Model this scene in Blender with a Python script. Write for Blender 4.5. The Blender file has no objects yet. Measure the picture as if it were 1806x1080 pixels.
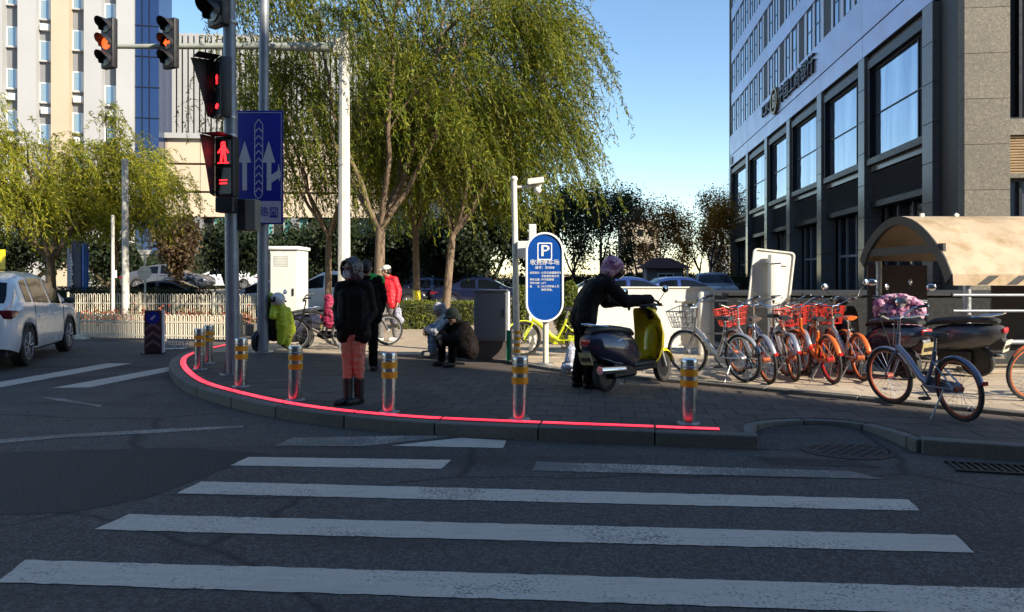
import bpy, bmesh, math, random
import numpy as np
from mathutils import Vector, Matrix, noise

R = math.radians
random.seed(7)
scene = bpy.context.scene
C = scene.collection
V = Vector

# ------------------------------------------------------------------ camera, sky, sun, exposure
F, CX, HY, EYE = 1300.0, 903.0, 490.0, 1.52      # focal length and horizon of the photograph in its pixels, eye height
cam_d = bpy.data.cameras.new('camera')
cam_d.sensor_width = 36.0
cam_d.lens = F / 1806.0 * 36.0
cam_d.shift_y = -(540.0 - HY) / 1806.0
cam_d.clip_start = 0.05
cam_d.clip_end = 4000.0
cam = bpy.data.objects.new('camera', cam_d)
cam.location = (0, 0, EYE)
cam.rotation_euler = (R(90), 0, 0)
C.objects.link(cam)
scene.camera = cam

SUN_EL = R(29)
SUN_H = V((0.80, -0.60, 0)).normalized()           # horizontal direction towards the sun: behind the viewer, right
world = bpy.data.worlds.new('World')
scene.world = world
world.use_nodes = True
wn = world.node_tree.nodes
sky = wn.new('ShaderNodeTexSky')
sky.sky_type = 'NISHITA'
sky.sun_disc = False
sky.sun_elevation = SUN_EL
sky.sun_rotation = math.atan2(SUN_H.x, SUN_H.y)
sky.air_density = 1.0
sky.dust_density = 0.1
sky.ozone_density = 1.0
bg = wn['Background']
bg.inputs['Strength'].default_value = 0.122
hs = wn.new('ShaderNodeHueSaturation')
hs.inputs['Saturation'].default_value = 1.14
world.node_tree.links.new(sky.outputs[0], hs.inputs['Color'])
world.node_tree.links.new(hs.outputs[0], bg.inputs['Color'])

sun_d = bpy.data.lights.new('sun', 'SUN')
sun_d.energy = 5.0
sun_d.angle = R(0.5)
sun_d.color = (1.0, 0.90, 0.74)
sun = bpy.data.objects.new('sun', sun_d)
sun.rotation_euler = (-(SUN_H * math.cos(SUN_EL) + V((0, 0, math.sin(SUN_EL))))).to_track_quat('-Z', 'Y').to_euler()
sun.location = (30, -20, 40)
C.objects.link(sun)

vs = scene.view_settings
vs.view_transform = 'Standard'
vs.look = 'None'
vs.gamma = 1.0
vs.exposure = 0.92
vs.use_curve_mapping = False
scene.cycles.max_bounces = 6
scene.cycles.transparent_max_bounces = 8
scene.cycles.caustics_reflective = False
scene.cycles.caustics_refractive = False


def P(px, py, d):
    """pixel of the photograph at depth d -> point"""
    return V(((px - CX) / F * d, d, EYE + (HY - py) / F * d))


def G(px, py, z=0.0):
    """pixel that lies on a level at height z -> point"""
    d = F * (EYE - z) / (py - HY)
    return V(((px - CX) / F * d, d, z))


# ------------------------------------------------------------------ mesh helpers
class MB:
    def __init__(s):
        s.v = []
        s.f = []

    def add(s, vs_, fs):
        o = len(s.v)
        s.v += [tuple(p) for p in vs_]
        s.f += [tuple(i + o for i in f) for f in fs]
        return s

    def box(s, c, size, rot=None):
        x, y, z = (k / 2 for k in size)
        pts = [V((a * x, b * y, e * z)) for e in (-1, 1) for a, b in ((-1, -1), (1, -1), (1, 1), (-1, 1))]
        if rot is not None:
            m = Matrix.Rotation(rot, 3, 'Z') if isinstance(rot, (int, float)) else rot
            pts = [m @ p for p in pts]
        c = V(c)
        return s.add([p + c for p in pts], [(3, 2, 1, 0), (4, 5, 6, 7), (0, 1, 5, 4), (1, 2, 6, 5), (2, 3, 7, 6), (3, 0, 4, 7)])

    def b2(s, a, b):
        a, b = V(a), V(b)
        return s.box((a + b) / 2, [abs(k) for k in (b - a)])

    def tube(s, pts, r, n=8, closed=False, caps=True, sq=(1, 1)):
        pts = [V(p) for p in pts]
        k = len(pts)
        rr = r if isinstance(r, (list, tuple)) else [r] * k
        T = []
        for i in range(k):
            if closed:
                t = pts[(i + 1) % k] - pts[i - 1]
            else:
                t = pts[min(i + 1, k - 1)] - pts[max(i - 1, 0)]
            if t.length < 1e-9:
                t = V((0, 0, 1))
            T.append(t.normalized())
        u = T[0].orthogonal().normalized()
        if abs(T[0].z) < 0.9:
            u = T[0].cross(V((0, 0, 1))).normalized()
        ring = []
        for i in range(k):
            u = (u - T[i] * u.dot(T[i]))
            u = u.normalized() if u.length > 1e-6 else T[i].orthogonal().normalized()
            w = T[i].cross(u)
            ring.append([pts[i] + (u * math.cos(a) * sq[0] + w * math.sin(a) * sq[1]) * rr[i] for a in [2 * math.pi * j / n for j in range(n)]])
        fs = []
        for i in range(k if closed else k - 1):
            a, b = i * n, ((i + 1) % k) * n
            for j in range(n):
                fs.append((a + j, a + (j + 1) % n, b + (j + 1) % n, b + j))
        if caps and not closed:
            fs.append(tuple(reversed(range(n))))
            fs.append(tuple(range((k - 1) * n, k * n)))
        return s.add([p for rg in ring for p in rg], fs)

    def cyl(s, a, b, r1, r2=None, n=12, caps=True):
        return s.tube([a, b], [r1, r1 if r2 is None else r2], n, caps=caps)

    def lathe(s, prof, n=20, M=None):
        vs_, fs = [], []
        for r, z in prof:
            for j in range(n):
                a = 2 * math.pi * j / n
                vs_.append(V((r * math.cos(a), r * math.sin(a), z)))
        for i in range(len(prof) - 1):
            for j in range(n):
                fs.append((i * n + j, i * n + (j + 1) % n, (i + 1) * n + (j + 1) % n, (i + 1) * n + j))
        if prof[0][0] > 1e-6:
            fs.append(tuple(reversed(range(n))))
        if prof[-1][0] > 1e-6:
            fs.append(tuple(range((len(prof) - 1) * n, len(prof) * n)))
        if M is not None:
            vs_ = [M @ p for p in vs_]
        return s.add(vs_, fs)

    def prism(s, poly, h0, h1, M=None):
        """polygon in local XY pushed from h0 to h1 along local Z"""
        n = len(poly)
        vs_ = [V((p[0], p[1], h0)) for p in poly] + [V((p[0], p[1], h1)) for p in poly]
        fs = [tuple(reversed(range(n))), tuple(range(n, 2 * n))] + [(i, (i + 1) % n, n + (i + 1) % n, n + i) for i in range(n)]
        if M is not None:
            vs_ = [M @ p for p in vs_]
        return s.add(vs_, fs)

    def ell(s, c, r, n=14, m=9, rot=None):
        c = V(c)
        r = (r, r, r) if isinstance(r, (int, float)) else r
        vs_, fs = [V((0, 0, -r[2]))], []
        for i in range(1, m):
            t = math.pi * i / m - math.pi / 2
            for j in range(n):
                a = 2 * math.pi * j / n
                vs_.append(V((r[0] * math.cos(t) * math.cos(a), r[1] * math.cos(t) * math.sin(a), r[2] * math.sin(t))))
        vs_.append(V((0, 0, r[2])))
        for j in range(n):
            fs.append((0, 1 + (j + 1) % n, 1 + j))
            e = 1 + (m - 2) * n
            fs.append((e + j, e + (j + 1) % n, len(vs_) - 1))
        for i in range(m - 2):
            for j in range(n):
                fs.append((1 + i * n + j, 1 + i * n + (j + 1) % n, 1 + (i + 1) * n + (j + 1) % n, 1 + (i + 1) * n + j))
        if rot is not None:
            vs_ = [rot @ p for p in vs_]
        return s.add([p + c for p in vs_], fs)

    def cap(s, a, b, ra, rb, n=10):
        """tapered capsule"""
        a, b = V(a), V(b)
        if (b - a).length < 1e-5:
            return s.ell(a, ra, n, 6)
        s.cyl(a, b, ra, rb, n)
        s.ell(a, ra, n, 7)
        return s.ell(b, rb, n, 7)

    def grid(s, rows, close=False):
        m = len(rows[0])
        fs = []
        for i in range(len(rows) - 1):
            for j in range(m if close else m - 1):
                fs.append((i * m + j, i * m + (j + 1) % m, (i + 1) * m + (j + 1) % m, (i + 1) * m + j))
        return s.add([p for r_ in rows for p in r_], fs)

    def poly(s, pts):
        return s.add(pts, [tuple(range(len(pts)))])

    def mesh(s, name, bevel=0.0, seg=1, smooth=True, angle=35):
        me = bpy.data.meshes.new(name)
        me.from_pydata(s.v, [], s.f)
        if bevel:
            bm = bmesh.new()
            bm.from_mesh(me)
            bmesh.ops.remove_doubles(bm, verts=bm.verts, dist=1e-5)
            es = [e for e in bm.edges if len(e.link_faces) == 2 and e.calc_face_angle(0) > R(30)]
            bmesh.ops.bevel(bm, geom=es, offset=bevel, segments=seg, affect='EDGES', profile=0.5, clamp_overlap=True)
            bm.to_mesh(me)
            bm.free()
        if smooth:
            me.shade_smooth()
            me.set_sharp_from_angle(angle=R(angle))
        return me

    def build(s, name, mat, parent=None, bevel=0.0, seg=1, smooth=True, angle=35, **kw):
        return link(name, s.mesh(name, bevel, seg, smooth, angle), mat, parent, **kw)


def link(name, me, mat=None, parent=None, loc=None, rot=None, label=None):
    if mat is not None and len(me.materials) == 0:
        me.materials.append(mat)
    o = bpy.data.objects.new(name, me)
    C.objects.link(o)
    if parent is not None:
        o.parent = parent
    if loc is not None:
        o.location = loc
    if rot is not None:
        o.rotation_euler = rot
    if label:
        o['label'] = label
    return o


def thing(name, label, cat, loc=(0, 0, 0), rz=0.0, group=None, rot=None):
    o = bpy.data.objects.new(name, None)
    o.empty_display_size = 0.2
    C.objects.link(o)
    o.location = loc
    o.rotation_euler = rot if rot else (0, 0, rz)
    return tag(o, label, cat, group)


def tag(o, label=None, cat=None, group=None, kind=None):
    for k, v in (('label', label), ('category', cat), ('group', group), ('kind', kind)):
        if v:
            o[k] = v
    return o


_txt = {}


def text_mesh(body, size, ext=0.002, align='CENTER'):
    key = (body, size, ext, align)
    if key in _txt:
        return _txt[key]
    cu = bpy.data.curves.new('lettering', 'FONT')
    cu.body = body
    cu.size = size
    cu.extrude = ext
    cu.align_x = align
    cu.align_y = 'CENTER'
    cu.resolution_u = 2
    o = bpy.data.objects.new('lettering', cu)
    C.objects.link(o)
    dg = bpy.context.evaluated_depsgraph_get()
    me = bpy.data.meshes.new_from_object(o.evaluated_get(dg))
    bpy.data.objects.remove(o)
    _txt[key] = me
    return me


def text(body, size, mat, parent, loc, rot=(R(90), 0, 0), ext=0.002, align='CENTER', name='lettering', sx=1.0, bold=0.0):
    me = text_mesh(body, size, ext, align).copy()
    me.materials.clear()
    o = link(name, me, mat, parent, loc, rot)
    o.scale = (sx, 1, 1)
    return o


def evaluated(mb, name, mods, mat, parent):
    """mesh of mb after the given modifiers, as one object"""
    me = mb.mesh(name, smooth=False)
    o = bpy.data.objects.new(name, me)
    C.objects.link(o)
    for typ, kw in mods:
        m = o.modifiers.new(typ, typ)
        for k, v in kw.items():
            setattr(m, k, v)
    dg = bpy.context.evaluated_depsgraph_get()
    me2 = bpy.data.meshes.new_from_object(o.evaluated_get(dg))
    bpy.data.objects.remove(o)
    bpy.data.meshes.remove(me)
    me2.name = name
    me2.shade_smooth()
    return link(name, me2, mat, parent)


def skinned(mb, name, mat, parent, voxel=0.012, it=6, fac=0.5, wrinkle=0.0, wscale=0.12):
    mods = [('REMESH', dict(mode='VOXEL', voxel_size=voxel)), ('SMOOTH', dict(factor=fac, iterations=it))]
    o = evaluated(mb, name, mods, mat, parent)
    if wrinkle:
        me = o.data
        n = len(me.vertices)
        co = np.empty(n * 3)
        me.vertices.foreach_get('co', co)
        co = co.reshape(-1, 3)
        no = np.array([v.normal[:] for v in me.vertices])
        h = np.array([noise.noise(V((p[0] / wscale * 1.0, p[1] / wscale, p[2] / wscale * 1.9))) + 0.5 * noise.noise(V(p) * (2.3 / wscale)) for p in co])
        h = np.where(h > 0, h, h * 1.6)
        co = co + no * (h * wrinkle)[:, None]
        me.vertices.foreach_set('co', co.ravel())
        me.update()
    return o


# ------------------------------------------------------------------ materials
class NT:
    def __init__(s, name):
        s.m = bpy.data.materials.new(name)
        s.m.use_nodes = True
        s.t = s.m.node_tree
        s.b = s.t.nodes['Principled BSDF']

    def n(s, typ, ins=None, **kw):
        nd = s.t.nodes.new('ShaderNode' + typ)
        for k, v in kw.items():
            setattr(nd, k, v)
        for k, v in (ins or {}).items():
            s.set(nd, k, v)
        return nd

    def set(s, nd, k, v):
        if hasattr(v, 'is_output') or hasattr(v, 'links'):
            s.t.links.new(v, nd.inputs[k])
        else:
            nd.inputs[k].default_value = v

    def noise(s, vec, scale, detail=4, rough=0.55, dist=0.0):
        return s.n('TexNoise', {'Vector': vec, 'Scale': scale, 'Detail': detail, 'Roughness': rough, 'Distortion': dist}).outputs['Fac']

    def ramp(s, fac, lo, hi, a=0.0, b=1.0):
        return s.n('MapRange', {'Value': fac, 'From Min': lo, 'From Max': hi, 'To Min': a, 'To Max': b}).outputs[0]

    def mix(s, fac, a, b, mode='MIX'):
        nd = s.n('MixRGB', blend_type=mode)
        s.set(nd, 0, fac)
        for i, c in ((1, a), (2, b)):
            s.set(nd, i, c if hasattr(c, 'links') else tuple(c[:3]) + (1,))
        return nd.outputs[0]

    def math(s, op, a, b=0.0):
        nd = s.n('Math', operation=op)
        s.set(nd, 0, a)
        s.set(nd, 1, b)
        return nd.outputs[0]

    def out(s, col=None, rough=None, metal=None, height=None, bump=0.3, dist=0.01, **kw):
        for k, v in (('Base Color', col), ('Roughness', rough), ('Metallic', metal)):
            if v is not None:
                if k == 'Base Color' and not hasattr(v, 'links'):
                    v = tuple(v[:3]) + (1,)
                s.set(s.b, k, v)
        for k, v in kw.items():
            s.set(s.b, k.replace('_', ' '), v)
        if height is not None:
            bp = s.n('Bump', {'Height': height, 'Strength': bump, 'Distance': dist})
            s.t.links.new(bp.outputs[0], s.b.inputs['Normal'])
        return s.m


def mat(name, col, rough=0.6, metal=0.0, var=0.12, scale=6.0, bump=0.0, bscale=80.0, coat=0.0, rand=0.0, dirt=0.0, dcol=(0.09, 0.075, 0.06), spec=0.5):
    t = NT(name)
    co = t.n('TexCoord').outputs['Object']
    f = t.noise(co, scale, 5, 0.6)
    f = t.ramp(f, 0.3, 0.7)
    c = t.mix(f, [k * (1 - var) for k in col], [min(1, k * (1 + var)) for k in col])
    if rand:
        rnd = t.n('ObjectInfo').outputs['Random']
        c = t.mix(1.0, c, t.n('CombineColor', {0: t.ramp(rnd, 0, 1, 1 - rand, 1 + rand), 1: t.ramp(rnd, 0, 1, 1 - rand, 1 + rand), 2: t.ramp(rnd, 0, 1, 1 - rand * 1.2, 1 + rand * 0.9)}).outputs[0], 'MULTIPLY')
    if dirt:
        d = t.ramp(t.noise(co, scale * 0.6 + 1.3, 8, 0.7), 0.48, 0.72, 0, dirt)
        c = t.mix(d, c, dcol)
    rr = t.ramp(t.noise(co, scale * 2.2, 3), 0.25, 0.75, max(0.02, rough * 0.75), min(1, rough * 1.25))
    h = t.noise(co, bscale, 3) if bump else None
    return t.out(c, rr, metal, h, bump, 0.01, **{'Coat_Weight': coat, 'Specular_IOR_Level': spec})


def emit(name, col, strength):
    t = NT(name)
    return t.out((0.02, 0.02, 0.02), 0.4, 0, Emission_Color=tuple(col) + (1,), Emission_Strength=strength)


def asphalt():
    t = NT('asphalt')
    co = t.n('NewGeometry').outputs['Position']
    big = t.noise(co, 0.35, 5, 0.6, 0.4)
    med = t.noise(co, 2.2, 5, 0.65)
    vor = t.n('TexVoronoi', {'Vector': co, 'Scale': 95.0})
    fine = t.noise(co, 160, 2, 0.6)
    c = t.mix(t.ramp(big, 0.35, 0.68), (0.046, 0.037, 0.037), (0.092, 0.074, 0.070))
    c = t.mix(t.ramp(med, 0.35, 0.75, 0, 0.55), c, (0.106, 0.086, 0.078))
    st = t.n('SeparateColor', {0: vor.outputs['Color']}).outputs[0]
    c = t.mix(t.ramp(st, 0.55, 1.0, 0, 0.55), c, (0.20, 0.185, 0.165))
    st2 = t.n('SeparateColor', {0: t.n('TexVoronoi', {'Vector': co, 'Scale': 42.0}).outputs['Color']}).outputs[1]
    c = t.mix(t.ramp(st2, 0.72, 1.0, 0, 0.5), c, (0.17, 0.155, 0.14))
    trk = t.noise(t.n('Mapping', {'Vector': co, 'Rotation': (0, 0, 0.05), 'Scale': (0.12, 1.1, 1)}).outputs[0], 1.0, 3)
    c = t.mix(t.ramp(trk, 0.52, 0.66, 0, 0.5), c, (0.030, 0.027, 0.027))
    c = t.mix(t.ramp(st, 0.3, 0.0, 0, 0.55), c, (0.018, 0.018, 0.02))
    # cracks sealed with tar, and a few oil stains
    cd = t.n('Mapping', {'Vector': co, 'Scale': (0.22, 0.30, 1)}).outputs[0]
    wob = t.n('TexNoise', {'Vector': co, 'Scale': 0.9, 'Detail': 4}).outputs['Color']
    cd = t.mix(0.12, cd, wob, 'ADD')
    ed = t.n('TexVoronoi', {'Vector': cd, 'Scale': 1.0}, feature='DISTANCE_TO_EDGE').outputs['Distance']
    crack = t.ramp(ed, 0.0, 0.010, 0.75, 0.0)
    c = t.mix(crack, c, (0.014, 0.014, 0.016))
    stain = t.ramp(t.noise(co, 0.9, 4, 0.5), 0.62, 0.75, 0, 0.5)
    c = t.mix(stain, c, (0.028, 0.028, 0.03))
    h = t.math('ADD', t.math('MULTIPLY', vor.outputs['Distance'], 0.8), fine)
    rough = t.ramp(med, 0.3, 0.7, 0.72, 0.92)
    return t.out(c, rough, 0, h, 0.55, 0.006, Specular_IOR_Level=0.35)


def road_paint(name='road_paint', wear=0.0):
    t = NT(name)
    co = t.n('NewGeometry').outputs['Position']
    n1 = t.noise(co, 1.3, 6, 0.65)
    n2 = t.noise(co, 55, 3, 0.7)
    n3 = t.noise(t.n('Mapping', {'Vector': co, 'Scale': (3.0, 22.0, 1)}).outputs[0], 1.0, 4, 0.6)
    c = t.mix(t.ramp(n1, 0.3, 0.7), (0.56, 0.46, 0.38), (0.70, 0.58, 0.48))
    c = t.mix(t.ramp(n3, 0.5, 0.75, 0, 0.35), c, (0.25, 0.225, 0.19))
    w = t.math('ADD', t.math('MULTIPLY', n1, 0.45), t.math('MULTIPLY', n2, 0.55))
    c = t.mix(t.ramp(w, 0.53 - wear, 0.62 - wear, 0, 0.85), c, (0.075, 0.074, 0.073))
    vor = t.n('TexVoronoi', {'Vector': co, 'Scale': 95.0}).outputs['Distance']
    return t.out(c, 0.75, 0, vor, 0.4, 0.005)


def stone(name, a, b, scale=30.0, rough=0.6, bump=0.25, rand=0.12, fleck=0.35, coord='Object', big=0.25, spec=0.5):
    t = NT(name)
    co = t.n('TexCoord').outputs['Object'] if coord == 'Object' else t.n('NewGeometry').outputs['Position']
    f = t.noise(co, scale, 4, 0.7)
    c = t.mix(t.ramp(f, 0.3, 0.7), a, b)
    vor = t.n('SeparateColor', {0: t.n('TexVoronoi', {'Vector': co, 'Scale': scale * 3}).outputs['Color']}).outputs[0]
    c = t.mix(t.ramp(vor, 0.75, 1.0, 0, fleck), c, [min(1, k * 1.6) for k in b])
    c = t.mix(t.ramp(vor, 0.2, 0.0, 0, fleck), c, [k * 0.45 for k in a])
    gp = t.n('NewGeometry').outputs['Position']
    st = t.ramp(t.noise(gp, 0.8, 6, 0.65), 0.45, 0.75, 0, big)
    c = t.mix(st, c, [k * 0.5 for k in a])
    if rand:
        rnd = t.n('ObjectInfo').outputs['Random']
        k = t.ramp(rnd, 0, 1, 1 - rand, 1 + rand)
        c = t.mix(1.0, c, t.n('CombineColor', {0: k, 1: k, 2: k}).outputs[0], 'MULTIPLY')
    return t.out(c, rough, 0, f, bump, 0.006, Specular_IOR_Level=spec)


def leaf_mat(name, cols, trans=0.35, rough=0.55):
    t = NT(name)
    rnd = t.n('NewGeometry').outputs['Random Per Island']
    nd = t.n('ValToRGB')
    nd.color_ramp.interpolation = 'LINEAR'
    el = nd.color_ramp.elements
    while len(el) < len(cols):
        el.new(0.5)
    for i, cc in enumerate(cols):
        el[i].position = i / (len(cols) - 1)
        el[i].color = tuple(cc) + (1,)
    t.set(nd, 0, rnd)
    gp = t.n('NewGeometry').outputs['Position']
    pt = t.ramp(t.noise(gp, 0.55, 3), 0.35, 0.65, 0.72, 1.25)
    c = t.mix(1.0, nd.outputs[0], t.n('CombineColor', {0: pt, 1: pt, 2: pt}).outputs[0], 'MULTIPLY')
    tr = t.n('BsdfTranslucent', {'Color': t.mix(1.0, c, (1.25, 1.15, 0.6), 'MULTIPLY')})
    t.out(c, rough, 0, Specular_IOR_Level=0.25)
    ms = t.n('MixShader', {0: trans})
    t.t.links.new(t.b.outputs[0], ms.inputs[1])
    t.t.links.new(tr.outputs[0], ms.inputs[2])
    t.t.links.new(ms.outputs[0], t.t.nodes['Material Output'].inputs['Surface'])
    return t.m


def bark_mat(name, a, b):
    t = NT(name)
    co = t.n('TexCoord').outputs['Object']
    st = t.n('Mapping', {'Vector': co, 'Scale': (14, 14, 2.2)}).outputs[0]
    f = t.noise(st, 1.6, 6, 0.65, 0.6)
    c = t.mix(t.ramp(f, 0.3, 0.7), a, b)
    return t.out(c, 0.9, 0, f, 0.9, 0.03, Specular_IOR_Level=0.2)


def glass_mat(name, col=(0.02, 0.025, 0.03), rough=0.04, ior=1.9, wob=0.04):
    t = NT(name)
    co = t.n('TexCoord').outputs['Object']
    f = t.noise(co, 0.8, 2)
    c = t.mix(t.ramp(t.noise(co, 0.5, 3), 0.3, 0.7), [k * 0.6 for k in col], [k * 1.5 for k in col])
    return t.out(c, rough, 0, f, wob, 0.05, IOR=ior, Specular_IOR_Level=0.5)


M = {}
M['asphalt'] = asphalt()
M['paint'] = road_paint()
M['paint_worn'] = road_paint('road_paint_worn', 0.13)
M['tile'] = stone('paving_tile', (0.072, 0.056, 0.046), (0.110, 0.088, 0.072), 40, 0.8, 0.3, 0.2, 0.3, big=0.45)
M['tile_lit_tone'] = stone('lit_tone_paving', (0.36, 0.285, 0.20), (0.47, 0.38, 0.275), 40, 0.8, 0.3, 0.16, 0.3, big=0.3)  # lighter copy of the paving tile, sunlight put into its colour
M['mortar'] = stone('mortar', (0.06, 0.056, 0.05), (0.10, 0.094, 0.085), 60, 0.95, 0.3, 0, 0.2, 'World')
M['pave_far'] = stone('far_paving', (0.33, 0.265, 0.19), (0.43, 0.35, 0.26), 3, 0.85, 0.2, 0, 0.2, 'World')  # carries the same sunlit tone on to the back
M['kerb'] = stone('kerb_stone', (0.115, 0.105, 0.09), (0.175, 0.16, 0.14), 35, 0.8, 0.35, 0.14, 0.3, big=0.5)
M['steel'] = mat('stainless_steel', (0.56, 0.57, 0.58), 0.24, 1.0, 0.10, 6, 0.02, 30, dirt=0.12)
M['galv'] = mat('galvanised_steel', (0.42, 0.43, 0.44), 0.45, 0.85, 0.15, 12, 0.06, 70, dirt=0.25)
M['pole_grey'] = mat('grey_pole_paint', (0.24, 0.26, 0.29), 0.45, 0.25, 0.12, 5, 0.05, 60, dirt=0.3)
M['pole_white'] = mat('white_pole_paint', (0.66, 0.63, 0.56), 0.5, 0, 0.08, 4, 0.05, 50, dirt=0.35, dcol=(0.28, 0.22, 0.15))
M['arm_green'] = mat('mast_arm_paint', (0.36, 0.38, 0.33), 0.5, 0.1, 0.1, 3, 0.05, 50, dirt=0.3)
M['black'] = mat('black_plastic', (0.018, 0.018, 0.02), 0.5, 0, 0.2, 10, 0.08, 90)
M['black_metal'] = mat('black_metal', (0.02, 0.02, 0.022), 0.4, 0.4, 0.2, 10, 0.05, 90)
M['rubber'] = mat('rubber', (0.022, 0.022, 0.022), 0.85, 0, 0.2, 12, 0.15, 120, dirt=0.3)
M['dark_hole'] = mat('dark_interior', (0.012, 0.012, 0.013), 0.9, 0, 0.1)
M['chrome'] = mat('chrome', (0.75, 0.75, 0.76), 0.12, 1.0, 0.05, 20)
M['white_sign'] = mat('white_sign_paint', (0.74, 0.72, 0.66), 0.45, 0, 0.05, 3, 0.03, 40, dirt=0.22, dcol=(0.42, 0.36, 0.28))
M['sign_blue'] = mat('sign_blue', (0.012, 0.018, 0.26), 0.35, 0, 0.06, 3)
M['sign_white'] = mat('sign_marking', (0.52, 0.50, 0.54), 0.45, 0, 0.06, 9)
M['p_blue'] = mat('parking_sign_blue', (0.002, 0.055, 0.28), 0.3, 0, 0.08, 2, coat=0.3)
M['white'] = mat('white_enamel', (0.78, 0.78, 0.76), 0.4, 0, 0.05, 8)
M['cream'] = mat('cream_fence_paint', (0.72, 0.66, 0.52), 0.5, 0, 0.1, 4, 0.05, 60, dirt=0.3, dcol=(0.3, 0.24, 0.16))
M['yellow'] = mat('yellow_plastic', (0.88, 0.68, 0.004), 0.28, 0, 0.06, 5, coat=0.6)
M['amber_band'] = mat('amber_reflective_band', (0.78, 0.36, 0.008), 0.35, 0, 0.15, 18, dirt=0.3)
M['red_led'] = emit('red_led', (1.0, 0.03, 0.065), 1.5)
M['red_lamp'] = emit('red_lamp', (1.0, 0.015, 0.02), 2.6)
M['amber_lamp'] = emit('amber_lamp', (1.0, 0.11, 0.015), 1.1)
M['bark'] = bark_mat('willow_bark', (0.11, 0.078, 0.052), (0.27, 0.20, 0.14))
M['bark_dark'] = bark_mat('dark_bark', (0.05, 0.038, 0.03), (0.13, 0.095, 0.07))
M['willow'] = leaf_mat('willow_leaf', [(0.035, 0.065, 0.012), (0.10, 0.15, 0.02), (0.19, 0.23, 0.025), (0.30, 0.28, 0.03), (0.15, 0.20, 0.025)], 0.45)
M['willow_gold'] = leaf_mat('golden_willow_leaf', [(0.06, 0.10, 0.014), (0.18, 0.22, 0.02), (0.30, 0.30, 0.024), (0.40, 0.36, 0.03), (0.20, 0.24, 0.024)], 0.45)
M['twig'] = mat('twig', (0.12, 0.085, 0.055), 0.9, 0, 0.2)
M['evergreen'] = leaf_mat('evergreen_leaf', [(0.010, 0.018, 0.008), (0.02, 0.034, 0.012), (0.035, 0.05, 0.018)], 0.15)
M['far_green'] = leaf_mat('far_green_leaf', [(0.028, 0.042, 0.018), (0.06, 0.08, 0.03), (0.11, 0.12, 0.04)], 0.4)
M['autumn'] = leaf_mat('autumn_leaf', [(0.16, 0.075, 0.02), (0.42, 0.19, 0.03), (0.50, 0.27, 0.05), (0.22, 0.16, 0.035)], 0.5)
M['brown_leaf'] = leaf_mat('brown_leaf', [(0.09, 0.06, 0.042), (0.22, 0.145, 0.085), (0.14, 0.11, 0.05)], 0.45)
M['hedge'] = leaf_mat('hedge_leaf', [(0.06, 0.085, 0.015), (0.13, 0.16, 0.025), (0.22, 0.22, 0.035)], 0.3)


# ------------------------------------------------------------------ ground, pavement, markings
def catmull(pts, step=0.25):
    out = []
    n = len(pts)
    for i in range(n - 1):
        p0, p1, p2, p3 = pts[max(i - 1, 0)], pts[i], pts[i + 1], pts[min(i + 2, n - 1)]
        k = max(2, int((p2 - p1).length / step))
        for j in range(k):
            t = j / k
            out.append(0.5 * ((2 * p1) + (p2 - p0) * t + (2 * p0 - 5 * p1 + 4 * p2 - p3) * t * t + (3 * p1 - p0 - 3 * p2 + p3) * t ** 3))
    return out + [pts[-1]]


def inside(p, poly):
    c = False
    n = len(poly)
    for i in range(n):
        a, b = poly[i], poly[i - 1]
        if (a[1] > p[1]) != (b[1] > p[1]) and p[0] < (b[0] - a[0]) * (p[1] - a[1]) / (b[1] - a[1]) + a[0]:
            c = not c
    return c


def clip_convex(subj, clip):
    out = list(subj)
    n = len(clip)
    for i in range(n):
        a, b = clip[i], clip[(i + 1) % n]
        src, out = out, []
        for j in range(len(src)):
            p, q = src[j - 1], src[j]
            sp = (b[0] - a[0]) * (p[1] - a[1]) - (b[1] - a[1]) * (p[0] - a[0])
            sq = (b[0] - a[0]) * (q[1] - a[1]) - (b[1] - a[1]) * (q[0] - a[0])
            if (sp >= 0) != (sq >= 0):
                t = sp / (sp - sq)
                out.append((p[0] + (q[0] - p[0]) * t, p[1] + (q[1] - p[1]) * t))
            if sq >= 0:
                out.append(q)
        if len(out) < 3:
            return []
    return out


def clean_clip(poly, quad, depth=0):
    """pieces of poly inside quad; where the cut bridges a notch the quad is quartered instead"""
    cp = clip_convex(poly, quad)
    if len(cp) < 3:
        return []
    cx_, cy_ = sum(p[0] for p in cp) / len(cp), sum(p[1] for p in cp) / len(cp)
    for a, b in zip(cp, cp[1:] + cp[:1]):
        m = ((a[0] + b[0]) / 2, (a[1] + b[1]) / 2)
        if math.hypot(a[0] - b[0], a[1] - b[1]) > 0.01 and not inside((m[0] + (cx_ - m[0]) * .03, m[1] + (cy_ - m[1]) * .03), poly):
            if depth == 2:
                return []
            mid = [((quad[i][0] + quad[(i + 1) % 4][0]) / 2, (quad[i][1] + quad[(i + 1) % 4][1]) / 2) for i in range(4)]
            c0 = (sum(k[0] for k in quad) / 4, sum(k[1] for k in quad) / 4)
            return [r for i in range(4) for r in clean_clip(poly, [quad[i], mid[i], c0, mid[i - 1]], depth + 1)]
    return [cp]


def offset_line(pts, d):
    """polyline moved d to its left"""
    out = []
    for i in range(len(pts)):
        t = (pts[min(i + 1, len(pts) - 1)] - pts[max(i - 1, 0)])
        t = V((t.x, t.y, 0)).normalized()
        out.append(pts[i] + V((-t.y, t.x, 0)) * d)
    return out


road = MB().add([(-1500, -1500, 0), (1500, -1500, 0), (1500, 1500, 0), (-1500, 1500, 0)], [(0, 1, 2, 3)]).build('road', M['asphalt'], smooth=False)
tag(road, kind='structure')

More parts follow.
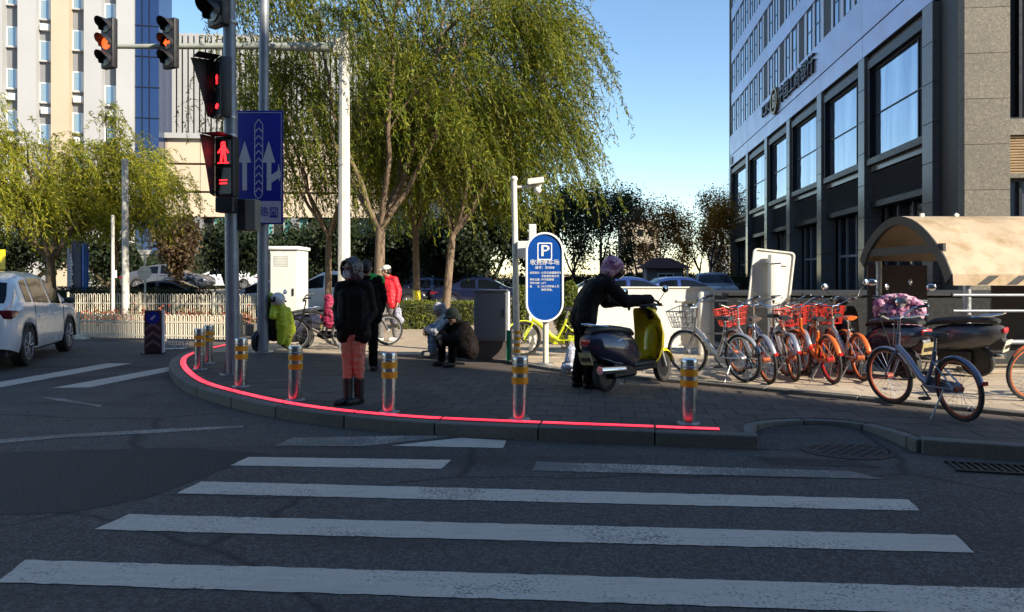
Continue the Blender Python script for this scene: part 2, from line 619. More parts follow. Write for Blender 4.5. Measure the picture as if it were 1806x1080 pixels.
ZP, ZR = 0.12, 0.165
edge_l = catmull([V(p + (0,)) for p in ((-5.95, 40), (-5.95, 24), (-5.95, 18), (-6.12, 15.6), (-6.08, 13.6), (-5.56, 11.95), (-4.42, 9.92), (-3.38, 8.72),
                                         (-2.28, 7.78), (-1.12, 7.2), (-0.02, 6.92), (1.02, 6.72), (2.18, 6.50))], 0.12)
edge_r = catmull([V(p + (0,)) for p in ((2.18, 6.52), (2.30, 7.0), (2.62, 7.22), (3.05, 7.26), (3.36, 7.08), (3.48, 6.75), (3.51, 6.40))], 0.08)
edge_rr = [V((3.53, 6.35, 0)), V((4.22, 6.09, 0)), V((5.2, 5.76, 0)), V((6.6, 5.3, 0))]
diag = catmull([V(p + (0,)) for p in ((-1.62, 30), (-1.60, 20), (-1.56, 13.6), (-1.40, 12.95), (-0.15, 12.1), (0.85, 10.75), (2.41, 9.62), (3.76, 8.52), (4.96, 7.52), (6.6, 6.15))], 0.2)
KW = 0.15
in_l = offset_line(edge_l, KW)
in_r = offset_line(edge_r, 0.10)
in_rr = offset_line(edge_rr, KW)
front_poly = [(p.x, p.y) for p in in_l] + [(p.x, p.y) for p in in_r] + [(p.x, p.y) for p in in_rr] + [(p.x, p.y) for p in reversed(diag)]

mb = MB()
mb.prism([(p.x, p.y) for l_, o_ in ((edge_l, 0.05), (edge_r, 0.095), (edge_rr, 0.05)) for p in offset_line(l_, o_)] + [(p.x, p.y) for p in reversed(diag)], -0.02, ZP - 0.010)
pavement = mb.build('pavement', M['mortar'], smooth=False)
tag(pavement, kind='structure')


def tiles(parent, poly, z, size, ang, m, dmax, keep, gap=0.006, rows2=None):
    """paving slabs laid in a grid turned by ang; the ones showing largest are objects, the rest one part"""
    ca, sa = math.cos(ang), math.sin(ang)
    ex, ey = V((ca, sa, 0)), V((-sa, ca, 0))
    full = MB().box((0, 0, -0.02), (size - gap, size - gap, 0.04)).mesh('paving_slab', 0.004, 1, False)
    full.materials.append(m)
    lst = []
    xs = [p[0] for p in poly]
    ys = [p[1] for p in poly]
    n = 60
    for i in range(-n, n):
        for j in range(0, 2 * n):
            c = V((0.4, 4, 0)) + ex * (i * size + (size * 0.5 if j % 2 else 0)) + ey * (j * size)
            if c.y > dmax or c.x < min(xs) - size or c.x > max(xs) + size or abs(c.x) > 0.76 * c.y + 0.5:
                continue
            h = (size - gap) / 2
            q = [(c + ex * (a * h) + ey * (b * h)).to_2d() for a, b in ((-1, -1), (1, -1), (1, 1), (-1, 1))]
            ins = [inside(k, poly) for k in q]
            if all(ins):
                lst.append((c, None))
            elif any(ins) or inside(c, poly):
                for cp in clean_clip(poly, [(k.x, k.y) for k in q]):
                    lst.append((c, cp))
    lst.sort(key=lambda t: t[0].length)
    rest, rest2 = MB(), MB()
    rng = random.Random(3)
    for k, (c, cp) in enumerate(lst):
        dz = rng.uniform(-0.0025, 0.0015)
        if k < keep:
            if cp is None:
                link('paving_slab', full, None, parent, (c.x, c.y, z + dz), (R(rng.uniform(-.35, .35)), R(rng.uniform(-.35, .35)), ang + rng.uniform(-.006, .006)))
            else:
                MB().prism(cp, z - 0.04, z + dz).build('paving_slab', m, parent, smooth=False)
        else:
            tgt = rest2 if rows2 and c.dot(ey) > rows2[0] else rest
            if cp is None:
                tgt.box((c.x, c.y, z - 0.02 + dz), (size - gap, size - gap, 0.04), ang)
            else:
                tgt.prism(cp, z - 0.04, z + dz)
    if rest.v:
        tag(rest.build('paving_slabs_beyond', m, parent, smooth=False), kind='stuff')
    if rest2.v:
        tag(rest2.build('lit_tone_slabs_beyond', rows2[1], parent, smooth=False), kind='stuff')


TILE_ANG = -math.atan(0.114)
tiles(pavement, front_poly, ZP, 0.30, TILE_ANG, M['tile'], 17.0, 300, rows2=(13.3, M['tile_lit_tone']))  # rows near and past the shade edge take the sunlit-toned copy
# plain paving farther back, where the joints can no longer be told apart
mb = MB()
mb.add([(-5.8, 17.0, ZP - 0.003), (-1.66, 17.0, ZP - 0.003), (-1.66, 40, ZP - 0.003), (-5.8, 40, ZP - 0.003)], [(0, 1, 2, 3)])
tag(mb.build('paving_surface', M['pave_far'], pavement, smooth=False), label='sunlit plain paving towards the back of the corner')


def kerb(parent, outer, w, z0, z1, m, length=0.95, side=1):
    inner = offset_line(outer, w * side)
    acc, start, k = 0.0, 0, 0
    for i in range(1, len(outer)):
        acc += (outer[i] - outer[i - 1]).length
        if acc >= length or i == len(outer) - 1:
            seg_o, seg_i = outer[start:i + 1], inner[start:i + 1]
            g = 0.006

            def shrink(l):
                l = [p.copy() for p in l]
                if len(l) > 1:
                    l[0] = l[0] + (l[1] - l[0]).normalized() * g
                    l[-1] = l[-1] + (l[-2] - l[-1]).normalized() * g
                return l
            so, si = shrink(seg_o), shrink(seg_i)
            poly = [(p.x, p.y) for p in so] + [(p.x, p.y) for p in reversed(si)]
            k += 1
            MB().prism(poly, z0, z1 + random.uniform(-.003, .003)).build('kerb_stone', m, parent, bevel=0.012, seg=2, smooth=False)
            acc, start = 0.0, i


vis = [p for p in edge_l if p.y < 24]
kerb(pavement, vis, KW, -0.01, ZP + 0.006, M['kerb'])
kerb(pavement, edge_r, 0.10, -0.01, ZP - 0.004, M['kerb'], 0.5)
kerb(pavement, edge_rr, KW, -0.01, ZP + 0.006, M['kerb'])
# asphalt apron filling the notch
mb = MB()
ap = [(p.x, p.y) for p in edge_r]
mb.add([(x, y, 0.003 + 0.066 * max(0, min(1, (y - 6.60) / 0.6))) for x, y in ap], [tuple(reversed(range(len(ap))))])
tag(mb.build('ramp_surface', M['asphalt'], pavement, smooth=False), label='dark asphalt ramp in the notch of the kerb')

# raised pavement behind the diagonal kerb
raised_poly = [(p.x, p.y) for p in offset_line(diag, 0.05)] + [(30, 6.15), (30, 40), (-1.62, 40)]
mb = MB().prism(raised_poly[::1], -0.03, ZR - 0.010)
raised = mb.build('raised_pavement', M['mortar'], smooth=False)
tag(raised, kind='structure')
dd = [p for p in diag if p.y < 17]
kerb(raised, dd, 0.14, ZP - 0.03, ZR + 0.003, M['kerb'], 0.9)
in_d = [(p.x, p.y) for p in offset_line(diag, 0.145)]
tiles(raised, in_d + [(18, 6.3), (18, 14.0), (-1.4, 14.0)], ZR, 0.36, TILE_ANG, M['tile_lit_tone'], 14.0, 300)
mb = MB()
mb.add([(-1.44, 14.0, ZR - 0.003), (30, 14.0, ZR - 0.003), (30, 40, ZR - 0.003), (-1.44, 40, ZR - 0.003)], [(0, 1, 2, 3)])
tag(mb.build('paving_surface', M['pave_far'], raised, smooth=False), label='plain paving in a sunlit tone behind the parked bicycles')

# higher forecourt far back on the left
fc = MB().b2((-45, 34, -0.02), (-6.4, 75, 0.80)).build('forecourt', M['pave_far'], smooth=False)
tag(fc, kind='structure')
fr = MB().b2((-5.2, 40, -0.02), (60, 95, 0.12)).build('parking_ground', M['asphalt'], smooth=False)
tag(fr, kind='structure')


# zebra stripes and other markings, sheets 4 mm above the asphalt
def marking(name, px, m, label, cat='road marking', group='zebra stripes of the near crossing', z=0.004, jag=0.006):
    pts = [G(a, b, 0) for a, b in px]
    out = []
    rng = random.Random(int(px[0][0] * 7 + px[0][1]))
    for i in range(len(pts)):
        a, b = pts[i], pts[(i + 1) % len(pts)]
        k = max(2, int((b - a).length / 0.06))
        for j in range(k):
            p = a.lerp(b, j / k)
            out.append((p.x + rng.uniform(-jag, jag), p.y + rng.uniform(-jag, jag), z))
    o = MB().poly(out).build(name, m, smooth=False)
    return tag(o, label, cat, group)


marking('zebra_stripe', [(45, 989), (1960, 1044), (2010, 1096), (-5, 1028)], M['paint'], 'white zebra stripe nearest the viewer, spanning the whole picture')
marking('zebra_stripe', [(228, 908), (1685, 945), (1717, 976), (167, 935)], M['paint'], 'second nearest white zebra stripe, with slanting ends')
marking('zebra_stripe', [(355, 850), (1602, 882), (1622, 902), (312, 871)], M['paint'], 'third nearest white zebra stripe, middle of the crossing')
marking('zebra_stripe', [(438, 807), (796, 812), (778, 828), (406, 822)], M['paint'], 'short worn zebra stripe just left of a bare gap')
marking('zebra_stripe', [(945, 815), (1500, 832), (1560, 846), (938, 831)], M['paint_worn'], 'worn zebra stripe right of the bare gap, below the manhole')
marking('zebra_stripe', [(516, 773), (800, 768), (790, 771), (640, 788), (486, 787)], M['paint_worn'], 'cracked left piece of the zebra stripe along the red strip kerb')
marking('zebra_stripe', [(812, 773), (893, 778), (886, 791), (690, 787)], M['paint'], 'cracked right piece of the zebra stripe along the red strip kerb')
g2 = 'stripes of the crossing by the white car'
marking('zebra_stripe', [(188, 641.5), (233, 641.5), (0, 684), (-60, 684), (-60, 690), (-90, 690)], M['paint'], 'zebra stripe right beside the white car', group=g2)
marking('zebra_stripe', [(92, 685), (158, 684), (301, 655), (301, 647)], M['paint'], 'zebra stripe ending at the tip of the curved kerb', group=g2)
marking('road_line', [(-40, 779), (110, 767), (300, 757), (430, 751), (430, 755), (300, 763), (110, 773), (-40, 786)], M['paint_worn'], 'faint worn white line crossing the road on the left', group=None)
marking('road_line', [(62, 700), (105, 703), (180, 716), (176, 718), (100, 707)], M['paint_worn'], 'thin faint white trace left of the red strip', group=None)

# mended patches in the asphalt
M['patch'] = mat('asphalt_patch', (0.026, 0.024, 0.024), 0.85, 0, 0.35, 22, 0.5, 150)
for px_, lab in (([(-60, 800), (330, 790), (470, 800), (255, 880), (120, 905), (-160, 912)], 'smooth dark asphalt patch left of the zebra stripes'),
                 ([(1330, 806), (1500, 812), (1560, 826), (1360, 820)], 'small dark asphalt patch beside the manhole cover')):
    o = marking('asphalt_patch', px_, M['patch'], lab, 'asphalt patch', 'mended asphalt patches', z=0.002, jag=0.012)

# manhole cover and drain grating
c = G(1490, 792)
mh = thing('manhole_cover', 'round iron manhole cover in the asphalt by the kerb notch', 'manhole', (c.x, c.y, 0.003))
iron = mat('cast_iron', (0.05, 0.045, 0.042), 0.6, 0.5, 0.3, 20, 0.3, 60)
MB().lathe([(0.41, 0.0), (0.41, 0.004), (0.36, 0.006), (0.36, 0.0)], 36).build('frame_ring', iron, mh)
mb = MB().lathe([(0.35, 0.0), (0.345, 0.006)], 36)
for k in range(-6, 7):
    for j in range(-6, 7):
        if (k * k + j * j) * 0.0025 < 0.095 and (k + j) % 2 == 0:
            mb.box((k * .05, j * .05, 0.007), (.034, .034, .008))
mb.build('cover', iron, mh, smooth=False)
c = G(1772, 829)
dg_ = thing('drain_grating', 'iron drain grating in the gutter at the right edge', 'drain', (c.x, c.y, 0.004), R(-14))
mb = MB()
for k in range(14):
    mb.box((-0.36 + k * 0.055, 0, 0.006), (0.022, 0.26, 0.012))
mb.build('bars', iron, dg_, smooth=False)
MB().box((0, 0.14, 0.006), (0.78, 0.03, 0.013)).box((0, -0.14, 0.006), (0.78, 0.03, 0.013)).build('frame', iron, dg_, smooth=False)

# ------------------------------------------------------------------ red light strip on the kerb
strip = thing('light_strip', 'glowing red light strip set along the curved kerb', 'light strip', (0, 0, 0))
path = offset_line(edge_l, KW + 0.055)
i0 = min(range(len(path)), key=lambda i: (path[i] - V((-5.7, 15.6, 0))).length)
path = path[i0:]
end = [i for i in range(len(path)) if path[i].x < 1.98]
path = path[:end[-1] + 1]
M['red_led_dim'] = emit('red_led_dim', (1.0, 0.03, 0.065), 0.95)
housing = mat('strip_housing', (0.30, 0.09, 0.10), 0.4, 0.2, 0.1)
acc, st = 0, 0
for i in range(1, len(path)):
    acc += (path[i] - path[i - 1]).length
    if acc > 0.98 or i == len(path) - 1:
        seg = [p.copy() for p in path[st:i + 1]]
        seg[0] = seg[0] + (seg[1] - seg[0]).normalized() * .012
        seg[-1] = seg[-1] + (seg[-2] - seg[-1]).normalized() * .012
        a, b = offset_line(seg, 0.048), offset_line(seg, -0.048)
        poly = [(p.x, p.y) for p in b] + [(p.x, p.y) for p in reversed(a)]
        h = MB().prism(poly, ZP - 0.01, ZP + 0.012).build('segment', housing, strip, smooth=False)
        for off in (0.026, -0.020):
            a, b = offset_line(seg, off + 0.018), offset_line(seg, off - 0.018)
            sg = MB()
            sg.grid([[V((p.x, p.y, ZP + 0.0165)) for p in b], [V((p.x, p.y, ZP + 0.0165)) for p in a]])
            sg.grid([[V((p.x, p.y, ZP + 0.011)) for p in b], [V((p.x, p.y, ZP + 0.0165)) for p in b]])
            sg.build('glowing_line', random.choice((M['red_led'], M['red_led'], M['red_led_dim'])), h, smooth=False)
        acc, st = 0, i

# ------------------------------------------------------------------ bollards
BH, BR = 0.625, 0.079
bol = {}


def bollard_mesh():
    pr = [(BR, 0.012), (BR, BH - 0.03), (BR * 0.985, BH - 0.012), (BR * 0.9, BH - 0.002), (BR * .6, BH), (0.0, BH)]
    bol['shaft'] = MB().lathe(pr, 28).mesh('shaft', angle=30)
    bol['shaft'].materials.append(M['steel'])
    bol['band'] = MB().lathe([(BR + .001, 0), (BR + .0035, 0.002), (BR + .0035, 0.063), (BR + .001, 0.065)], 28).mesh('band')
    bol['band'].materials.append(M['amber_band'])
    bol['ring'] = MB().lathe([(BR + .001, 0), (BR + .006, 0.004), (BR + .006, 0.012), (BR + .001, 0.016)], 28).mesh('ring')
    bol['ring'].materials.append(M['steel'])
    bol['base'] = MB().lathe([(BR + .03, -0.004), (BR + .03, 0.008), (BR + .012, 0.014), (BR + .001, 0.02)], 28).mesh('base_flange')
    bol['base'].materials.append(M['galv'])


bollard_mesh()
for px, py, lab in ((352, 652, 'front one of the pair of steel bollards at the kerb tip'), (367, 641, 'rear one of the pair of steel bollards at the kerb tip'),
                    (425, 682, 'steel bollard with amber bands in front of the traffic light pole'),
                    (521, 706, 'steel bollard with amber bands left of the person in salmon trousers'),
                    (687, 727, 'steel bollard with amber bands right of the person in salmon trousers'),
                    (916, 740, 'steel bollard with amber bands below the blue parking sign'),
                    (1214, 747, 'steel bollard with amber bands in front of the yellow scooter, rightmost')):
    c = G(px, py, ZP)
    t = thing('bollard', lab, 'bollard', c, random.uniform(0, 6), 'bollards along the curved kerb')
    t.rotation_euler = (R(random.uniform(-1.2, 1.2)), R(random.uniform(-1.2, 1.2)), random.uniform(0, 6))
    link('shaft', bol['shaft'], None, t)
    link('base_flange', bol['base'], None, t)
    link('band', bol['band'], None, t, (0, 0, BH - 0.165))
    link('band', bol['band'], None, t, (0, 0, BH - 0.268))
    link('ring', bol['ring'], None, t, (0, 0, BH - 0.085))

# ------------------------------------------------------------------ the tall block behind the viewer whose shade lies on the corner
t = thing('office_block', 'tall plain office block behind the viewer, shading the corner', 'building', (0, 0, 0))
conc = mat('block_render', (0.13, 0.14, 0.16), 0.6, 0, 0.1, 0.3)
k0 = V((4.2, 7.85, 0)) + SUN_H * 33
bx0, by0, bh = k0.x, k0.y, 30.0
MB().b2((bx0 - 60, by0 - 26, 0), (bx0, by0, bh)).build('wall', conc, t, smooth=False)
wm = MB().box((0, 0, 0), (2.2, 0.06, 1.9)).mesh('window', smooth=False)
wm.materials.append(glass_mat('block_glass'))
for i in range(11):
    for j in range(5):
        link('window', wm, None, t, (bx0 - 4 - i * 5.2, by0 + 0.02, 5 + j * 5.0))


# ------------------------------------------------------------------ bank building on the right
M['panel'] = mat('facade_panel', (0.40, 0.42, 0.56), 0.33, 0.6, 0.05, 0.4, 0.02, 8, rand=0.05)
M['pier'] = mat('facade_pier', (0.50, 0.47, 0.53), 0.35, 0.4, 0.06, 0.6)
M['granite_dark'] = stone('polished_granite', (0.11, 0.10, 0.10), (0.19, 0.175, 0.17), 14, 0.22, 0.03, 0.06, 0.3, big=0.3)
M['granite_black'] = stone('black_granite', (0.012, 0.012, 0.013), (0.022, 0.022, 0.024), 20, 0.5, 0.02, 0, 0.2, big=0.1)
M['granite_grey'] = stone('flamed_granite', (0.135, 0.12, 0.095), (0.215, 0.19, 0.15), 9, 0.75, 0.25, 0.05, 0.55, big=0.3)
M['frame_dark'] = mat('dark_window_frame', (0.012, 0.013, 0.02), 0.4, 0.3, 0.15, 3)
t_ = NT('bank_glass')
co_ = t_.n('NewGeometry').outputs['Position']
M['bank_glass'] = t_.out(t_.mix(t_.ramp(t_.noise(t_.n('Mapping', {'Vector': co_, 'Scale': (1.6, 1.6, .12)}).outputs[0], 1.0, 4), .35, .7), (0.26, 0.33, 0.44), (0.50, 0.58, 0.66)), 0.03, 0.85, t_.noise(co_, 0.9, 2), 0.12, 0.06)
M['dark_glass'] = glass_mat('shop_glass', (0.012, 0.014, 0.02), 0.05, 1.6)
M['louver'] = mat('dark_louver', (0.11, 0.108, 0.11), 0.5, 0.3, 0.15, 6)
M['louver_beige'] = mat('beige_louver', (0.55, 0.40, 0.24), 0.55, 0.1, 0.1, 6)
M['bronze'] = mat('bronze_letters', (0.055, 0.045, 0.05), 0.4, 0.3, 0.1, 6)
M['gold'] = mat('gold_emblem', (0.30, 0.21, 0.08), 0.35, 0.7, 0.15, 6)

TH = -math.atan(0.114)
X0 = 11.5
bk = thing('bank_building', 'grey bank building with granite ground floors and tall windows on the right', 'building', (X0 + 0.114 * 23, 23, 0), TH)
S = [(1300 * X0 / u_ - 23) * 1.0065 for u_ in (596, 477, 401, 345, 305, 271, 240)]      # pier lines along the side facade
LEN = S[-1] + 0.6
TOP = 27.7
# core: dark mass well behind the facade skin
MB().b2((0.9, 0.6, 0), (26, LEN - 0.3, TOP)).build('core', M['dark_hole'], bk, smooth=False)
# corner block with the sunlit front
WALLX = 1.33
mb = MB()
mb.b2((0.0, 0.45, 0.0), (0.88, S[0] - 0.45, TOP))
mb.build('corner_side', M['granite_black'], bk, smooth=False)
for j in range(18):                               # granite courses of the front face
    z0, z1 = j * 1.42, j * 1.42 + 1.405
    if z0 > 24:
        break
    MB().b2((0.0, 0.0, z0), (WALLX, 0.44, z1)).build('granite_slab', M['granite_grey'], bk, smooth=False)
MB().b2((0.005, 0.05, 0), (WALLX - 0.01, 0.43, 25)).build('joint_backing', M['mortar'], bk, smooth=False)
# front bays right of the granite strip
for z0, z1, typ in ((0.0, 3.0, 'glass'), (3.35, 4.62, 'glass2'), (4.75, 5.95, 'louver'), (6.45, 13.5, 'glass')):
    if typ == 'louver':
        mb = MB()
        n = 14
        for k in range(n):
            mb.box((WALLX + 2.0, 0.16, z0 + (k + 0.5) * (z1 - z0) / n), (3.9, 0.10, 0.045), Matrix.Rotation(R(25), 3, 'X'))
        mb.build('louver', M['louver_beige'], bk, smooth=False)
        MB().b2((WALLX, 0.30, z0), (WALLX + 4, 0.36, z1)).build('louver_backing', M['louver_beige'], bk, smooth=False)
    else:
        w = MB()
        for x in (0.0, 0.42, 2.2, 3.9):
            w.b2((WALLX + x, 0.30, z0), (WALLX + x + 0.09, 0.42, z1))
        w.b2((WALLX, 0.302, z0), (WALLX + 4, 0.418, z0 + 0.1)).b2((WALLX, 0.302, z1 - 0.1), (WALLX + 4, 0.418, z1))
        fr_ = w.build('window', M['frame_dark'], bk, smooth=False)
        MB().b2((WALLX, 0.43, z0), (WALLX + 4, 0.45, z1)).build('pane', M['bank_glass'] if typ == 'glass2' else M['dark_glass'], fr_, smooth=False)
for z0, z1 in ((3.0, 3.35), (4.62, 4.75), (5.95, 6.45), (13.5, 14.5)):
    MB().b2((WALLX + 0.002, 0.02, z0), (WALLX + 4, 0.43, z1)).build('lintel', M['granite_grey'], bk, smooth=False)
MB().b2((WALLX + 4.0, 0.0, 0), (26, 0.44, TOP)).build('front_wall', M['granite_grey'], bk, smooth=False)
MB().b2((0.0, 0.0, 25.6), (WALLX + 4.0, 0.44, TOP)).build('front_wall_upper', M['granite_grey'], bk, smooth=False)

# piers of the two lower storeys
pier_me = {}
for i, s_ in enumerate(S):
    w = 0.78 if i == 0 else 0.72
    p = MB()
    for j in range(8):
        p.b2((-0.22, s_ - w / 2, j * 1.35 + 0.006), (0.5, s_ + w / 2, j * 1.35 + 1.345))
    p.build('pier', M['granite_dark'], bk, bevel=0.01, smooth=False)


def side_window(y0, y1, z0, z1, depth, mull, frame=0.10, pane=M['bank_glass'], name='window', bars=True, fd=0.06):
    """window in the side facade (plane x = 0), y along the wall"""
    x = depth
    w = MB()
    w.b2((x - fd, y0, z0), (x + 0.06, y0 + frame, z1)).b2((x - fd, y1 - frame, z0), (x + 0.06, y1, z1))
    w.b2((x - fd + .002, y0 + frame, z0), (x + 0.058, y1 - frame, z0 + frame)).b2((x - fd + .002, y0 + frame, z1 - frame), (x + 0.058, y1 - frame, z1))
    for yy in mull:
        w.b2((x - fd * .8, yy - 0.035, z0 + frame), (x + 0.05, yy + 0.035, z1 - frame))
    if bars:
        zz = z0 + (z1 - z0) * 0.48
        w.b2((x - min(fd * .7, 0.03), y0 + frame, zz), (x + 0.03, y1 - frame, zz + 0.045))
    o = w.build(name, M['frame_dark'], bk, smooth=False)
    n = MB()
    n.b2((x + 0.01, y0 + frame * .5, z0 + frame * .5), (x + 0.03, y1 - frame * .5, z1 - frame * .5))
    n.build('pane', pane, o, smooth=False)


for i in range(len(S) - 1):
    a, b = S[i] + 0.36, S[i + 1] - 0.36
    # first upper floor window with a projecting dark surround
    sur = MB()
    sur.b2((-0.12, a + 0.05, 6.35), (0.5, a + 0.30, 10.35)).b2((-0.12, b - 0.30, 6.35), (0.5, b - 0.05, 10.35))
    sur.b2((-0.14, a + 0.03, 10.2), (0.5, b - 0.03, 10.55)).b2((-0.16, a + 0.03, 6.2), (0.5, b - 0.03, 6.45))
    sur.build('window_surround', M['frame_dark'], bk, smooth=False)
    side_window(a + 0.30, b - 0.30, 6.45, 10.2, 0.10, [a + 0.3 + (b - a) * 0.13])
    MB().b2((0.05, a, 10.55), (0.5, b, 10.82)).build('lintel', M['granite_dark'], bk, smooth=False)
    MB().b2((0.05, a, 5.95), (0.5, b, 6.2)).build('spandrel', M['granite_dark'], bk, smooth=False)
    lv = MB()
    n = 13
    for k in range(n):
        lv.box((0.14, (a + b) / 2, 4.72 + (k + 0.5) * 1.18 / n), (0.09, b - a - 0.1, 0.03), Matrix.Rotation(R(-30), 3, 'Y'))
    lv.build('louver', M['louver'], bk, smooth=False)
    MB().b2((0.24, a, 4.6), (0.5, b, 5.95)).build('louver_backing', M['frame_dark'], bk, smooth=False)
    MB().b2((0.03, a, 4.45), (0.5, b, 4.68)).build('door_head', M['frame_dark'], bk, smooth=False)
    # shop front set back in shade
    w = MB()
    for f_ in (0.0, 0.27, 0.52, 0.77, 1.0):
        yy = a + (b - a) * f_
        w.b2((0.62, yy - 0.05, 0.0), (0.72, yy + 0.05, 4.45))
    w.b2((0.625, a, 2.5), (0.715, b, 2.62)).b2((0.625, a, 0.0), (0.715, b, 0.25))
    sf = w.build('shop_front', M['pole_grey'], bk, smooth=False)
    for f_ in (0.0, 0.27, 0.52, 0.77):
        MB().b2((0.70, a + (b - a) * f_ + 0.05, 0.05), (0.73, a + (b - a) * (f_ + .25) - 0.02, 4.4)).build('pane', M['dark_glass'], sf, smooth=False)

# sign band
for i in range(len(S) - 1):
    a, b = S[i] - (0.4 if i == 0 else 0), S[i + 1]
    MB().b2((-0.16, a + 0.012, 10.86), (0.5, b - 0.012, 11.72)).build('band_panel', M['panel'], bk, smooth=False)
    MB().b2((-0.18, a + 0.006, 11.77), (0.5, b - 0.006, 13.42)).build('band_panel', M['panel'], bk, smooth=False)
MB().b2((-0.10, S[0] - 0.4, 10.84), (0.48, LEN, 13.5)).build('band_core', M['frame_dark'], bk, smooth=False)
# letters: run from the far end towards the viewer
rot_l = (R(90), 0, R(-90))
text('ICBC', 1.05, M['bronze'], bk, (-0.24, S[4] - 0.4, 12.65), rot_l, 0.07, sx=1.1)
text('中国工商银行', 1.12, M['bronze'], bk, (-0.24, S[3] - 1.7, 12.6), rot_l, 0.07, sx=1.1)
em = MB()
Mx = Matrix.Translation((-0.30, S[4] - 2.65, 12.65)) @ Matrix.Rotation(R(-90), 4, 'Y')
ring_o, ring_i, nn = 0.86, 0.68, 28
rows = [[Mx @ V((r_ * math.cos(k * 2 * math.pi / nn), r_ * math.sin(k * 2 * math.pi / nn), z_)) for k in range(nn)] for r_, z_ in ((ring_o, -.1), (ring_o, .05), (ring_i, .05), (ring_i, -.1))]
em.grid(rows, True)
for sgn in (-1, 1):
    em.box(Mx @ V((0.33 * sgn, 0, -0.02)), (0.1, 0.70, 0.16)).box(Mx @ V((0.14 * sgn, 0, -0.02)), (0.1, 0.42, 0.14))
em.box(Mx @ V((0, 0.27, -.02)), (0.1, .14, .42)).box(Mx @ V((0, -0.27, -.02)), (0.1, .14, .42))
em.build('emblem', M['gold'], bk, smooth=False)
MB().b2((-0.22, S[6] - 1.3, 11.0), (-0.17, S[6] - 0.3, 11.55)).build('small_plaque', M['bronze'], bk, smooth=False)

# upper storeys: spandrel bands, piers and narrow windows
z = 13.52
LVL = 3.55
pier_w = [(0.0, .03), (0.235, .03), (0.48, .05), (0.735, .03), (0.985, .0)]
for lv_ in range(4):
    z0 = z + lv_ * LVL
    top_win = z0 + 2.5
    for i in range(len(S) - 1):
        a, b = S[i] - (0.4 if i == 0 else 0), S[i + 1]
        MB().b2((-0.06, a + 0.01, top_win), (0.5, b - 0.01, z0 + LVL - 0.015)).build('spandrel', M['panel'], bk, smooth=False)
        L_ = b - a
        pm = MB()
        for f_, w_ in pier_w:
            pm.b2((-0.02, a + f_ * L_ - 0.0, z0 - 0.012), (0.5, a + (f_ + w_) * L_ + 0.12, top_win - 0.003))
        pm.build('pier', M['pier'], bk, smooth=False)
        for k, f_ in enumerate(pier_w[:-1]):
            y0 = a + (f_[0] + f_[1]) * L_ + 0.12
            y1 = a + pier_w[k + 1][0] * L_
            if y1 - y0 > 0.3:
                if (i + k) % 7 == 4:
                    lv = MB()
                    for q in range(16):
                        lv.b2((0.0, y0, z0 + 0.1 + q * 0.15), (0.08, y1, z0 + 0.18 + q * 0.15))
                    lv.build('louver', M['louver'], bk, smooth=False)
                    continue
                side_window(y0, y1, z0, top_win - 0.01, 0.012, [y0 + (y1 - y0) * .34], 0.11, fd=0.016)
MB().b2((-0.12, S[0] - 0.4, z + 4 * LVL), (0.6, LEN, TOP + 0.5)).build('parapet', M['panel'], bk, smooth=False)
MB().b2((-0.06, LEN, 0), (26, LEN + 0.4, TOP)).build('end_wall', M['granite_grey'], bk, smooth=False)

# ------------------------------------------------------------------ white tower far left
M['tower_white'] = mat('tower_render', (0.38, 0.375, 0.37), 0.7, 0, 0.05, 0.2, rand=0.03)
M['tower_beige'] = mat('tower_stone', (0.46, 0.38, 0.27), 0.7, 0, 0.06, 0.3)
M['tower_grey'] = mat('tower_recess', (0.20, 0.205, 0.215), 0.7, 0, 0.06, 0.3)
M['blue_glass'] = NT('blue_glass').out((0.03, 0.06, 0.15), 0.08, 0.5)
M['pale_glass'] = NT('pale_glass').out((0.30, 0.40, 0.46), 0.08, 0.5)
tw = thing('office_tower', 'white tower with vertical piers and recessed windows behind the left willows', 'building', (-62.6, 60, 0), R(11))
BAY = 2.62
nb = 11
WID = nb * BAY
HT = 52
MB().b2((0, 0.6, 0), (WID + 2.6, 4.5, HT)).build('core', M['tower_grey'], tw, smooth=False)
kinds = ['w', 'w', 'w', 'w', 'w', 'w', 'w', 'w', 'b', 'g', 'w']
winm = MB().b2((-0.58, 0, 0), (0.58, 0.1, 1.75)).mesh('window', smooth=False)
winm.materials.append(M['white'])
panem = MB().b2((-0.50, -0.012, 0.08), (0.10, 0.0, 1.67)).mesh('pane', smooth=False)
panem.materials.append(M['pale_glass'])
sillm = MB().b2((-0.66, -0.18, -0.12), (0.66, 0.05, 0.0)).mesh('sill', smooth=False)
sillm.materials.append(M['tower_white'])
for i in range(nb + 1):
    x = i * BAY
    MB().b2((x - 0.72, -0.25, 0), (x + 0.72, 0.62, HT)).build('pier', M['tower_beige'] if i in (9,) else M['tower_white'], tw, smooth=False)
for i in range(nb):
    x = (i + 0.5) * BAY
    for j in range(2, 10):
        if i < 3:
            continue
        zz = 2.3 + j * 3.65 + (1.1 if i % 2 else 0)
        o = link('window', winm, None, tw, (x, 0.505, zz))
        link('pane', panem, None, o)
        link('sill', sillm, None, o)
acm = MB().box((0, 0, 0), (0.8, 0.4, 0.55)).mesh('air_conditioner', smooth=False)
acm.materials.append(M['white'])
rng_ = random.Random(9)
for i in range(3, nb):
    for j in range(2, 10):
        if rng_.random() < .45:
            link('air_conditioner', acm, None, tw, ((i + 0.5) * BAY + rng_.uniform(-.15, .15), 0.40, 2.3 + j * 3.65 + (1.1 if i % 2 else 0) - 0.75))
gl = MB().b2((WID + 0.74, 0.1, 0), (WID + 2.7, 4.6, HT)).build('glass_corner', M['blue_glass'], tw, smooth=False)
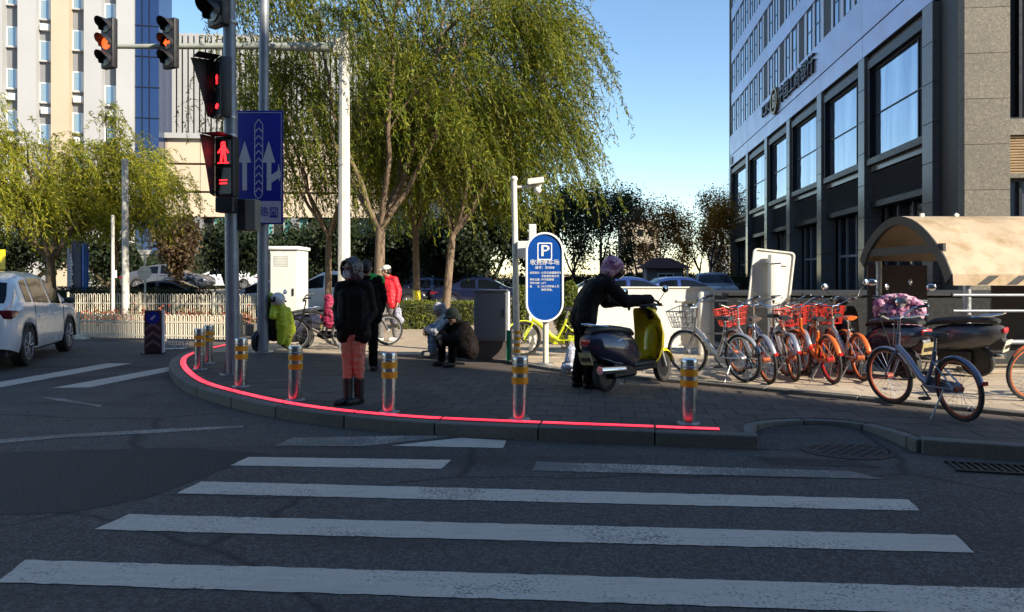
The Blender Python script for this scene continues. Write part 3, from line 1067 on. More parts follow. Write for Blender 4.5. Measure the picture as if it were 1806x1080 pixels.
for j in range(18):
    MB().b2((WID + 0.73, 0.04, 2 + j * 2.75), (WID + 2.76, 0.12, 2.08 + j * 2.75)).build('glazing_bar', M['frame_dark'], gl, smooth=False)
for x in (WID + 1.32, WID + 1.92):
    MB().b2((x - .03, 0.03, 0), (x + .03, 0.115, HT)).build('glazing_bar', M['frame_dark'], gl, smooth=False)

# ------------------------------------------------------------------ block with white fins behind the willows
fb = thing('finned_building', 'office block with close white vertical fins seen through the willows', 'building', (-42.5, 92, 0), R(4))
MB().b2((0, 0.8, 8), (31, 16, 31.0)).build('core', M['blue_glass'], fb, smooth=False)
MB().b2((0, 0.4, 0), (31, 16, 8)).build('base', M['tower_grey'], fb, smooth=False)
fin = MB().b2((-0.22, -0.35, 10), (0.22, 0.8, 32.0)).mesh('fin', smooth=False)
fin.materials.append(M['tower_white'])
for i in range(44):
    link('fin', fin, None, fb, (0.35 + i * 0.70, 0, 0))
for j in range(7):
    MB().b2((0, 0.55, 10 + j * 3.4), (31, 0.79, 10.5 + j * 3.4)).build('floor_band', M['tower_white'], fb, smooth=False)

# ------------------------------------------------------------------ cream podium with teal windows
pod = thing('podium_building', 'cream banded low building with teal windows behind the signal pole', 'building', (-38.0, 68, 0), R(5))
M['podium'] = mat('podium_stone', (0.58, 0.47, 0.34), 0.7, 0, 0.06, 0.4)
M['teal'] = NT('teal_glass').out((0.10, 0.32, 0.32), 0.1, 0.3)
MB().b2((0, 0.5, 0), (36, 12, 14)).build('core', M['dark_hole'], pod, smooth=False)
for z0, z1 in ((7.2, 9.4), (9.6, 12.0), (12.2, 14.4)):
    for k in range(12):
        MB().b2((k * 3.0 + 0.03, -0.2, z0), (k * 3.0 + 2.97, 0.5, z1)).build('cladding_panel', M['podium'], pod, smooth=False)
MB().b2((-0.2, -0.6, 14.42), (36.2, 0.6, 14.9)).build('cornice', M['tower_white'], pod, smooth=False)
tealw = MB().b2((0, 0.0, 0), (2.2, 0.1, 3.2)).mesh('window', smooth=False)
tealw.materials.append(M['teal'])
barw = MB()
for k in range(4):
    barw.b2((k * 0.73 - 0.04, -0.05, 0), (k * 0.73 + 0.04, -0.003, 3.2))
barw.b2((0, -0.048, 1.5), (2.2, -0.004, 1.6))
barw = barw.mesh('glazing_bar', smooth=False)
barw.materials.append(M['tower_white'])
for k in range(11):
    o = link('window', tealw, None, pod, (0.5 + k * 3.2, 0.38, 3.9))
    link('glazing_bar', barw, None, o)
for k in range(9):
    MB().b2((k * 4.4 - 0.35, -0.15, 0), (k * 4.4 + 0.35, 0.5, 7.2)).build('column', M['tower_grey'], pod, smooth=False)

# far pale block seen between the bare trees
fbk = thing('apartment_block', 'pale sunlit block far off between the autumn trees', 'building', (22.5, 150, 0), R(-3))
MB().b2((0, 0, 0), (7.5, 10, 13)).build('wall', M['tower_beige'], fbk, smooth=False)
wm = MB().b2((0, -0.06, 0), (1.1, 0.02, 1.4)).mesh('window', smooth=False)
wm.materials.append(M['dark_glass'])
for i in range(3):
    for j in range(4):
        link('window', wm, None, fbk, (0.9 + i * 2.2, 0, 1.2 + j * 2.9))
MB().b2((-0.2, -0.2, 13), (7.7, 10.2, 13.4)).build('parapet', M['tower_white'], fbk, smooth=False)
fb2 = thing('apartment_block', 'long low pale block behind the autumn trees beside the bank', 'building', (40, 140, 0), R(0))
MB().b2((0, 0, 0), (22, 10, 7.5)).build('wall', M['tower_white'], fb2, smooth=False)
MB().b2((-.2, -.2, 7.5), (22.2, 10.2, 7.9)).build('parapet', M['tower_beige'], fb2, smooth=False)
for i in range(8):
    link('window', wm, None, fb2, (1 + i * 2.6, 0, 4.5))
    link('window', wm, None, fb2, (1 + i * 2.6, 0, 1.5))

# hut with a red roof
hut = thing('hut', 'small gate hut with a dark red hipped roof behind the parked cars', 'hut', (9.4, 46, 0.1))
M['red_roof'] = mat('red_roof', (0.11, 0.045, 0.04), 0.8, 0, 0.15, 4, 0.2, 30)
MB().b2((-1.1, -0.9, 0), (1.1, 0.9, 2.05)).build('wall', M['tower_grey'], hut, smooth=False)
MB().add([(-1.55, -1.3, 2.0), (1.55, -1.3, 2.0), (1.55, 1.3, 2.0), (-1.55, 1.3, 2.0), (-0.5, 0, 2.65), (0.5, 0, 2.65)],
         [(0, 1, 5, 4), (1, 2, 5), (2, 3, 4, 5), (3, 0, 4), (3, 2, 1, 0)]).build('roof', M['red_roof'], hut, smooth=False)
w = MB().b2((-0.5, -0.95, 0.9), (0.5, -0.9, 1.7)).build('window', M['white'], hut, smooth=False)
MB().b2((-0.43, -0.965, 0.97), (-0.03, -0.952, 1.63)).b2((0.03, -0.965, 0.97), (0.43, -0.952, 1.63)).build('pane', M['dark_glass'], w, smooth=False)
for x in (-1.3, 1.3):
    MB().cyl((x, -1.15, 0), (x, -1.15, 2.0), 0.05, n=8).build('post', M['white'], hut)

# dark granite terrace in front of the bank entrance
tr0 = thing('terrace', 'low dark granite terrace behind the bike row, before the bank', 'terrace', (4.35, 14.9, ZR))
MB().b2((0, 0, 0), (10.5, 7.6, 0.98)).build('wall', M['dark_hole'], tr0, smooth=False)
for k in range(7):
    MB().b2((k * 1.5 + 0.004, -0.05, 0.985), (k * 1.5 + 1.496, 0.40, 1.05)).build('coping_slab', M['granite_black'], tr0, bevel=0.008, smooth=False)
MB().b2((0, -0.25, 0), (10.5, -0.004, 0.10)).build('footing', M['tile_lit_tone'], tr0, bevel=0.01, smooth=False)


# ------------------------------------------------------------------ trees
def leaf_mesh(name, base, t, w, L, W):
    """diamond leaves: base points, directions t, width directions w (n x 3 arrays), lengths and widths"""
    n = len(base)
    co = np.empty((n, 4, 3))
    co[:, 0] = base
    co[:, 1] = base + t * (L * 0.45)[:, None] + w * (W * 0.5)[:, None]
    co[:, 2] = base + t * L[:, None]
    co[:, 3] = base + t * (L * 0.45)[:, None] - w * (W * 0.5)[:, None]
    me = bpy.data.meshes.new(name)
    me.vertices.add(n * 4)
    me.vertices.foreach_set('co', co.ravel())
    me.loops.add(n * 4)
    me.loops.foreach_set('vertex_index', np.arange(n * 4, dtype=np.int32))
    me.polygons.add(n)
    me.polygons.foreach_set('loop_start', np.arange(0, n * 4, 4, dtype=np.int32))
    me.polygons.foreach_set('loop_total', np.full(n, 4, dtype=np.int32))
    me.update(calc_edges=True)
    me.validate()
    return me


def unit(a):
    return a / np.maximum(np.linalg.norm(a, axis=1), 1e-9)[:, None]


def bezier(a, b, c, n):
    return [a * (1 - t) ** 2 + b * 2 * t * (1 - t) + c * t * t for t in [k / n for k in range(n + 1)]]


def willow(label, base, H, Rad, tr, fork, nstr, seed, leaf, lean=(0, 0), slen=2.6, zmin=2.6, group='willows at the street corner', limbs=6, spread=0.55, off=(0, 0), gap=0.0, lsize=1.0, bark='bark', ts=0.06, azim=None):
    rng = random.Random(seed)
    nr = np.random.default_rng(seed)
    root = thing('willow_tree', label, 'tree', base, 0, group)
    wood = MB()
    f0 = V((lean[0], lean[1], fork))
    pts = bezier(V((0, 0, -0.1)), V((lean[0] * .2 + rng.uniform(-.08, .08), lean[1] * .4, fork * .5)), f0, 8)
    wood.tube(pts, [tr * (1.25 if i == 0 else 1.06 - 0.03 * i) for i in range(9)], 12)
    tw = MB()
    tips = []
    cx, cy = off
    for i in range(limbs):
        az = 2 * math.pi * (i + rng.uniform(-.3, .3)) / limbs if azim is None else R(azim[i % len(azim)] + rng.uniform(-8, 8))
        rr = Rad * spread * rng.uniform(0.7, 1.1)
        e = V((lean[0] + cx + rr * math.cos(az), lean[1] + cy + rr * math.sin(az), fork + (H - fork) * rng.uniform(.62, .95)))
        mid = f0 + V(((e.x - f0.x) * .75, (e.y - f0.y) * .75, (e.z - f0.z) * .38))
        lp = bezier(f0 - V((0, 0, 0.12)), mid, e, 10)
        lp = [p + V((rng.uniform(-.06, .06), rng.uniform(-.06, .06), 0)) if 0 < k else p for k, p in enumerate(lp)]
        wood.tube(lp, [tr * (0.56 - 0.046 * k) for k in range(11)], 8)
        for j in range(7):
            t0 = rng.uniform(.25, 1)
            k = min(9, int(t0 * 10))
            s0 = lp[k]
            az2 = az + rng.uniform(-1.5, 1.5)
            rr2 = Rad * rng.uniform(.3, .6)
            e2 = s0 + V((rr2 * math.cos(az2), rr2 * math.sin(az2), rng.uniform(-.05, .28) * (H - fork)))
            e2.z = min(e2.z, H)
            bp = bezier(s0, s0.lerp(e2, .5) + V((0, 0, .12 * (H - fork))), e2, 7)
            wood.tube(bp, [tr * 0.2 * (1 - .11 * q) for q in range(8)], 6)
            for q in range(2, 8):
                tips.append((bp[q], V((math.cos(az2), math.sin(az2), 0))))
        for q in range(4, 11):
            tips.append((lp[q], V((math.cos(az), math.sin(az), 0))))
    wood.build('trunk', M[bark], root, angle=80)
    B, T = [], []
    cen = V((lean[0] + cx, lean[1] + cy, 0))
    for i in range(nstr):
        p, out = tips[rng.randrange(len(tips))]
        p = p.copy() + V((rng.uniform(-.45, .45), rng.uniform(-.45, .45), rng.uniform(-.2, .3)))
        a = rng.uniform(0, 6.283)
        v = out * rng.uniform(.1, .9) + V((math.cos(a), math.sin(a), 0)) * rng.uniform(.1, .6) + V((0, 0, rng.uniform(.1, .8)))
        if noise.noise(V((p.x * .75 + seed, p.y * .75, p.z * .75))) < -.12 and rng.random() < .85:
            continue
        L = slen * rng.uniform(.3, 1.2) * (1.5 if rng.random() < .12 else 1)
        wx, wy = .030 + .045 * noise.noise(V((p.x * .5, p.z * .5, seed))), .03 * noise.noise(V((p.y * .5, p.z * .5, seed + 5)))
        step = 0.09
        zl = zmin + rng.uniform(-.55, .8) + 0.5 * noise.noise(V((p.x, p.y, 3.1)))
        path = [p.copy()]
        ln = 0
        while ln < L:
            v = v * 0.88 + V((rng.uniform(-.07, .07) + wx, rng.uniform(-.07, .07) + wy, -0.115))
            v2 = v.normalized() * step
            p = p + v2
            if p.z < zl:
                break
            path.append(p.copy())
            ln += step
        if len(path) < 3:
            continue
        if i % 4 == 0:
            tw.tube(path[::3] + [path[-1]], 0.0045, 3, caps=False)
        bare = rng.random() < gap
        if bare:
            continue
        for q in range(1, len(path)):
            d = (path[q] - path[q - 1]).normalized()
            for _ in range(2):
                B.append(path[q] + (path[q - 1] - path[q]) * rng.random())
                T.append(d)
    if tw.v:
        tag(tw.build('twigs', M['twig'], root, smooth=False), kind='stuff')
    B, T = np.array(B), np.array(T)
    n = len(B)
    T = unit(T + nr.normal(0, .55, (n, 3)))
    Wd = unit(np.cross(T, nr.normal(0, 1, (n, 3))))
    me = leaf_mesh('crown', B, T, Wd, nr.uniform(.10, .18, n) * lsize, nr.uniform(.022, .038, n) * lsize)
    link('crown', me, M[leaf], root)
    return root


def on(px, d, z):
    p = P(px, HY, d)
    return V((p.x, p.y, z))


willow('big willow with a thick forked trunk behind the person in the red jacket', on(668, 19.0, ZP), 10.8, 4.2, 0.145, 2.75, 2500, 11, 'willow', (0.05, 0), 2.2, 2.75, limbs=7, azim=[160, 20, 60, 100, 210, 300, 350])
willow('willow with a leaning trunk at the right end of the willow group', on(783, 20.5, ZP), 9.4, 3.35, 0.115, 2.7, 2500, 23, 'willow', (0.25, 0), 2.3, 2.9, limbs=7, off=(0.3, 0), azim=[20, 350, 60, 120, 300, 200, 40])
willow('willow whose trunk carries a yellow painted band', on(735, 24.0, ZP), 11.8, 3.6, 0.12, 3.0, 2300, 35, 'willow', (-0.05, 0), 2.3, 3.0, limbs=7, off=(0.3, 0))
willow('thin pale trunked willow behind the white mast, left of the group', on(580, 21.0, ZP), 9.8, 3.2, 0.10, 2.7, 1200, 47, 'willow', (0.0, 0), 2.2, 3.2, limbs=5, off=(-0.4, 0), gap=0.25, azim=[175, 140, 40, 350, 220])
willow('gold green willow behind the white car, leftmost', on(94, 25.0, 0.05), 7.6, 3.7, 0.16, 2.2, 2000, 59, 'willow_gold', (-0.1, 0), 1.9, 2.9, 'willows on the left side', limbs=6, off=(-0.9, 0), lsize=1.15)
willow('yellow willow around the white lamp pole on the left', on(196, 27.0, 0.05), 7.0, 2.3, 0.10, 2.5, 1200, 61, 'willow_gold', (0.2, 0), 1.8, 3.2, 'willows on the left side', limbs=5, off=(0.3, 0), lsize=1.15)
# yellow paint band on the third trunk is a part of its own
for o in C.objects:
    if o.get('label', '').startswith('willow whose trunk'):
        MB().lathe([(0.13, 0.62), (0.137, 0.63), (0.133, 0.98), (0.126, 0.99)], 16).build('painted_band', M['yellow'], o)


def tree(name, label, base, H, Rad, tr, clear, nleaf, seed, leaf, group, lsize=0.2, bark='bark_dark', dens=1.0, columnar=1.0, levels=3):
    """broad tree: forked limbs and leaves clustered round their tips"""
    rng = random.Random(seed)
    nr = np.random.default_rng(seed)
    root = thing(name, label, 'tree', base, 0, group)
    wood = MB()
    tips = []

    def grow(p, d, L, r, lv):
        n = 4
        pts = [p]
        for k in range(n):
            d = (d + V((rng.uniform(-.16, .16), rng.uniform(-.16, .16), rng.uniform(-.02, .10)))).normalized()
            pts.append(pts[-1] + d * (L / n))
        wood.tube(pts, [r * (1 - .13 * k) for k in range(n + 1)], 5 if lv else 8, caps=False)
        if lv >= 2:
            tips.extend(pts[1:])
        if lv < levels:
            for k in range(4 if lv == 0 else 3):
                a = rng.uniform(0, 6.283)
                q = pts[-1] if k < 2 else pts[rng.randint(2, 4)]
                nd = (d * .75 + V((math.cos(a) * columnar, math.sin(a) * columnar, rng.uniform(-.1, .5))) * .75).normalized()
                grow(q, nd, L * rng.uniform(.6, .8), r * .55, lv + 1)
    grow(V((0, 0, -0.1)), V((rng.uniform(-.05, .05), 0, 1)), clear, tr, 0)
    mx = max(V((t.x, t.y, 0)).length for t in tips)
    mz = max(t.z for t in tips)
    kx, kz = Rad * .85 / mx, (H * .94 - clear) / max(.1, mz - clear)

    def fit(p):
        p = V(p)
        g = max(0, min(1, (p.z - clear * .7) / (clear * .6 + .01)))
        return V((p.x * (1 + (kx - 1) * g), p.y * (1 + (kx - 1) * g), p.z if p.z < clear else clear + (p.z - clear) * kz))
    wood.v = [tuple(fit(p)) for p in wood.v]
    tips = np.array([fit(t) for t in tips])
    wood.build('trunk', M[bark], root, angle=80)
    if nleaf:
        idx = nr.integers(0, len(tips), nleaf)
        s = np.array([Rad * .14, Rad * .14, Rad * .12])
        B = tips[idx] + nr.normal(0, 1, (nleaf, 3)) * s
        T = unit(nr.normal(0, 1, (nleaf, 3)) + np.array([0, 0, -.4]))
        Wd = unit(np.cross(T, nr.normal(0, 1, (nleaf, 3))))
        me = leaf_mesh('crown', B, T, Wd, nr.uniform(.6, 1.3, nleaf) * lsize, nr.uniform(.4, .8, nleaf) * lsize)
        link('crown', me, M[leaf], root)
    return root


def at(px, topy, d, z=0.1):
    """base point and height of a tree whose top shows at (px, topy)"""
    p = P(px, topy, d)
    return V((p.x, d, z)), p.z - z


gr = 'trees beyond the parking area'
for k, (px, ty, d, rad, leaf, n, lab) in enumerate((
        (945, 335, 38, 2.6, 'evergreen', 9000, 'dark tree directly behind the blue parking sign'),
        (1010, 318, 46, 3.2, 'far_green', 9000, 'dark leafy tree above the round clipped shrub'),
        (1062, 325, 50, 3.0, 'far_green', 8000, 'grey green thinning tree above the pink helmet'),
        (1120, 318, 54, 2.8, 'brown_leaf', 3600, 'nearly bare tree with dark limbs, left of the orange tree'),
        (1172, 340, 56, 2.8, 'autumn', 7000, 'orange brown autumn tree above the red roofed hut'),
        (1222, 365, 60, 2.5, 'autumn', 4600, 'low brown tree right of the red roofed hut'),
        (1252, 335, 52, 2.6, 'autumn', 6500, 'rust coloured tree near the far end of the bank'),
        (1288, 325, 64, 3.0, 'brown_leaf', 5200, 'grey brown tree touching the far end of the bank'))):
    b, h = at(px, ty, d)
    tree('street_tree', lab, b, h, rad, 0.14, h * .30, n, 101 + k, leaf, gr, 0.17)
gr = 'dark trees behind the willows'
for k, (px, ty, d, rad, n, lab) in enumerate((
        (318, 372, 33, 1.5, 5000, 'dark brownish conifer shaped tree under the cream building'),
        (395, 395, 36, 2.3, 7000, 'dark bushy tree behind the white parked saloon'),
        (500, 392, 38, 2.6, 8000, 'dark bushy tree behind the white street cabinet'),
        (620, 385, 36, 2.6, 8000, 'dark tree behind the thin pale willow trunk'),
        (705, 372, 38, 2.8, 9000, 'dark tree between the two thickest willow trunks'),
        (790, 360, 36, 2.8, 9000, 'dark tree behind the leaning willow trunk'),
        (868, 350, 34, 2.5, 9000, 'dark tree behind the grey street cabinet'),
        (60, 400, 38, 3.0, 8000, 'dark tree behind the leftmost willow'),
        (190, 405, 40, 3.0, 8000, 'dark tree behind the blue pylon sign'))):
    b, h = at(px, ty, d)
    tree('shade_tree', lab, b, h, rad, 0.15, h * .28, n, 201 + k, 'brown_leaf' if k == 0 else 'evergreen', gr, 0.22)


def leafy(name, label, cat, loc, pts, n, leaf, seed, lsize=0.05, group=None, core=None, stem=None):
    """clipped shrub or hedge: leaves over the given boxes/ellipsoids with a twiggy core"""
    nr = np.random.default_rng(seed)
    root = thing(name, label, cat, loc, 0, group)
    tot = sum(p[1][0] * p[1][1] + p[1][2] * (p[1][0] + p[1][1]) for p in pts)
    B = []
    mbc = MB()
    for c_, r_, shape in pts:
        m = int(n * (r_[0] * r_[1] + r_[2] * (r_[0] + r_[1])) / tot)
        u_ = nr.normal(0, 1, (m, 3))
        if shape == 'e':
            u_ = unit(u_) * nr.uniform(.82, 1.04, (m, 1))
        else:
            u_ = u_ / np.max(np.abs(u_), axis=1)[:, None] * nr.uniform(.84, 1.04, (m, 1))
        bump = np.array([noise.noise(V((q[0] * 2.1 + seed, q[1] * 2.1, q[2] * 2.1))) for q in u_])
        B.append(u_ * (np.array(r_) * (1 + .09 * bump[:, None])) + np.array(c_))
        if shape == 'e':
            mbc.ell(c_, [k * .86 for k in r_], 12, 8)
        else:
            mbc.box(c_, [k * 2 * .86 for k in r_])
    B = np.concatenate(B)
    m = len(B)
    T = unit(nr.normal(0, 1, (m, 3)) + np.array([0, 0, .5]))
    Wd = unit(np.cross(T, nr.normal(0, 1, (m, 3))))
    link('foliage', leaf_mesh('foliage', B, T, Wd, nr.uniform(.7, 1.3, m) * lsize, nr.uniform(.4, .75, m) * lsize), M[leaf], root)
    mbc.build('inner_branches', core or M['hedge_core'], root)
    if stem:
        MB().tube([(0, 0, -.05), (0.01, 0, stem)], [.035, .025], 7).build('stem', M['bark_dark'], root)
    return root


M['hedge_core'] = mat('hedge_twigs', (0.025, 0.03, 0.012), 0.95, 0, 0.3, 12)
leafy('hedge', 'clipped sunlit hedge right of the person in the red jacket', 'hedge', on(738, 20.5, ZP), [((0, 0, .33), (.62, .5, .40), 'b')], 5200, 'hedge', 5, 0.06)
leafy('hedge', 'low clipped hedge behind the two sitting people', 'hedge', on(822, 21.5, ZP), [((0, 0, .33), (.80, .5, .36), 'b')], 5200, 'hedge', 6, 0.06)
leafy('shrub', 'round clipped green shrub right of the blue parking sign', 'shrub', on(1004, 15.0, ZR), [((0, 0, .66), (.30, .36, .60), 'e')], 4200, 'hedge', 8, 0.055, stem=.3)
leafy('shrub', 'green shrub between the camera pole and the blue parking sign', 'shrub', on(922, 15.2, ZR), [((0, 0, .60), (.24, .34, .56), 'e')], 3200, 'hedge', 9, 0.055, stem=.3)
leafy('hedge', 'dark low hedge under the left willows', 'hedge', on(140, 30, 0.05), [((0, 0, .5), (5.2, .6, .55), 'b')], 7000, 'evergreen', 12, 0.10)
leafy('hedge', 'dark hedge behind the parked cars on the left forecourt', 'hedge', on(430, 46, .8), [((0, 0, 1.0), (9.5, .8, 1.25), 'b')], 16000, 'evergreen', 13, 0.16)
leafy('hedge', 'dark hedge behind the parked cars on the right', 'hedge', on(1120, 50, .1), [((0, 0, .75), (9.5, .8, .85), 'b')], 14000, 'far_green', 14, 0.15)


# ------------------------------------------------------------------ signals, signs, poles
M['lens_dark'] = mat('dark_lens', (0.02, 0.022, 0.022), 0.25, 0, 0.2, 10, coat=0.3)
M['box_beige'] = mat('signal_box_back', (0.20, 0.19, 0.16), 0.5, 0, 0.1, 5)
M['sign_txt'] = M['white']
def signal_man(mb, s, y):
    """standing figure of lamp dots, facing -y, centred at origin, height about 2*s"""
    mb.ell((0, y, s * .78), (s * .17, .004, s * .17), 10, 6)
    for a, b, w in (((0, .58), (0, 0.0), .17), ((-.05, .5), (-.33, -.02), .075), ((.05, .5), (.33, -.02), .075), ((-.08, .02), (-.15, -.8), .085), ((.08, .02), (.15, -.8), .085)):
        mb.cap((a[0] * s, y, a[1] * s), (b[0] * s, y, b[1] * s), w * s, w * s * .85, 8)
    mb.box((0, y, -s * .92), (s * .75, .008, s * .09))


def walk_signal(parent, loc, yaw, man=True, sides=(-1,)):
    h = MB().box((0, 0.06, 0), (0.30, 0.16, 0.86)).build('pedestrian_signal', M['black'], parent, bevel=0.015, seg=2)
    h.location = loc
    h.rotation_euler = (0, 0, yaw)
    MB().box((0, -0.022, 0.21), (0.26, 0.012, 0.38)).box((0, -0.022, -0.21), (0.26, 0.012, 0.38)).build('lens', M['lens_dark'], h, bevel=0.004)
    hood = MB()
    for s in sides:
        x = 0.148 * s
        hood.prism([(0, 0.43), (-0.33, 0.41), (-0.20, 0.0), (-0.10, -0.40), (0, -0.43)], -0.004, 0.004,
                   Matrix.Translation((x, -0.02, 0)) @ Matrix(((0, 0, 1, 0), (1, 0, 0, 0), (0, 1, 0, 0), (0, 0, 0, 1))))
    hood.box((0, -0.17, 0.432), (0.30, 0.30, 0.008))
    hood.build('hood', M['black'], h, smooth=False)
    lamp = MB()
    if man:
        signal_man(lamp, 0.165, -0.031)
        lamp.v = [(x * 1.45, y, zz + .20) for x, y, zz in lamp.v]
        lamp.build('lit_figure', M['red_lamp'], h)
        dgt = MB()
        for zz in (-0.20, -0.245):
            dgt.box((0, -0.031, zz), (0.13, 0.008, 0.018))
        dgt.build('lit_digits', M['red_lamp'], h, bevel=0.004)
    else:
        signal_man(lamp, 0.07, -0.031)
        lamp.v = [(x, y, zz + 0.12) for x, y, zz in lamp.v]
        lamp.build('lit_figure', M['red_lamp'], h)
        dgt = MB()
        for q in range(3):
            dgt.box((-0.04 + q * .045, -0.031, -0.27), (0.03, 0.008, 0.05 if q != 1 else .08))
        dgt.build('lit_digits', M['red_lamp'], h, bevel=0.004)
    return h


def vehicle_signal(parent, loc, yaw, lit=1, lampmat=None, arrow=False, s=1.0):
    h = MB().box((0, 0.07, 0), (0.40 * s, 0.15 * s, 1.16 * s)).build('signal_head', M['black'], parent, bevel=0.03, seg=2)
    h.location = loc
    h.rotation_euler = (0, 0, yaw)
    for k in range(3):
        zc = (0.385 - 0.385 * k) * s
        Mx = Matrix.Translation((0, -0.005, zc)) @ Matrix.Rotation(R(90), 4, 'X')
        on_ = k == lit and lampmat is not None
        MB().lathe([(0.15 * s, 0.0), (0.14 * s, 0.018), (0.08 * s, 0.03), (0, 0.034)], 20, Mx).build('lens', (lampmat if on_ and not arrow else M['lens_dark']), h)
        if on_ and arrow:
            a = MB()
            a.prism([(-.11, 0), (-.02, .09), (-.02, .035), (.11, .035), (.11, -.035), (-.02, -.035), (-.02, -.09)], .036, .044, Mx)
            a.build('lit_arrow', lampmat, h, smooth=False)
        v = MB()
        rows = []
        for q, yy in enumerate((0.0, -0.26 * s)):
            row = []
            n = 18
            for j in range(n + 1):
                an = R(-28) + R(236) * j / n
                tap = 1.0 if q == 0 else 0.98
                ysh = yy * (0.35 + 0.65 * max(0, math.sin(an)) ** .6) if math.sin(an) > 0 else yy * .35
                row.append(V((0.17 * s * tap * math.cos(an), ysh - 0.004, zc + 0.17 * s * tap * math.sin(an))))
            rows.append(row)
        v.grid(rows)
        v.grid([[p * 1.0 + V((0, 0, 0)) - V((p.x, 0, p.z - zc)) * .045 for p in r_] for r_ in reversed(rows)])
        v.build('visor', M['black'], h)
    return h




# pole on the corner with the pedestrian signals
b0 = G(411, 660, ZP)
DP = b0.y
tp = thing('traffic_light_pole', 'grey corner pole with red pedestrian signals, behind a bollard', 'traffic light', b0)
MB().tube([(0, 0, 0.02), (-0.03, 0, 3.0), (-0.07, 0, 6.6)], [0.098, 0.092, 0.084], 20).build('pole', M['pole_grey'], tp)
MB().lathe([(0.19, 0), (0.19, 0.022), (0.10, 0.024)], 24).build('base_plate', M['galv'], tp)
for k in range(4):
    a = R(20 + 90 * k)
    MB().prism([(0.09, 0.022), (0.18, 0.022), (0.095, 0.22)], -0.006, 0.006, Matrix.Rotation(a, 4, 'Z') @ Matrix.Rotation(R(90), 4, 'X')).build('gusset', M['galv'], tp, smooth=False)


def loc_on(px, py, d, base):
    return P(px, py, d) - base


walk_signal(tp, loc_on(396, 294, DP - 0.12, b0), R(-14), True)
walk_signal(tp, loc_on(386, 155, DP - 0.06, b0), R(-52), False)
MB().box((0, 0, 0), (0.26, 0.2, 0.22)).build('control_box', M['black'], tp, bevel=0.012, loc=loc_on(400, 362, DP - 0.12, b0))
bx = MB().box((0, 0, 0), (0.26, 0.22, 0.46)).build('rear_signal_box', M['box_beige'], tp, bevel=0.012, loc=loc_on(440, 380, DP + 0.1, b0))
MB().box((-0.08, -0.115, 0), (0.11, 0.012, 0.45)).build('box_seam', M['black'], bx, smooth=False)
vehicle_signal(tp, loc_on(378, -26, DP - 0.1, b0), R(-38), 3)
for py in (208, 240, 345, 40):
    br_ = MB().lathe([(0.101, -0.02), (0.104, -0.015), (0.104, 0.015), (0.101, 0.02)], 20)
    br_.build('clamp', M['galv'], tp, loc=(-0.045, 0, loc_on(400, py, DP, b0).z))

# pole with the blue lane sign
b0 = G(463, 622, ZP)
DS = b0.y
sp = thing('lane_sign', 'blue lane direction sign with two arrows on a grey pole', 'road sign', b0)
MB().tube([(0, 0, 0), (0.035, 0, 6.9)], [0.105, 0.085], 20).build('pole', M['pole_grey'], sp)
MB().lathe([(0.2, 0), (0.2, 0.02), (0.11, 0.03)], 24).build('base_plate', M['galv'], sp)
dS = DS - 0.17
k_ = dS / F


def sl(px, py):
    return ((px - 463.5) * k_, EYE + (HY - py) * k_ - b0.z)


board = MB()
x0, z0 = sl(422, 396)
x1, z1 = sl(505, 195)
board.box(((x0 + x1) / 2, -0.155, (z0 + z1) / 2), (x1 - x0, 0.03, z1 - z0))
bo = board.build('sign_board', M['sign_blue'], sp, bevel=0.01, seg=2)
for sx in (-1, 1):
    MB().b2((sx * .30 - .02, -0.138, z0 + .1), (sx * .30 + .02, -0.11, z1 - .1)).build('stiffener', M['galv'], sp, smooth=False)
for zz in (z0 + .3, z1 - .3):
    MB().b2((-.36, -0.109, zz - .025), (.36, -0.085, zz + .025)).build('bracket', M['galv'], sp, smooth=False)
MS = Matrix.Rotation(R(90), 4, 'X')


def flat(parent, name, px, m, y=-0.172, th=0.002):
    pts = [sl(*p) for p in px]
    MB().prism(pts, -y - th, -y + th, MS).build(name, m, parent, smooth=False)


def strip_line(parent, name, px, w, m, y=-0.172):
    mb_ = MB()
    pts = [V((sl(*p)[0], y, sl(*p)[1])) for p in px]
    for a, b in zip(pts, pts[1:]):
        d = (b - a).normalized() * w * .5
        n = V((-d.z, 0, d.x))
        mb_.add([a - d * .4 - n + V((0, -.001, 0)), b + d * .4 - n + V((0, -.001, 0)), b + d * .4 + n + V((0, -.001, 0)), a - d * .4 + n + V((0, -.001, 0))], [(0, 1, 2, 3)])
    mb_.build(name, m, parent, smooth=False)


flat(bo, 'straight_arrow', [(437.5, 249), (449, 287), (441.5, 287), (441.5, 336), (433.5, 336), (433.5, 287), (426, 287)], M['sign_white'])
flat(bo, 'straight_and_right_arrow', [(480, 249), (491.5, 287), (484.5, 287), (484.5, 309), (496, 301), (497, 288), (501.5, 308), (499, 321), (497.5, 314), (484.5, 323), (484.5, 336), (476.5, 336), (476.5, 287), (468.5, 287)], M['sign_white'])
strip_line(bo, 'lane_outline', [(455.5, 220), (462.5, 210.5), (469.5, 220), (469, 341), (466, 348), (462, 350), (458, 348), (455, 341), (455.5, 220)], 0.014, M['sign_white'])
for k in range(9):
    y_ = 228 + k * 13.2
    strip_line(bo, 'lane_chevron', [(456.5, y_ + 5), (462.4, y_ - 2), (468.3, y_ + 5)], 0.016, M['sign_white'])
strip_line(bo, 'border_line', [(425, 352), (425, 199), (502, 199), (502, 352)], 0.010, M['sign_white'])
M['lav'] = mat('sign_lavender', (0.40, 0.38, 0.47), 0.45, 0, 0.05, 5)
flat(bo, 'name_panel', [(425, 355), (502, 355), (502, 393), (425, 393)], M['lav'])
xx, zz = sl(462.5, 374.5)
text('方路', 0.185, M['sign_blue'], bo, (xx, -0.176, zz), (R(90), 0, 0), 0.002)
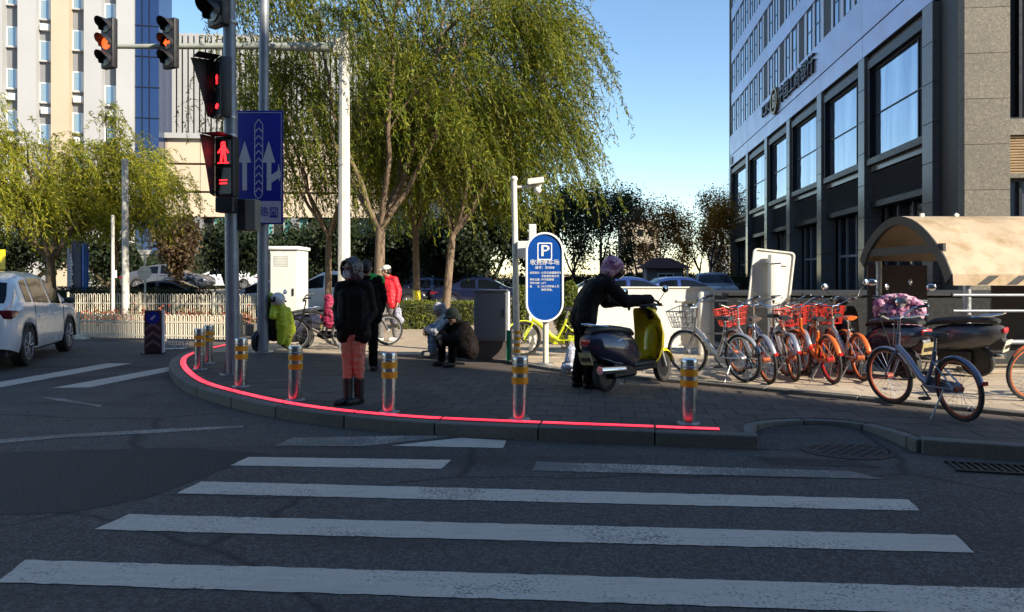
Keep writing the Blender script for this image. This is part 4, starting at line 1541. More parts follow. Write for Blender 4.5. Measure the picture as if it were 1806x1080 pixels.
flat(bo, 'direction_block', [(482, 366), (496, 366), (496, 384), (482, 384)], M['sign_blue'], -0.176)
xx, zz = sl(489, 375)
text('西', 0.15, M['lav'], bo, (xx, -0.180, zz), (R(90), 0, 0), 0.002)

# white mast with the long arm and two signals
b0 = on(607, 17.2, ZP)
DM = b0.y
mp = thing('signal_mast', 'tall white mast with a long arm carrying two traffic signals', 'traffic light', b0)
zt = P(607, 58, DM).z - ZP
MB().tube([(0, 0, 0), (0, 0, zt)], [0.15, 0.115], 10).build('mast', M['pole_white'], mp, angle=20)
MB().lathe([(0.30, 0), (0.30, 0.03), (0.16, 0.04)], 20).build('base_plate', M['galv'], mp)
za = P(607, 84, DM).z - ZP
ax = lambda px: (px - 607) / F * DM
MB().tube([(ax(590), 0, za), (ax(470), 0, za + .03), (ax(186), 0, za + .02)], [0.125, 0.085, 0.05], 12).build('arm', M['arm_green'], mp)
MB().box((ax(594), 0, za), (0.10, 0.34, 0.34)).box((ax(604), 0, za), (0.16, 0.26, 0.40)).build('arm_flange', M['pole_white'], mp, bevel=0.01)
vehicle_signal(mp, (ax(193), -0.12, P(0, 79, DM).z - ZP), R(-24), 1, M['amber_lamp'])
vehicle_signal(mp, (ax(301), -0.12, P(0, 79, DM).z - ZP), R(-24), 1, M['amber_lamp'], True)
for px in (193, 301):
    MB().b2((ax(px) - .04, -0.06, za - .08), (ax(px) + .04, 0.06, za + .14)).build('clamp', M['galv'], mp, smooth=False)

# plain poles on the left
b0 = on(222, 22.0, 0)
lp_ = thing('lamp_pole', 'thick white lamp pole rising into the yellow willow', 'pole', b0)
MB().tube([(0, 0, 0), (-.03, 0, 5.0)], [0.105, 0.085], 16).build('shaft', M['pole_white'], lp_)
MB().b2((-.16, -.16, 0), (.16, .16, .04)).build('base_plate', M['galv'], lp_)
MB().lathe([(.10, 4.98), (.10, 5.03), (.05, 5.06), (0, 5.07)], 16, Matrix.Translation((-.03, 0, 0))).build('cap', M['pole_white'], lp_)
b0 = on(199, 21.0, 0)
lp_ = thing('utility_pole', 'thin pale pole left of the thick white lamp pole', 'pole', b0)
MB().tube([(0, 0, 0), (0, 0, 3.3)], [0.05, 0.045], 12).build('shaft', M['pole_white'], lp_)
MB().box((0.07, 0, 1.62), (0.06, 0.06, 0.22)).build('tag_box', M['white'], lp_)
MB().lathe([(.1, 0), (.1, .03), (.05, .04)], 12).build('base_plate', M['galv'], lp_)

b0 = on(256, 26.0, 0)
ys = thing('warning_sign_post', 'triangular sign above a round sign, both seen from behind on a pole', 'road sign', b0)
MB().cyl((0, 0, 0), (0, 0, 2.45), 0.035, n=10).build('post', M['pole_white'], ys)
zc = P(0, 452, 26).z
MB().prism([(-.25, .22), (.25, .22), (0, -.26)], -.008, .008, Matrix.Translation((0, -0.05, zc)) @ MS).build('triangle_plate', M['white_sign'], ys, bevel=0.005)
zc = P(0, 481, 26).z
MB().lathe([(.24, -.008), (.245, 0), (.24, .008)], 28, Matrix.Translation((0, -0.05, zc)) @ MS).build('round_plate', M['white_sign'], ys)
for zz in (zc + .03, zc + .62):
    MB().b2((-.14, -.075, zz - .012), (.14, -.061, zz + .012)).build('bracket', M['galv'], ys, smooth=False)

# blue pylon
b0 = on(139, 30.0, 0)
py_ = thing('pylon_sign', 'tall blue pylon sign with white vertical lettering behind the fence', 'sign', b0)
M['pyl_dark'] = mat('pylon_navy', (0.012, 0.03, 0.12), 0.35, 0, 0.1, 3)
M['pyl_blue'] = mat('pylon_blue', (0.01, 0.13, 0.50), 0.35, 0, 0.1, 3)
M['pyl_pale'] = mat('pylon_pale', (0.35, 0.36, 0.52), 0.35, 0, 0.1, 3)
zt = P(0, 425, 30).z
MB().b2((-.20, -.1, 0), (.14, .1, zt)).build('panel', M['pyl_dark'], py_, smooth=False)
MB().b2((-.40, -.13, 0), (-.203, .1, zt - .2)).build('side_panel', M['pyl_pale'], py_, smooth=False)
MB().tube([(.26, 0, 0), (.26, 0, zt - .12)], 0.125, 16).build('round_edge', M['pyl_blue'], py_)
lt = MB()
for k in range(9):
    lt.b2((-.27, -.145, zt - .75 - k * .13), (-.20 + .03 * (k % 3), -.131, zt - .66 - k * .13))
lt.build('white_lettering_marks', M['white'], py_, smooth=False)
b0 = on(2, 23.0, 0)
yb = thing('notice_board', 'small yellow board at the left edge above the white car', 'sign', b0)
zz = P(0, 458, 23).z
MB().box((-.12, 0, zz), (.5, .03, .62)).build('board', M['yellow'], yb, bevel=.01)
MB().cyl((-.12, .04, 0), (-.12, .04, zz), .03, n=8).build('post', M['galv'], yb)

# ------------------------------------------------------------------ fences and planting between them
pk = MB()
h_ = 1.0


def picket_mesh(w, h, r):
    pts = [V((-w / 2, 0, 0.06)), V((-w / 2, 0, h - w / 2))]
    pts += [V((-w / 2 * math.cos(a), 0, h - w / 2 + w / 2 * math.sin(a))) for a in [math.pi * k / 8 for k in range(1, 8)]]
    pts += [V((w / 2, 0, h - w / 2)), V((w / 2, 0, 0.06))]
    me = MB().tube(pts, r, 5).mesh('picket')
    me.materials.append(M['cream'])
    return me


def fence(label, a, b, h, panel, per, z0=0.0, group='white road fences'):
    a, b = V(a), V(b)
    L = (b - a).length
    ang = math.atan2(b.y - a.y, b.x - a.x)
    t = thing('road_fence', label, 'fence', (a.x, a.y, z0), ang, group)
    n = int(L / per)
    me = picket_mesh(per * .58, h, 0.0125)
    for k in range(n):
        link('picket', me, None, t, ((k + .5) * per, 0, 0))
    for zz in (0.13, h * .72):
        MB().b2((0, -.012, zz - .02), (L, .012, zz + .02)).build('rail', M['cream'], t, smooth=False)
    q = 0.0
    while q <= L + .01:
        MB().b2((q - .03, -.03, 0), (q + .03, .03, h + .05)).build('post', M['cream'], t, bevel=.005)
        f = MB().prism([(-.24, 0), (.24, 0), (.20, .05), (.06, .10), (-.06, .10), (-.20, .05)], -.12, .12, Matrix.Translation((q, 0, 0)) @ MS).build('foot', M['cream'], t, bevel=.01)
        q += panel
    return t


fence('near low white picket fence between the white car and the bollards', (-10.7, 18.2), (-6.25, 17.3), 0.63, 2.2, 0.118)
fence('far taller white picket fence behind the flower bed', (-13.6, 22.6), (-6.3, 21.5), 1.03, 2.4, 0.135)
nr = np.random.default_rng(4)
fl = thing('flower_bed', 'red and yellow flower bed between the two white fences', 'flowers', (-10.2, 20.2, 0), R(-8))
MB().b2((-3.6, -.4, 0), (3.4, .4, .28)).build('trough', M['kerb'], fl, bevel=.02)
n = 5000
B = np.stack([nr.uniform(-3.5, 3.3, n), nr.uniform(-.42, .42, n), .26 + np.abs(nr.normal(0, .16, n))], 1)
B = B[(np.sin(B[:, 0] * 5.1) + nr.normal(0, .5, n)) > -.6]
T = unit(nr.normal(0, .6, (len(B), 3)) + np.array([0, 0, .7]))
W_ = unit(np.cross(T, nr.normal(0, 1, (len(B), 3))))
M['flower_leaf'] = leaf_mat('flower_bed_leaf', [(.10, .13, .03), (.32, .05, .03), (.40, .12, .10), (.30, .22, .10), (.12, .14, .04)], .25)
link('blossom_and_leaves', leaf_mesh('blossom', B, T, W_, nr.uniform(.06, .12, len(B)), nr.uniform(.03, .06, len(B))), M['flower_leaf'], fl)

# chevron marker block
b0 = G(271, 624)
ck = thing('chevron_marker', 'dark red chevron marker block with a blue disc at the fence end', 'marker', b0, R(12))
M['maroon'] = mat('maroon_board', (0.07, 0.02, 0.025), 0.5, 0, 0.1, 6)
M['pale_red'] = mat('pale_chevron', (0.22, 0.11, 0.12), 0.5, 0, 0.1, 6)
MB().b2((-.16, -.06, 0.02), (.16, .06, .87)).build('board', M['maroon'], ck, bevel=.012)
MB().b2((.162, -.055, .02), (.20, .055, .86)).build('edge_trim', M['white'], ck, bevel=.006)
for k in range(3):
    z_ = .12 + k * .17
    MB().prism([(-.14, z_), (0, z_ + .11), (.14, z_), (.14, z_ + .06), (0, z_ + .17), (-.14, z_ + .06)], .061, .065, MS).build('chevron', M['pale_red'], ck, smooth=False)
MB().lathe([(.125, .061), (.125, .066), (0, .066)], 24, Matrix.Translation((0, 0, .72)) @ MS).build('blue_disc', M['sign_blue'], ck, smooth=False)
MB().prism([(-.05, -.02), (.03, .06), (.06, .03), (-.02, -.05)], .0665, .069, Matrix.Translation((0, 0, .72)) @ MS).build('disc_arrow', M['sign_white'], ck, smooth=False)
MB().b2((-.2, -.14, 0), (.2, .14, .02)).build('base', M['black'], ck)
b0 = G(305, 616)
cf = thing('traffic_basket', 'low wire crate lying behind the chevron marker', 'crate', b0, R(10))
w = MB()
for k in range(9):
    w.cyl((-.27 + k * .0675, -.15, 0), (-.27 + k * .0675, -.15, .2), .006, n=5).cyl((-.27 + k * .0675, .15, 0), (-.27 + k * .0675, .15, .2), .006, n=5)
for zz in (.01, .07, .135, .2):
    w.tube([(-.27, -.15, zz), (.27, -.15, zz), (.27, .15, zz), (-.27, .15, zz)], .007, 5, closed=True)
w.build('wire_sides', M['galv'], cf)
MB().b2((-.26, -.14, 0), (.26, .14, .012)).build('bottom', M['galv'], cf)

# ------------------------------------------------------------------ street cabinets
M['cab_white'] = mat('cabinet_white', (0.66, 0.66, 0.61), 0.5, 0, 0.05, 2, 0.03, 30, dirt=0.25, dcol=(0.36, 0.34, 0.28))
M['cab_grey'] = mat('cabinet_grey', (0.17, 0.175, 0.20), 0.55, 0.1, 0.06, 3, 0.03, 30, dirt=0.2)
cb = thing('street_cabinet', 'tall white street cabinet behind the blue sign pole', 'cabinet', (on(500, 16.4, ZP)))
MB().b2((-.31, 0, .1), (.315, .85, 2.02)).build('body', M['cab_white'], cb, bevel=.012)
MB().b2((-.35, -.05, 2.022), (.36, .9, 2.10)).build('roof', M['white'], cb, bevel=.02, seg=2)
MB().b2((-.29, .03, 0), (.295, .82, .1)).build('plinth', M['kerb'], cb)
MB().b2((-.285, -.012, .16), (.29, 0.0, 1.96)).build('door', M['cab_white'], cb, bevel=.004)
MB().b2((.20, -.035, 1.0), (.235, -.013, 1.16)).build('handle', M['black'], cb, bevel=.004)
vt = MB()
for k in range(7):
    vt.b2((-.2, -.024, 1.66 + k * .035), (.12, -.0125, 1.68 + k * .035))
vt.build('vent', M['cab_white'], cb, smooth=False)
b0 = on(866, 12.25, ZR)
cb = thing('street_cabinet', 'grey street cabinet left of the camera pole', 'cabinet', b0)
MB().b2((-.285, 0, .30), (.27, .38, 1.12)).build('body', M['cab_grey'], cb, bevel=.01)
MB().b2((-.30, -.02, 1.122), (.285, .40, 1.15)).build('roof', M['cab_grey'], cb, bevel=.008)
MB().b2((-.27, .02, 0), (.255, .36, .30)).build('plinth', mat('brown_plinth', (.07, .055, .05), .8), cb)
MB().b2((.275, 0.0, .25), (.31, .38, 1.12)).build('sunlit_side', M['white'], cb, bevel=.005)  # white slab paints the sunlit right side of the grey body
MB().b2((-.26, -.01, .34), (.245, 0, 1.08)).build('door', M['cab_grey'], cb, bevel=.003)
MB().b2((.19, -.03, .7), (.21, -.011, .82)).build('handle', M['black'], cb)
b0 = on(898, 11.95, ZR)
gp_ = thing('marker_panel', 'narrow green and white panel at the foot of the grey cabinet', 'panel', b0)
M['green'] = mat('green_panel', (0.01, 0.28, 0.14), 0.4, 0, 0.08, 4)
MB().b2((-.045, 0, .0), (.03, .03, .50)).build('green_board', M['green'], gp_, bevel=.004)
MB().b2((.031, 0, .0), (.055, .03, .50)).build('white_edge', M['white'], gp_, bevel=.004)

# ------------------------------------------------------------------ camera pole and parking sign
b0 = on(912, 11.9, ZR)
cp = thing('camera_pole', 'slim white pole with an arm and security camera left of the parking sign', 'camera pole', b0)
kk = 11.9 / F
zt = P(0, 318, 11.9).z - ZR
MB().tube([(0, 0, 0), (-.05, 0, zt)], [0.055, 0.045], 14).build('pole', M['pole_white'], cp)
MB().ell((-.05, 0, zt + .02), (.06, .06, .05)).build('cap', M['pole_white'], cp)
za = P(0, 331, 11.9).z - ZR
MB().cyl((-.05, 0, za), (.40, -.02, za + .03), .022, n=10).build('arm', M['pole_white'], cp)
MB().box((.30, -.05, za + .10), (.26, .10, .09), Matrix.Rotation(R(-8), 3, 'Y')).cyl((.36, -.03, za), (.36, -.03, za + .09), .02, n=8).ell((.33, -.05, za - .05), (.06, .06, .055)).build('security_camera', M['white_sign'], cp, bevel=0.004)
MB().b2((.0, -.11, P(0, 456, 11.9).z - ZR), (.20, .1, P(0, 426, 11.9).z - ZR)).build('equipment_box', M['white_sign'], cp, bevel=.01)
st_ = MB()
for k in range(5):
    st_.lathe([(.058, .05 + k * .1), (.0585, .10 + k * .1)], 14)
st_.build('warning_stripes', M['amber_band'], cp)
MB().lathe([(.14, 0), (.14, .02), (.06, .025)], 16).build('base_plate', M['galv'], cp)
b0 = on(939, 13.0, ZR)
wp = thing('white_post', 'plain white post rising behind the parking sign', 'post', b0)
MB().b2((-.065, -.065, 0), (.065, .065, P(0, 396, 13.0).z - ZR)).build('shaft', M['white_sign'], wp, bevel=.01)
MB().b2((-.12, -.12, 0), (.12, .12, .02)).build('base_plate', M['galv'], wp)

b0 = on(960, 11.55, ZR)
ps = thing('parking_sign', 'blue oval parking sign with a white P and Chinese text', 'parking sign', b0)
kk = 11.5 / F
zc = P(0, 489, 11.5).z - ZR
hw, hh = 33.5 * kk, 79 * kk


def stadium(hw, hh, n=16):
    pts = []
    for k in range(n + 1):
        a = math.pi * k / n
        pts.append((hw * math.cos(a), hh - hw + hw * math.sin(a)))
    for k in range(n + 1):
        a = math.pi + math.pi * k / n
        pts.append((hw * math.cos(a), -(hh - hw) + hw * math.sin(a)))
    return pts


MZ = Matrix.Translation((0, -.06, zc)) @ Matrix.Rotation(R(5), 4, 'Z') @ MS
rim = MB()
o_, i_ = stadium(hw, hh), stadium(hw - .028, hh - .028)
rows = [[MZ @ V((x, y, z_)) for x, y in pts] for pts, z_ in ((o_, -.05), (o_, .05), (i_, .05), (i_, .03))]
rim.grid(rows, True)
rim.prism(o_, -.05, -.045, MZ)
rim.build('rim', M['white'], ps, angle=30)
face = MB().prism(stadium(hw - .026, hh - .026), -.03, .030, MZ).build('face', M['p_blue'], ps, smooth=False)
fr2 = MB()
o_ = [(x, y + .40) for x, y in ((-.115, -.12), (-.10, -.135), (.10, -.135), (.115, -.12), (.115, .12), (.10, .135), (-.10, .135), (-.115, .12))]
i_ = [(x * .86, (y - .40) * .88 + .40) for x, y in o_]
fr2.grid([[MZ @ V((x, y, z_)) for x, y in pts] for pts, z_ in ((o_, .030), (o_, .034), (i_, .034), (i_, .030))], True)
fr2.build('p_frame', M['white'], face, smooth=False)


def psign(body, size, x, y, align='CENTER', sx=1.0):
    me = text_mesh(body, size, .0015, align).copy()
    me.materials.clear()
    o = link('lettering', me, M['white'], face)
    o.matrix_local = MZ @ Matrix.Translation((x, y, .033)) @ Matrix.Diagonal((sx, 1, 1, 1))
    return o


psign('P', .25, 0, .40, sx=1.15)
psign('P', .25, 0.006, .403, sx=1.15)
psign('收费停车场', .092, 0, .225)
psign('收费停车场', .092, 0.0025, .2265)
psign('编号：东0008', .050, 0, .145)
for k, (l_, r_) in enumerate((('经营单位：', '北京东城顺路停车'), ('', '文管理有限公司'), ('停车位置：', '中华路南侧'), ('停车位数：', '22个'), ('备　　注：', '24小时停放人员'), ('', '随车停放。'))):
    if l_:
        psign(l_, .038, -.235, .065 - k * .053, 'LEFT')
    psign(r_, .040, -.055, .065 - k * .053, 'LEFT')
MB().cyl((.02, 0, 0), (.02, 0, zc - hh + .2), .045, n=14).build('post', M['cream'], ps)
MB().lathe([(.13, 0), (.13, .02), (.05, .025)], 16, Matrix.Translation((.02, 0, 0))).build('base_plate', M['galv'], ps)


# ------------------------------------------------------------------ white boards seen from behind
def rounded(w, h, r, n=5):
    pts = []
    for cx_, cy_, a0 in ((w / 2 - r, h / 2 - r, 0), (-w / 2 + r, h / 2 - r, 90), (-w / 2 + r, -h / 2 + r, 180), (w / 2 - r, -h / 2 + r, 270)):
        for k in range(n + 1):
            a = R(a0 + 90 * k / n)
            pts.append((cx_ + r * math.cos(a), cy_ + r * math.sin(a)))
    return pts


def back_board(label, base, zc, w, h, tilt, postx, z0, depth=.17):
    t = thing('sign_board_back', label, 'sign', base)
    MT = Matrix.Translation((0, depth, zc)) @ MS @ Matrix.Rotation(tilt, 4, 'Z')
    bd = MB().prism(rounded(w, h, .07), -.012, .012, MT).build('board', M['white_sign'], t, bevel=.003)
    o_, i_ = rounded(w, h, .07), rounded(w - .05, h - .05, .055)
    rm = MB()
    rm.grid([[MT @ V((x, y, z_)) for x, y in pts] for pts, z_ in ((o_, .0125), (o_, .036), (i_, .036), (i_, .0125))], True)
    rm.build('rim', M['white_sign'], bd)
    MB().b2((postx - .085, -.06, 0), (postx + .085, .10, zc + h * .42)).build('post', M['white_sign'], t, bevel=.02, seg=2)
    for f_ in (-.27, .27):
        MB().box(MT @ V((postx, h * f_, .025)), (w * .68 if w < 1.2 else .9, .022, .03), MT.to_3x3() @ Matrix.Rotation(R(-90), 3, 'X')).build('cross_bar', M['white_sign'], t)
        MB().tube([(postx - .10, -.075, zc + h * f_), (postx + .10, -.075, zc + h * f_ + .01), (postx + .10, .12, zc + h * f_), (postx - .10, .12, zc + h * f_)], .009, 5, closed=True).build('wire_tie', M['galv'], t)
    return t


b0 = on(1142, 12.9, ZR)
z1_, z2_ = P(0, 506, 12.9).z - ZR, .12
back_board('wide white board seen from behind, behind the yellow scooter', b0, (z1_ + z2_) / 2, 243 / F * 12.9, z1_ - z2_, 0, 100 / F * 12.9, 0)
b0 = on(1366, 12.2, ZR)
back_board('tilted upright white board seen from behind, above the shared bikes', b0, P(0, 493, 12.2).z - ZR, 74 / F * 12.3, 104 / F * 12.3, R(-6.5), 0.0, 0)

# ------------------------------------------------------------------ shelter with the barrel roof on the right
M['canopy'] = mat('canopy_sheet', (0.56, 0.43, 0.29), 0.38, 0, 0.22, 1.1, 0.03, 10, dirt=0.8, dcol=(0.24, 0.14, 0.03))  # yellow-brown stains, strengthened to imitate dappled tree shade as well
M['canopy_edge'] = mat('canopy_edge', (0.07, 0.065, 0.065), 0.5, 0.2, 0.1, 6)
XK = 6.2
yn, yf = 10.4, 13.15
sh = thing('shelter', 'shelter with a barrel roof coloured with stains and dappled shade and steel railings at the right edge', 'shelter', (XK, yn, ZR))
wid = yf - yn
zn, zf, zp = 1.57 - ZR, 1.84 - ZR, 2.50 - ZR


def arch(n=18, k=1.0):
    pts = []
    for j in range(n + 1):
        t_ = j / n
        y_ = wid * t_
        zc_ = (zn + (zf - zn) * t_) + (zp - (zn + zf) / 2) * (math.sin(math.pi * t_) ** .75)
        pts.append((y_, zc_))
    return pts


A = arch()
XL = 9.0
rf = MB()
rf.grid([[V((0.02, y, z_)) for y, z_ in A], [V((XL, y, z_)) for y, z_ in A]])
rf.grid([[V((0.02, y, z_ - .03)) for y, z_ in reversed(A)], [V((XL, y, z_ - .03)) for y, z_ in reversed(A)]])
rf.add([(0.02, A[0][0], A[0][1]), (XL, A[0][0], A[0][1]), (XL, A[0][0] - .01, A[0][1] - .16), (0.02, A[0][0] - .01, A[0][1] - .16)], [(0, 3, 2, 1)])
ro = rf.build('roof', M['canopy'], sh, angle=60)
ed = MB()
ino = [(wid / 2 + (y - wid / 2) * .90, z_ - .13) for y, z_ in A]
ed.grid([[V((x_, y, z_)) for y, z_ in pts] for x_, pts in ((0.02, A), (0, A), (0, ino), (.06, ino))])
ed.build('arch_rim', M['canopy_edge'], ro)
for k in range(4):
    MB().add([V((2.2 * k + 2.2, y, z_ + .015)) for y, z_ in A] + [V((2.2 * k + 2.26, y, z_ + .015)) for y, z_ in A], [(i, i + 1, i + 20, i + 19) for i in range(18)]).build('roof_batten', M['canopy'], ro)
MB().b2((.03, .25, zf + .05), (.07, wid - .25, zf + .18)).build('tie_beam', M['canopy_edge'], ro, smooth=False)
lst = MB()
for q, (x_, t_) in enumerate(((.35, 9), (.9, 9), (2.0, 8), (2.6, 10), (3.1, 8))):
    y, z_ = A[t_]
    lst.box((x_, y, z_ + .02), (.06, .04, .05), Matrix.Rotation(.6 * q, 3, 'Y'))
lst.build('roof_fixings', M['white_sign'], ro, smooth=False)
for x_, y_ in ((.28, 0.10), (.28, wid - .12), (3.2, .10), (6.2, .10), (3.2, wid - .12)):
    zt = zn - .05 if y_ < 1 else zf - .05
    MB().cyl((x_, y_, 0), (x_, y_, zt + .02), .055, n=14).build('post', M['galv'], sh)
    MB().lathe([(.1, 0), (.1, .02), (.05, .03)], 14, Matrix.Translation((x_, y_, 0))).build('post_base', M['galv'], sh)
for py in (521, 549, 604):
    z_ = P(0, py, yn).z - ZR
    MB().cyl((.05, .05, z_), (XL, .05, z_), .022 if py != 604 else .035, n=10).build('railing', M['pole_grey'], sh)
MB().b2((.6, .14, .12), (XL, .30, .34)).build('low_wall', M['granite_black'], sh, smooth=False)
MB().b2((.3, -.05, 0), (XL, .40, .06)).build('plinth', M['tile_lit_tone'], sh, bevel=.01)
for q in range(4):
    MB().b2((.1 + q * 2.2, wid - .10, .1), (.1 + q * 2.2 + 1.05, wid - .06, zf - .1)).build('back_panel', mat('shelter_panel', (.10, .075, .075), .5), sh, smooth=False)
st_ = MB()
for q in range(2):
    st_.add([(.35 + q * .42, -.013, zn - .15), (.50 + q * .42, -.013, zn - .15), (.68 + q * .42, -.004, zn - .02), (.53 + q * .42, -.004, zn - .02)], [(0, 1, 2, 3)])
st_.build('hazard_marks', M['black'], ro, smooth=False)


# ------------------------------------------------------------------ bicycles
def ring_pts(r, n=28, y=0.0):
    return [V((r * math.cos(2 * math.pi * k / n), y, r * math.sin(2 * math.pi * k / n))) for k in range(n)]


WR = 0.315


def wheel_meshes(tyre, rim, key, store={}):
    if key in store:
        return store[key]
    ty = MB().tube(ring_pts(WR - .02, 32), .021, 8, closed=True).mesh('tyre')
    ty.materials.append(tyre)
    ri = MB().tube(ring_pts(WR - .047, 32), .013, 6, closed=True, sq=(1, 1.0)).mesh('rim')
    ri.materials.append(rim)
    sp_ = MB()
    for k in range(20):
        a = 2 * math.pi * k / 20
        b = a + (.35 if k % 2 else -.35)
        s = .022 if (k // 2) % 2 else -.022
        sp_.cyl((.022 * math.cos(b), s, .022 * math.sin(b)), ((WR - .05) * math.cos(a), 0, (WR - .05) * math.sin(a)), .0017, n=4, caps=False)
    sp_ = sp_.mesh('spokes')
    sp_.materials.append(M['chrome'])
    hb = MB().cyl((0, -.04, 0), (0, .04, 0), .028, n=12).cyl((0, -.055, 0), (0, .055, 0), .008, n=8).mesh('hub')
    hb.materials.append(rim)
    store[key] = (ty, ri, sp_, hb)
    return store[key]


def put_wheel(parent, loc, key, tyre, rim, yaw=0.0):
    ty, ri, sp_, hb = wheel_meshes(tyre, rim, key)
    w = link('wheel', ty, None, parent, loc, (0, R(random.uniform(0, 90)), yaw), None)
    w.rotation_euler = (0, random.uniform(0, 1.5), yaw)
    link('rim', ri, None, w)
    link('spokes', sp_, None, w)
    link('hub', hb, None, w)
    return w


def bicycle(label, loc, heading, frame, tyre, rim, key, basket=None, lean=6.0, steer=12.0, accent=None, guard=None, group='shared bicycles parked in a row', saddle=None, classic=False, roll=0.0):
    """x forward; leans on its side stand"""
    accent = accent or frame
    t = thing('bicycle', label, 'bicycle', loc, 0, group)
    t.rotation_euler = (Matrix.Rotation(heading, 4, 'Z') @ Matrix.Rotation(R(-lean), 4, 'X')).to_euler()
    wb = 1.02
    rear, fz = V((-wb / 2, 0, WR)), WR
    put_wheel(t, rear, key, tyre, rim)
    bbk = V((-.06, 0, .29))
    head_t, head_b = V((.30, 0, .80)), V((.345, 0, .60))
    seat_b, seat_t = V((-.20, 0, .56)), V((-.26, 0, .80))
    fr_ = MB()
    if classic:
        fr_.tube([seat_b + V((.03, 0, -.05)), V((.05, 0, .52)), head_b + V((0, 0, .03))], .016, 8)
        fr_.tube([bbk, V((.16, 0, .40)), head_b], .018, 8)
    else:
        fr_.tube([bbk + V((-.02, 0, .02)), V((.02, 0, .36)), V((.20, 0, .55)), head_b + V((0, 0, .06))], [.034, .036, .036, .030], 10, sq=(.8, 1.15))
    fr_.tube([bbk, seat_b, V((-.23, 0, .66))], [.022, .022, .022], 10)
    fr_.cyl(head_b + V((.01, 0, -.03)), head_t, .022, n=10)
    for s in (-1, 1):
        fr_.tube([bbk + V((-.03, .03 * s, 0)), rear + V((0, .055 * s, 0))], .011, 6)
        fr_.tube([seat_b + V((-.01, .02 * s, 0)), rear + V((0, .055 * s, 0))], .009, 6)
    fr_.build('frame', frame, t)
    MB().tube([V((-.225, 0, .64)), seat_t], .014, 8).build('seat_post', M['chrome'], t)
    sd = MB()
    rows = []
    for xx, w_, zz in ((-.13, .055, .028), (-.11, .085, .035), (-.05, .082, .04), (.02, .05, .035), (.09, .028, .03), (.135, .015, .02)):
        rows.append([V((xx, w_ * math.cos(a), zz * .55 + .028 * math.sin(a) - .01)) for a in [2 * math.pi * k / 10 for k in range(10)]])
    sd.grid(rows, True)
    sd.poly(list(reversed(rows[0])))
    sd.poly(rows[-1])
    sd.v = [tuple(V(p) + seat_t + V((.02, 0, .015))) for p in sd.v]
    sd.build('saddle', saddle or M['saddle'], t, angle=60)
    # front assembly turned by the steering angle about the head tube
    ax_ = (head_t - head_b).normalized()
    Rs = Matrix.Translation(head_b) @ Matrix.Rotation(R(steer), 4, ax_) @ Matrix.Translation(-head_b)
    front = Rs @ V((wb / 2, 0, fz))
    put_wheel(t, front, key, tyre, rim, R(steer))
    fk = MB()
    for s in (-1, 1):
        fk.tube([Rs @ (head_b + V((.01, .05 * s, -.02))), Rs @ V((wb / 2 - .06, .055 * s, .42)), Rs @ V((wb / 2, .055 * s, fz))], [.015, .014, .010], 8)
    fk.cyl(Rs @ (head_b + V((.01, -.055, -.02))), Rs @ (head_b + V((.01, .055, -.02))), .016, n=8)
    fk.build('fork', accent, t)
    hbz = head_t + ax_ * .16
    hb = MB()
    hb.cyl(Rs @ head_t, Rs @ hbz, .013, n=8)
    hb.tube([Rs @ (hbz + V((-.12, .29, .10))), Rs @ (hbz + V((.02, .24, .08))), Rs @ (hbz + V((.05, .10, .01))), Rs @ hbz, Rs @ (hbz + V((.05, -.10, .01))), Rs @ (hbz + V((.02, -.24, .08))), Rs @ (hbz + V((-.12, -.29, .10)))], .0115, 8)
    h_ = hb.build('handlebar', M['chrome'] if not classic else M['black_metal'], t)
    for s in (-1, 1):
        gp2 = MB()
        gp2.cyl(Rs @ (hbz + V((-.12, .29 * s, .10))), Rs @ (hbz + V((-.02, .255 * s, .088))), .017, n=8)
        gp2.tube([Rs @ (hbz + V((.03, .23 * s, .07))), Rs @ (hbz + V((-.04, .27 * s, .055)))], .006, 5)
        gp2.build('grip', M['black'], h_)
    cab = MB()
    for s in (-1, 1):
        cab.tube([Rs @ (hbz + V((.02, .22 * s, .07))), Rs @ (hbz + V((.16, .10 * s, .03))), Rs @ (head_b + V((.07, .02 * s, .05)))], .0035, 4)
    cab.build('brake_cable', M['black'], h_)
    # mudguards
    for c_, a0, a1, M_, w_ in ((rear, 20, 165, None, .032), (front, 35, 150, Rs, .03)):
        mg = MB()
        rows = []
        for k in range(13):
            a = R(a0 + (a1 - a0) * k / 12)
            rr = WR + .012
            row = []
            for q in (-1, -.6, 0, .6, 1):
                loc_ = V((rr * math.cos(a), q * w_, rr * math.sin(a))) * 1.0
                loc_ -= V((math.cos(a), 0, math.sin(a))) * (.014 * q * q)
                if M_ is not None:
                    loc_ = Matrix.Rotation(R(steer), 3, 'Z') @ loc_
                row.append(loc_ + c_)
            rows.append(row)
        mg.grid(rows)
        mg.build('mudguard', guard or frame, t)
    if basket:
        bk_ = MB()
        c0 = head_t + V((.19, 0, .02))
        lo, hi = (.12, .13), (.155, .185)
        for f_ in (0, .33, .66, 1):
            hx, hy = lo[0] + (hi[0] - lo[0]) * f_, lo[1] + (hi[1] - lo[1]) * f_
            zz = -.12 + .24 * f_
            bk_.tube([Rs @ (c0 + V((hx * a, hy * b, zz))) for a, b in ((-1, -1), (1, -1), (1, 1), (-1, 1))], .0065 if f_ < 1 else .010, 5, closed=True)
        for k in range(7):
            f_ = -1 + 2 * k / 6
            for s in (-1, 1):
                bk_.tube([Rs @ (c0 + V((lo[0] * f_, lo[1] * s, -.12))), Rs @ (c0 + V((hi[0] * f_, hi[1] * s, .12)))], .0055, 4)
                bk_.tube([Rs @ (c0 + V((lo[0] * s, lo[1] * f_, -.12))), Rs @ (c0 + V((hi[0] * s, hi[1] * f_, .12)))], .0055, 4)
            bk_.tube([Rs @ (c0 + V((lo[0] * f_, -lo[1], -.12))), Rs @ (c0 + V((lo[0] * f_, lo[1], -.12)))], .005, 4)
        bk_.build('basket', basket, t)
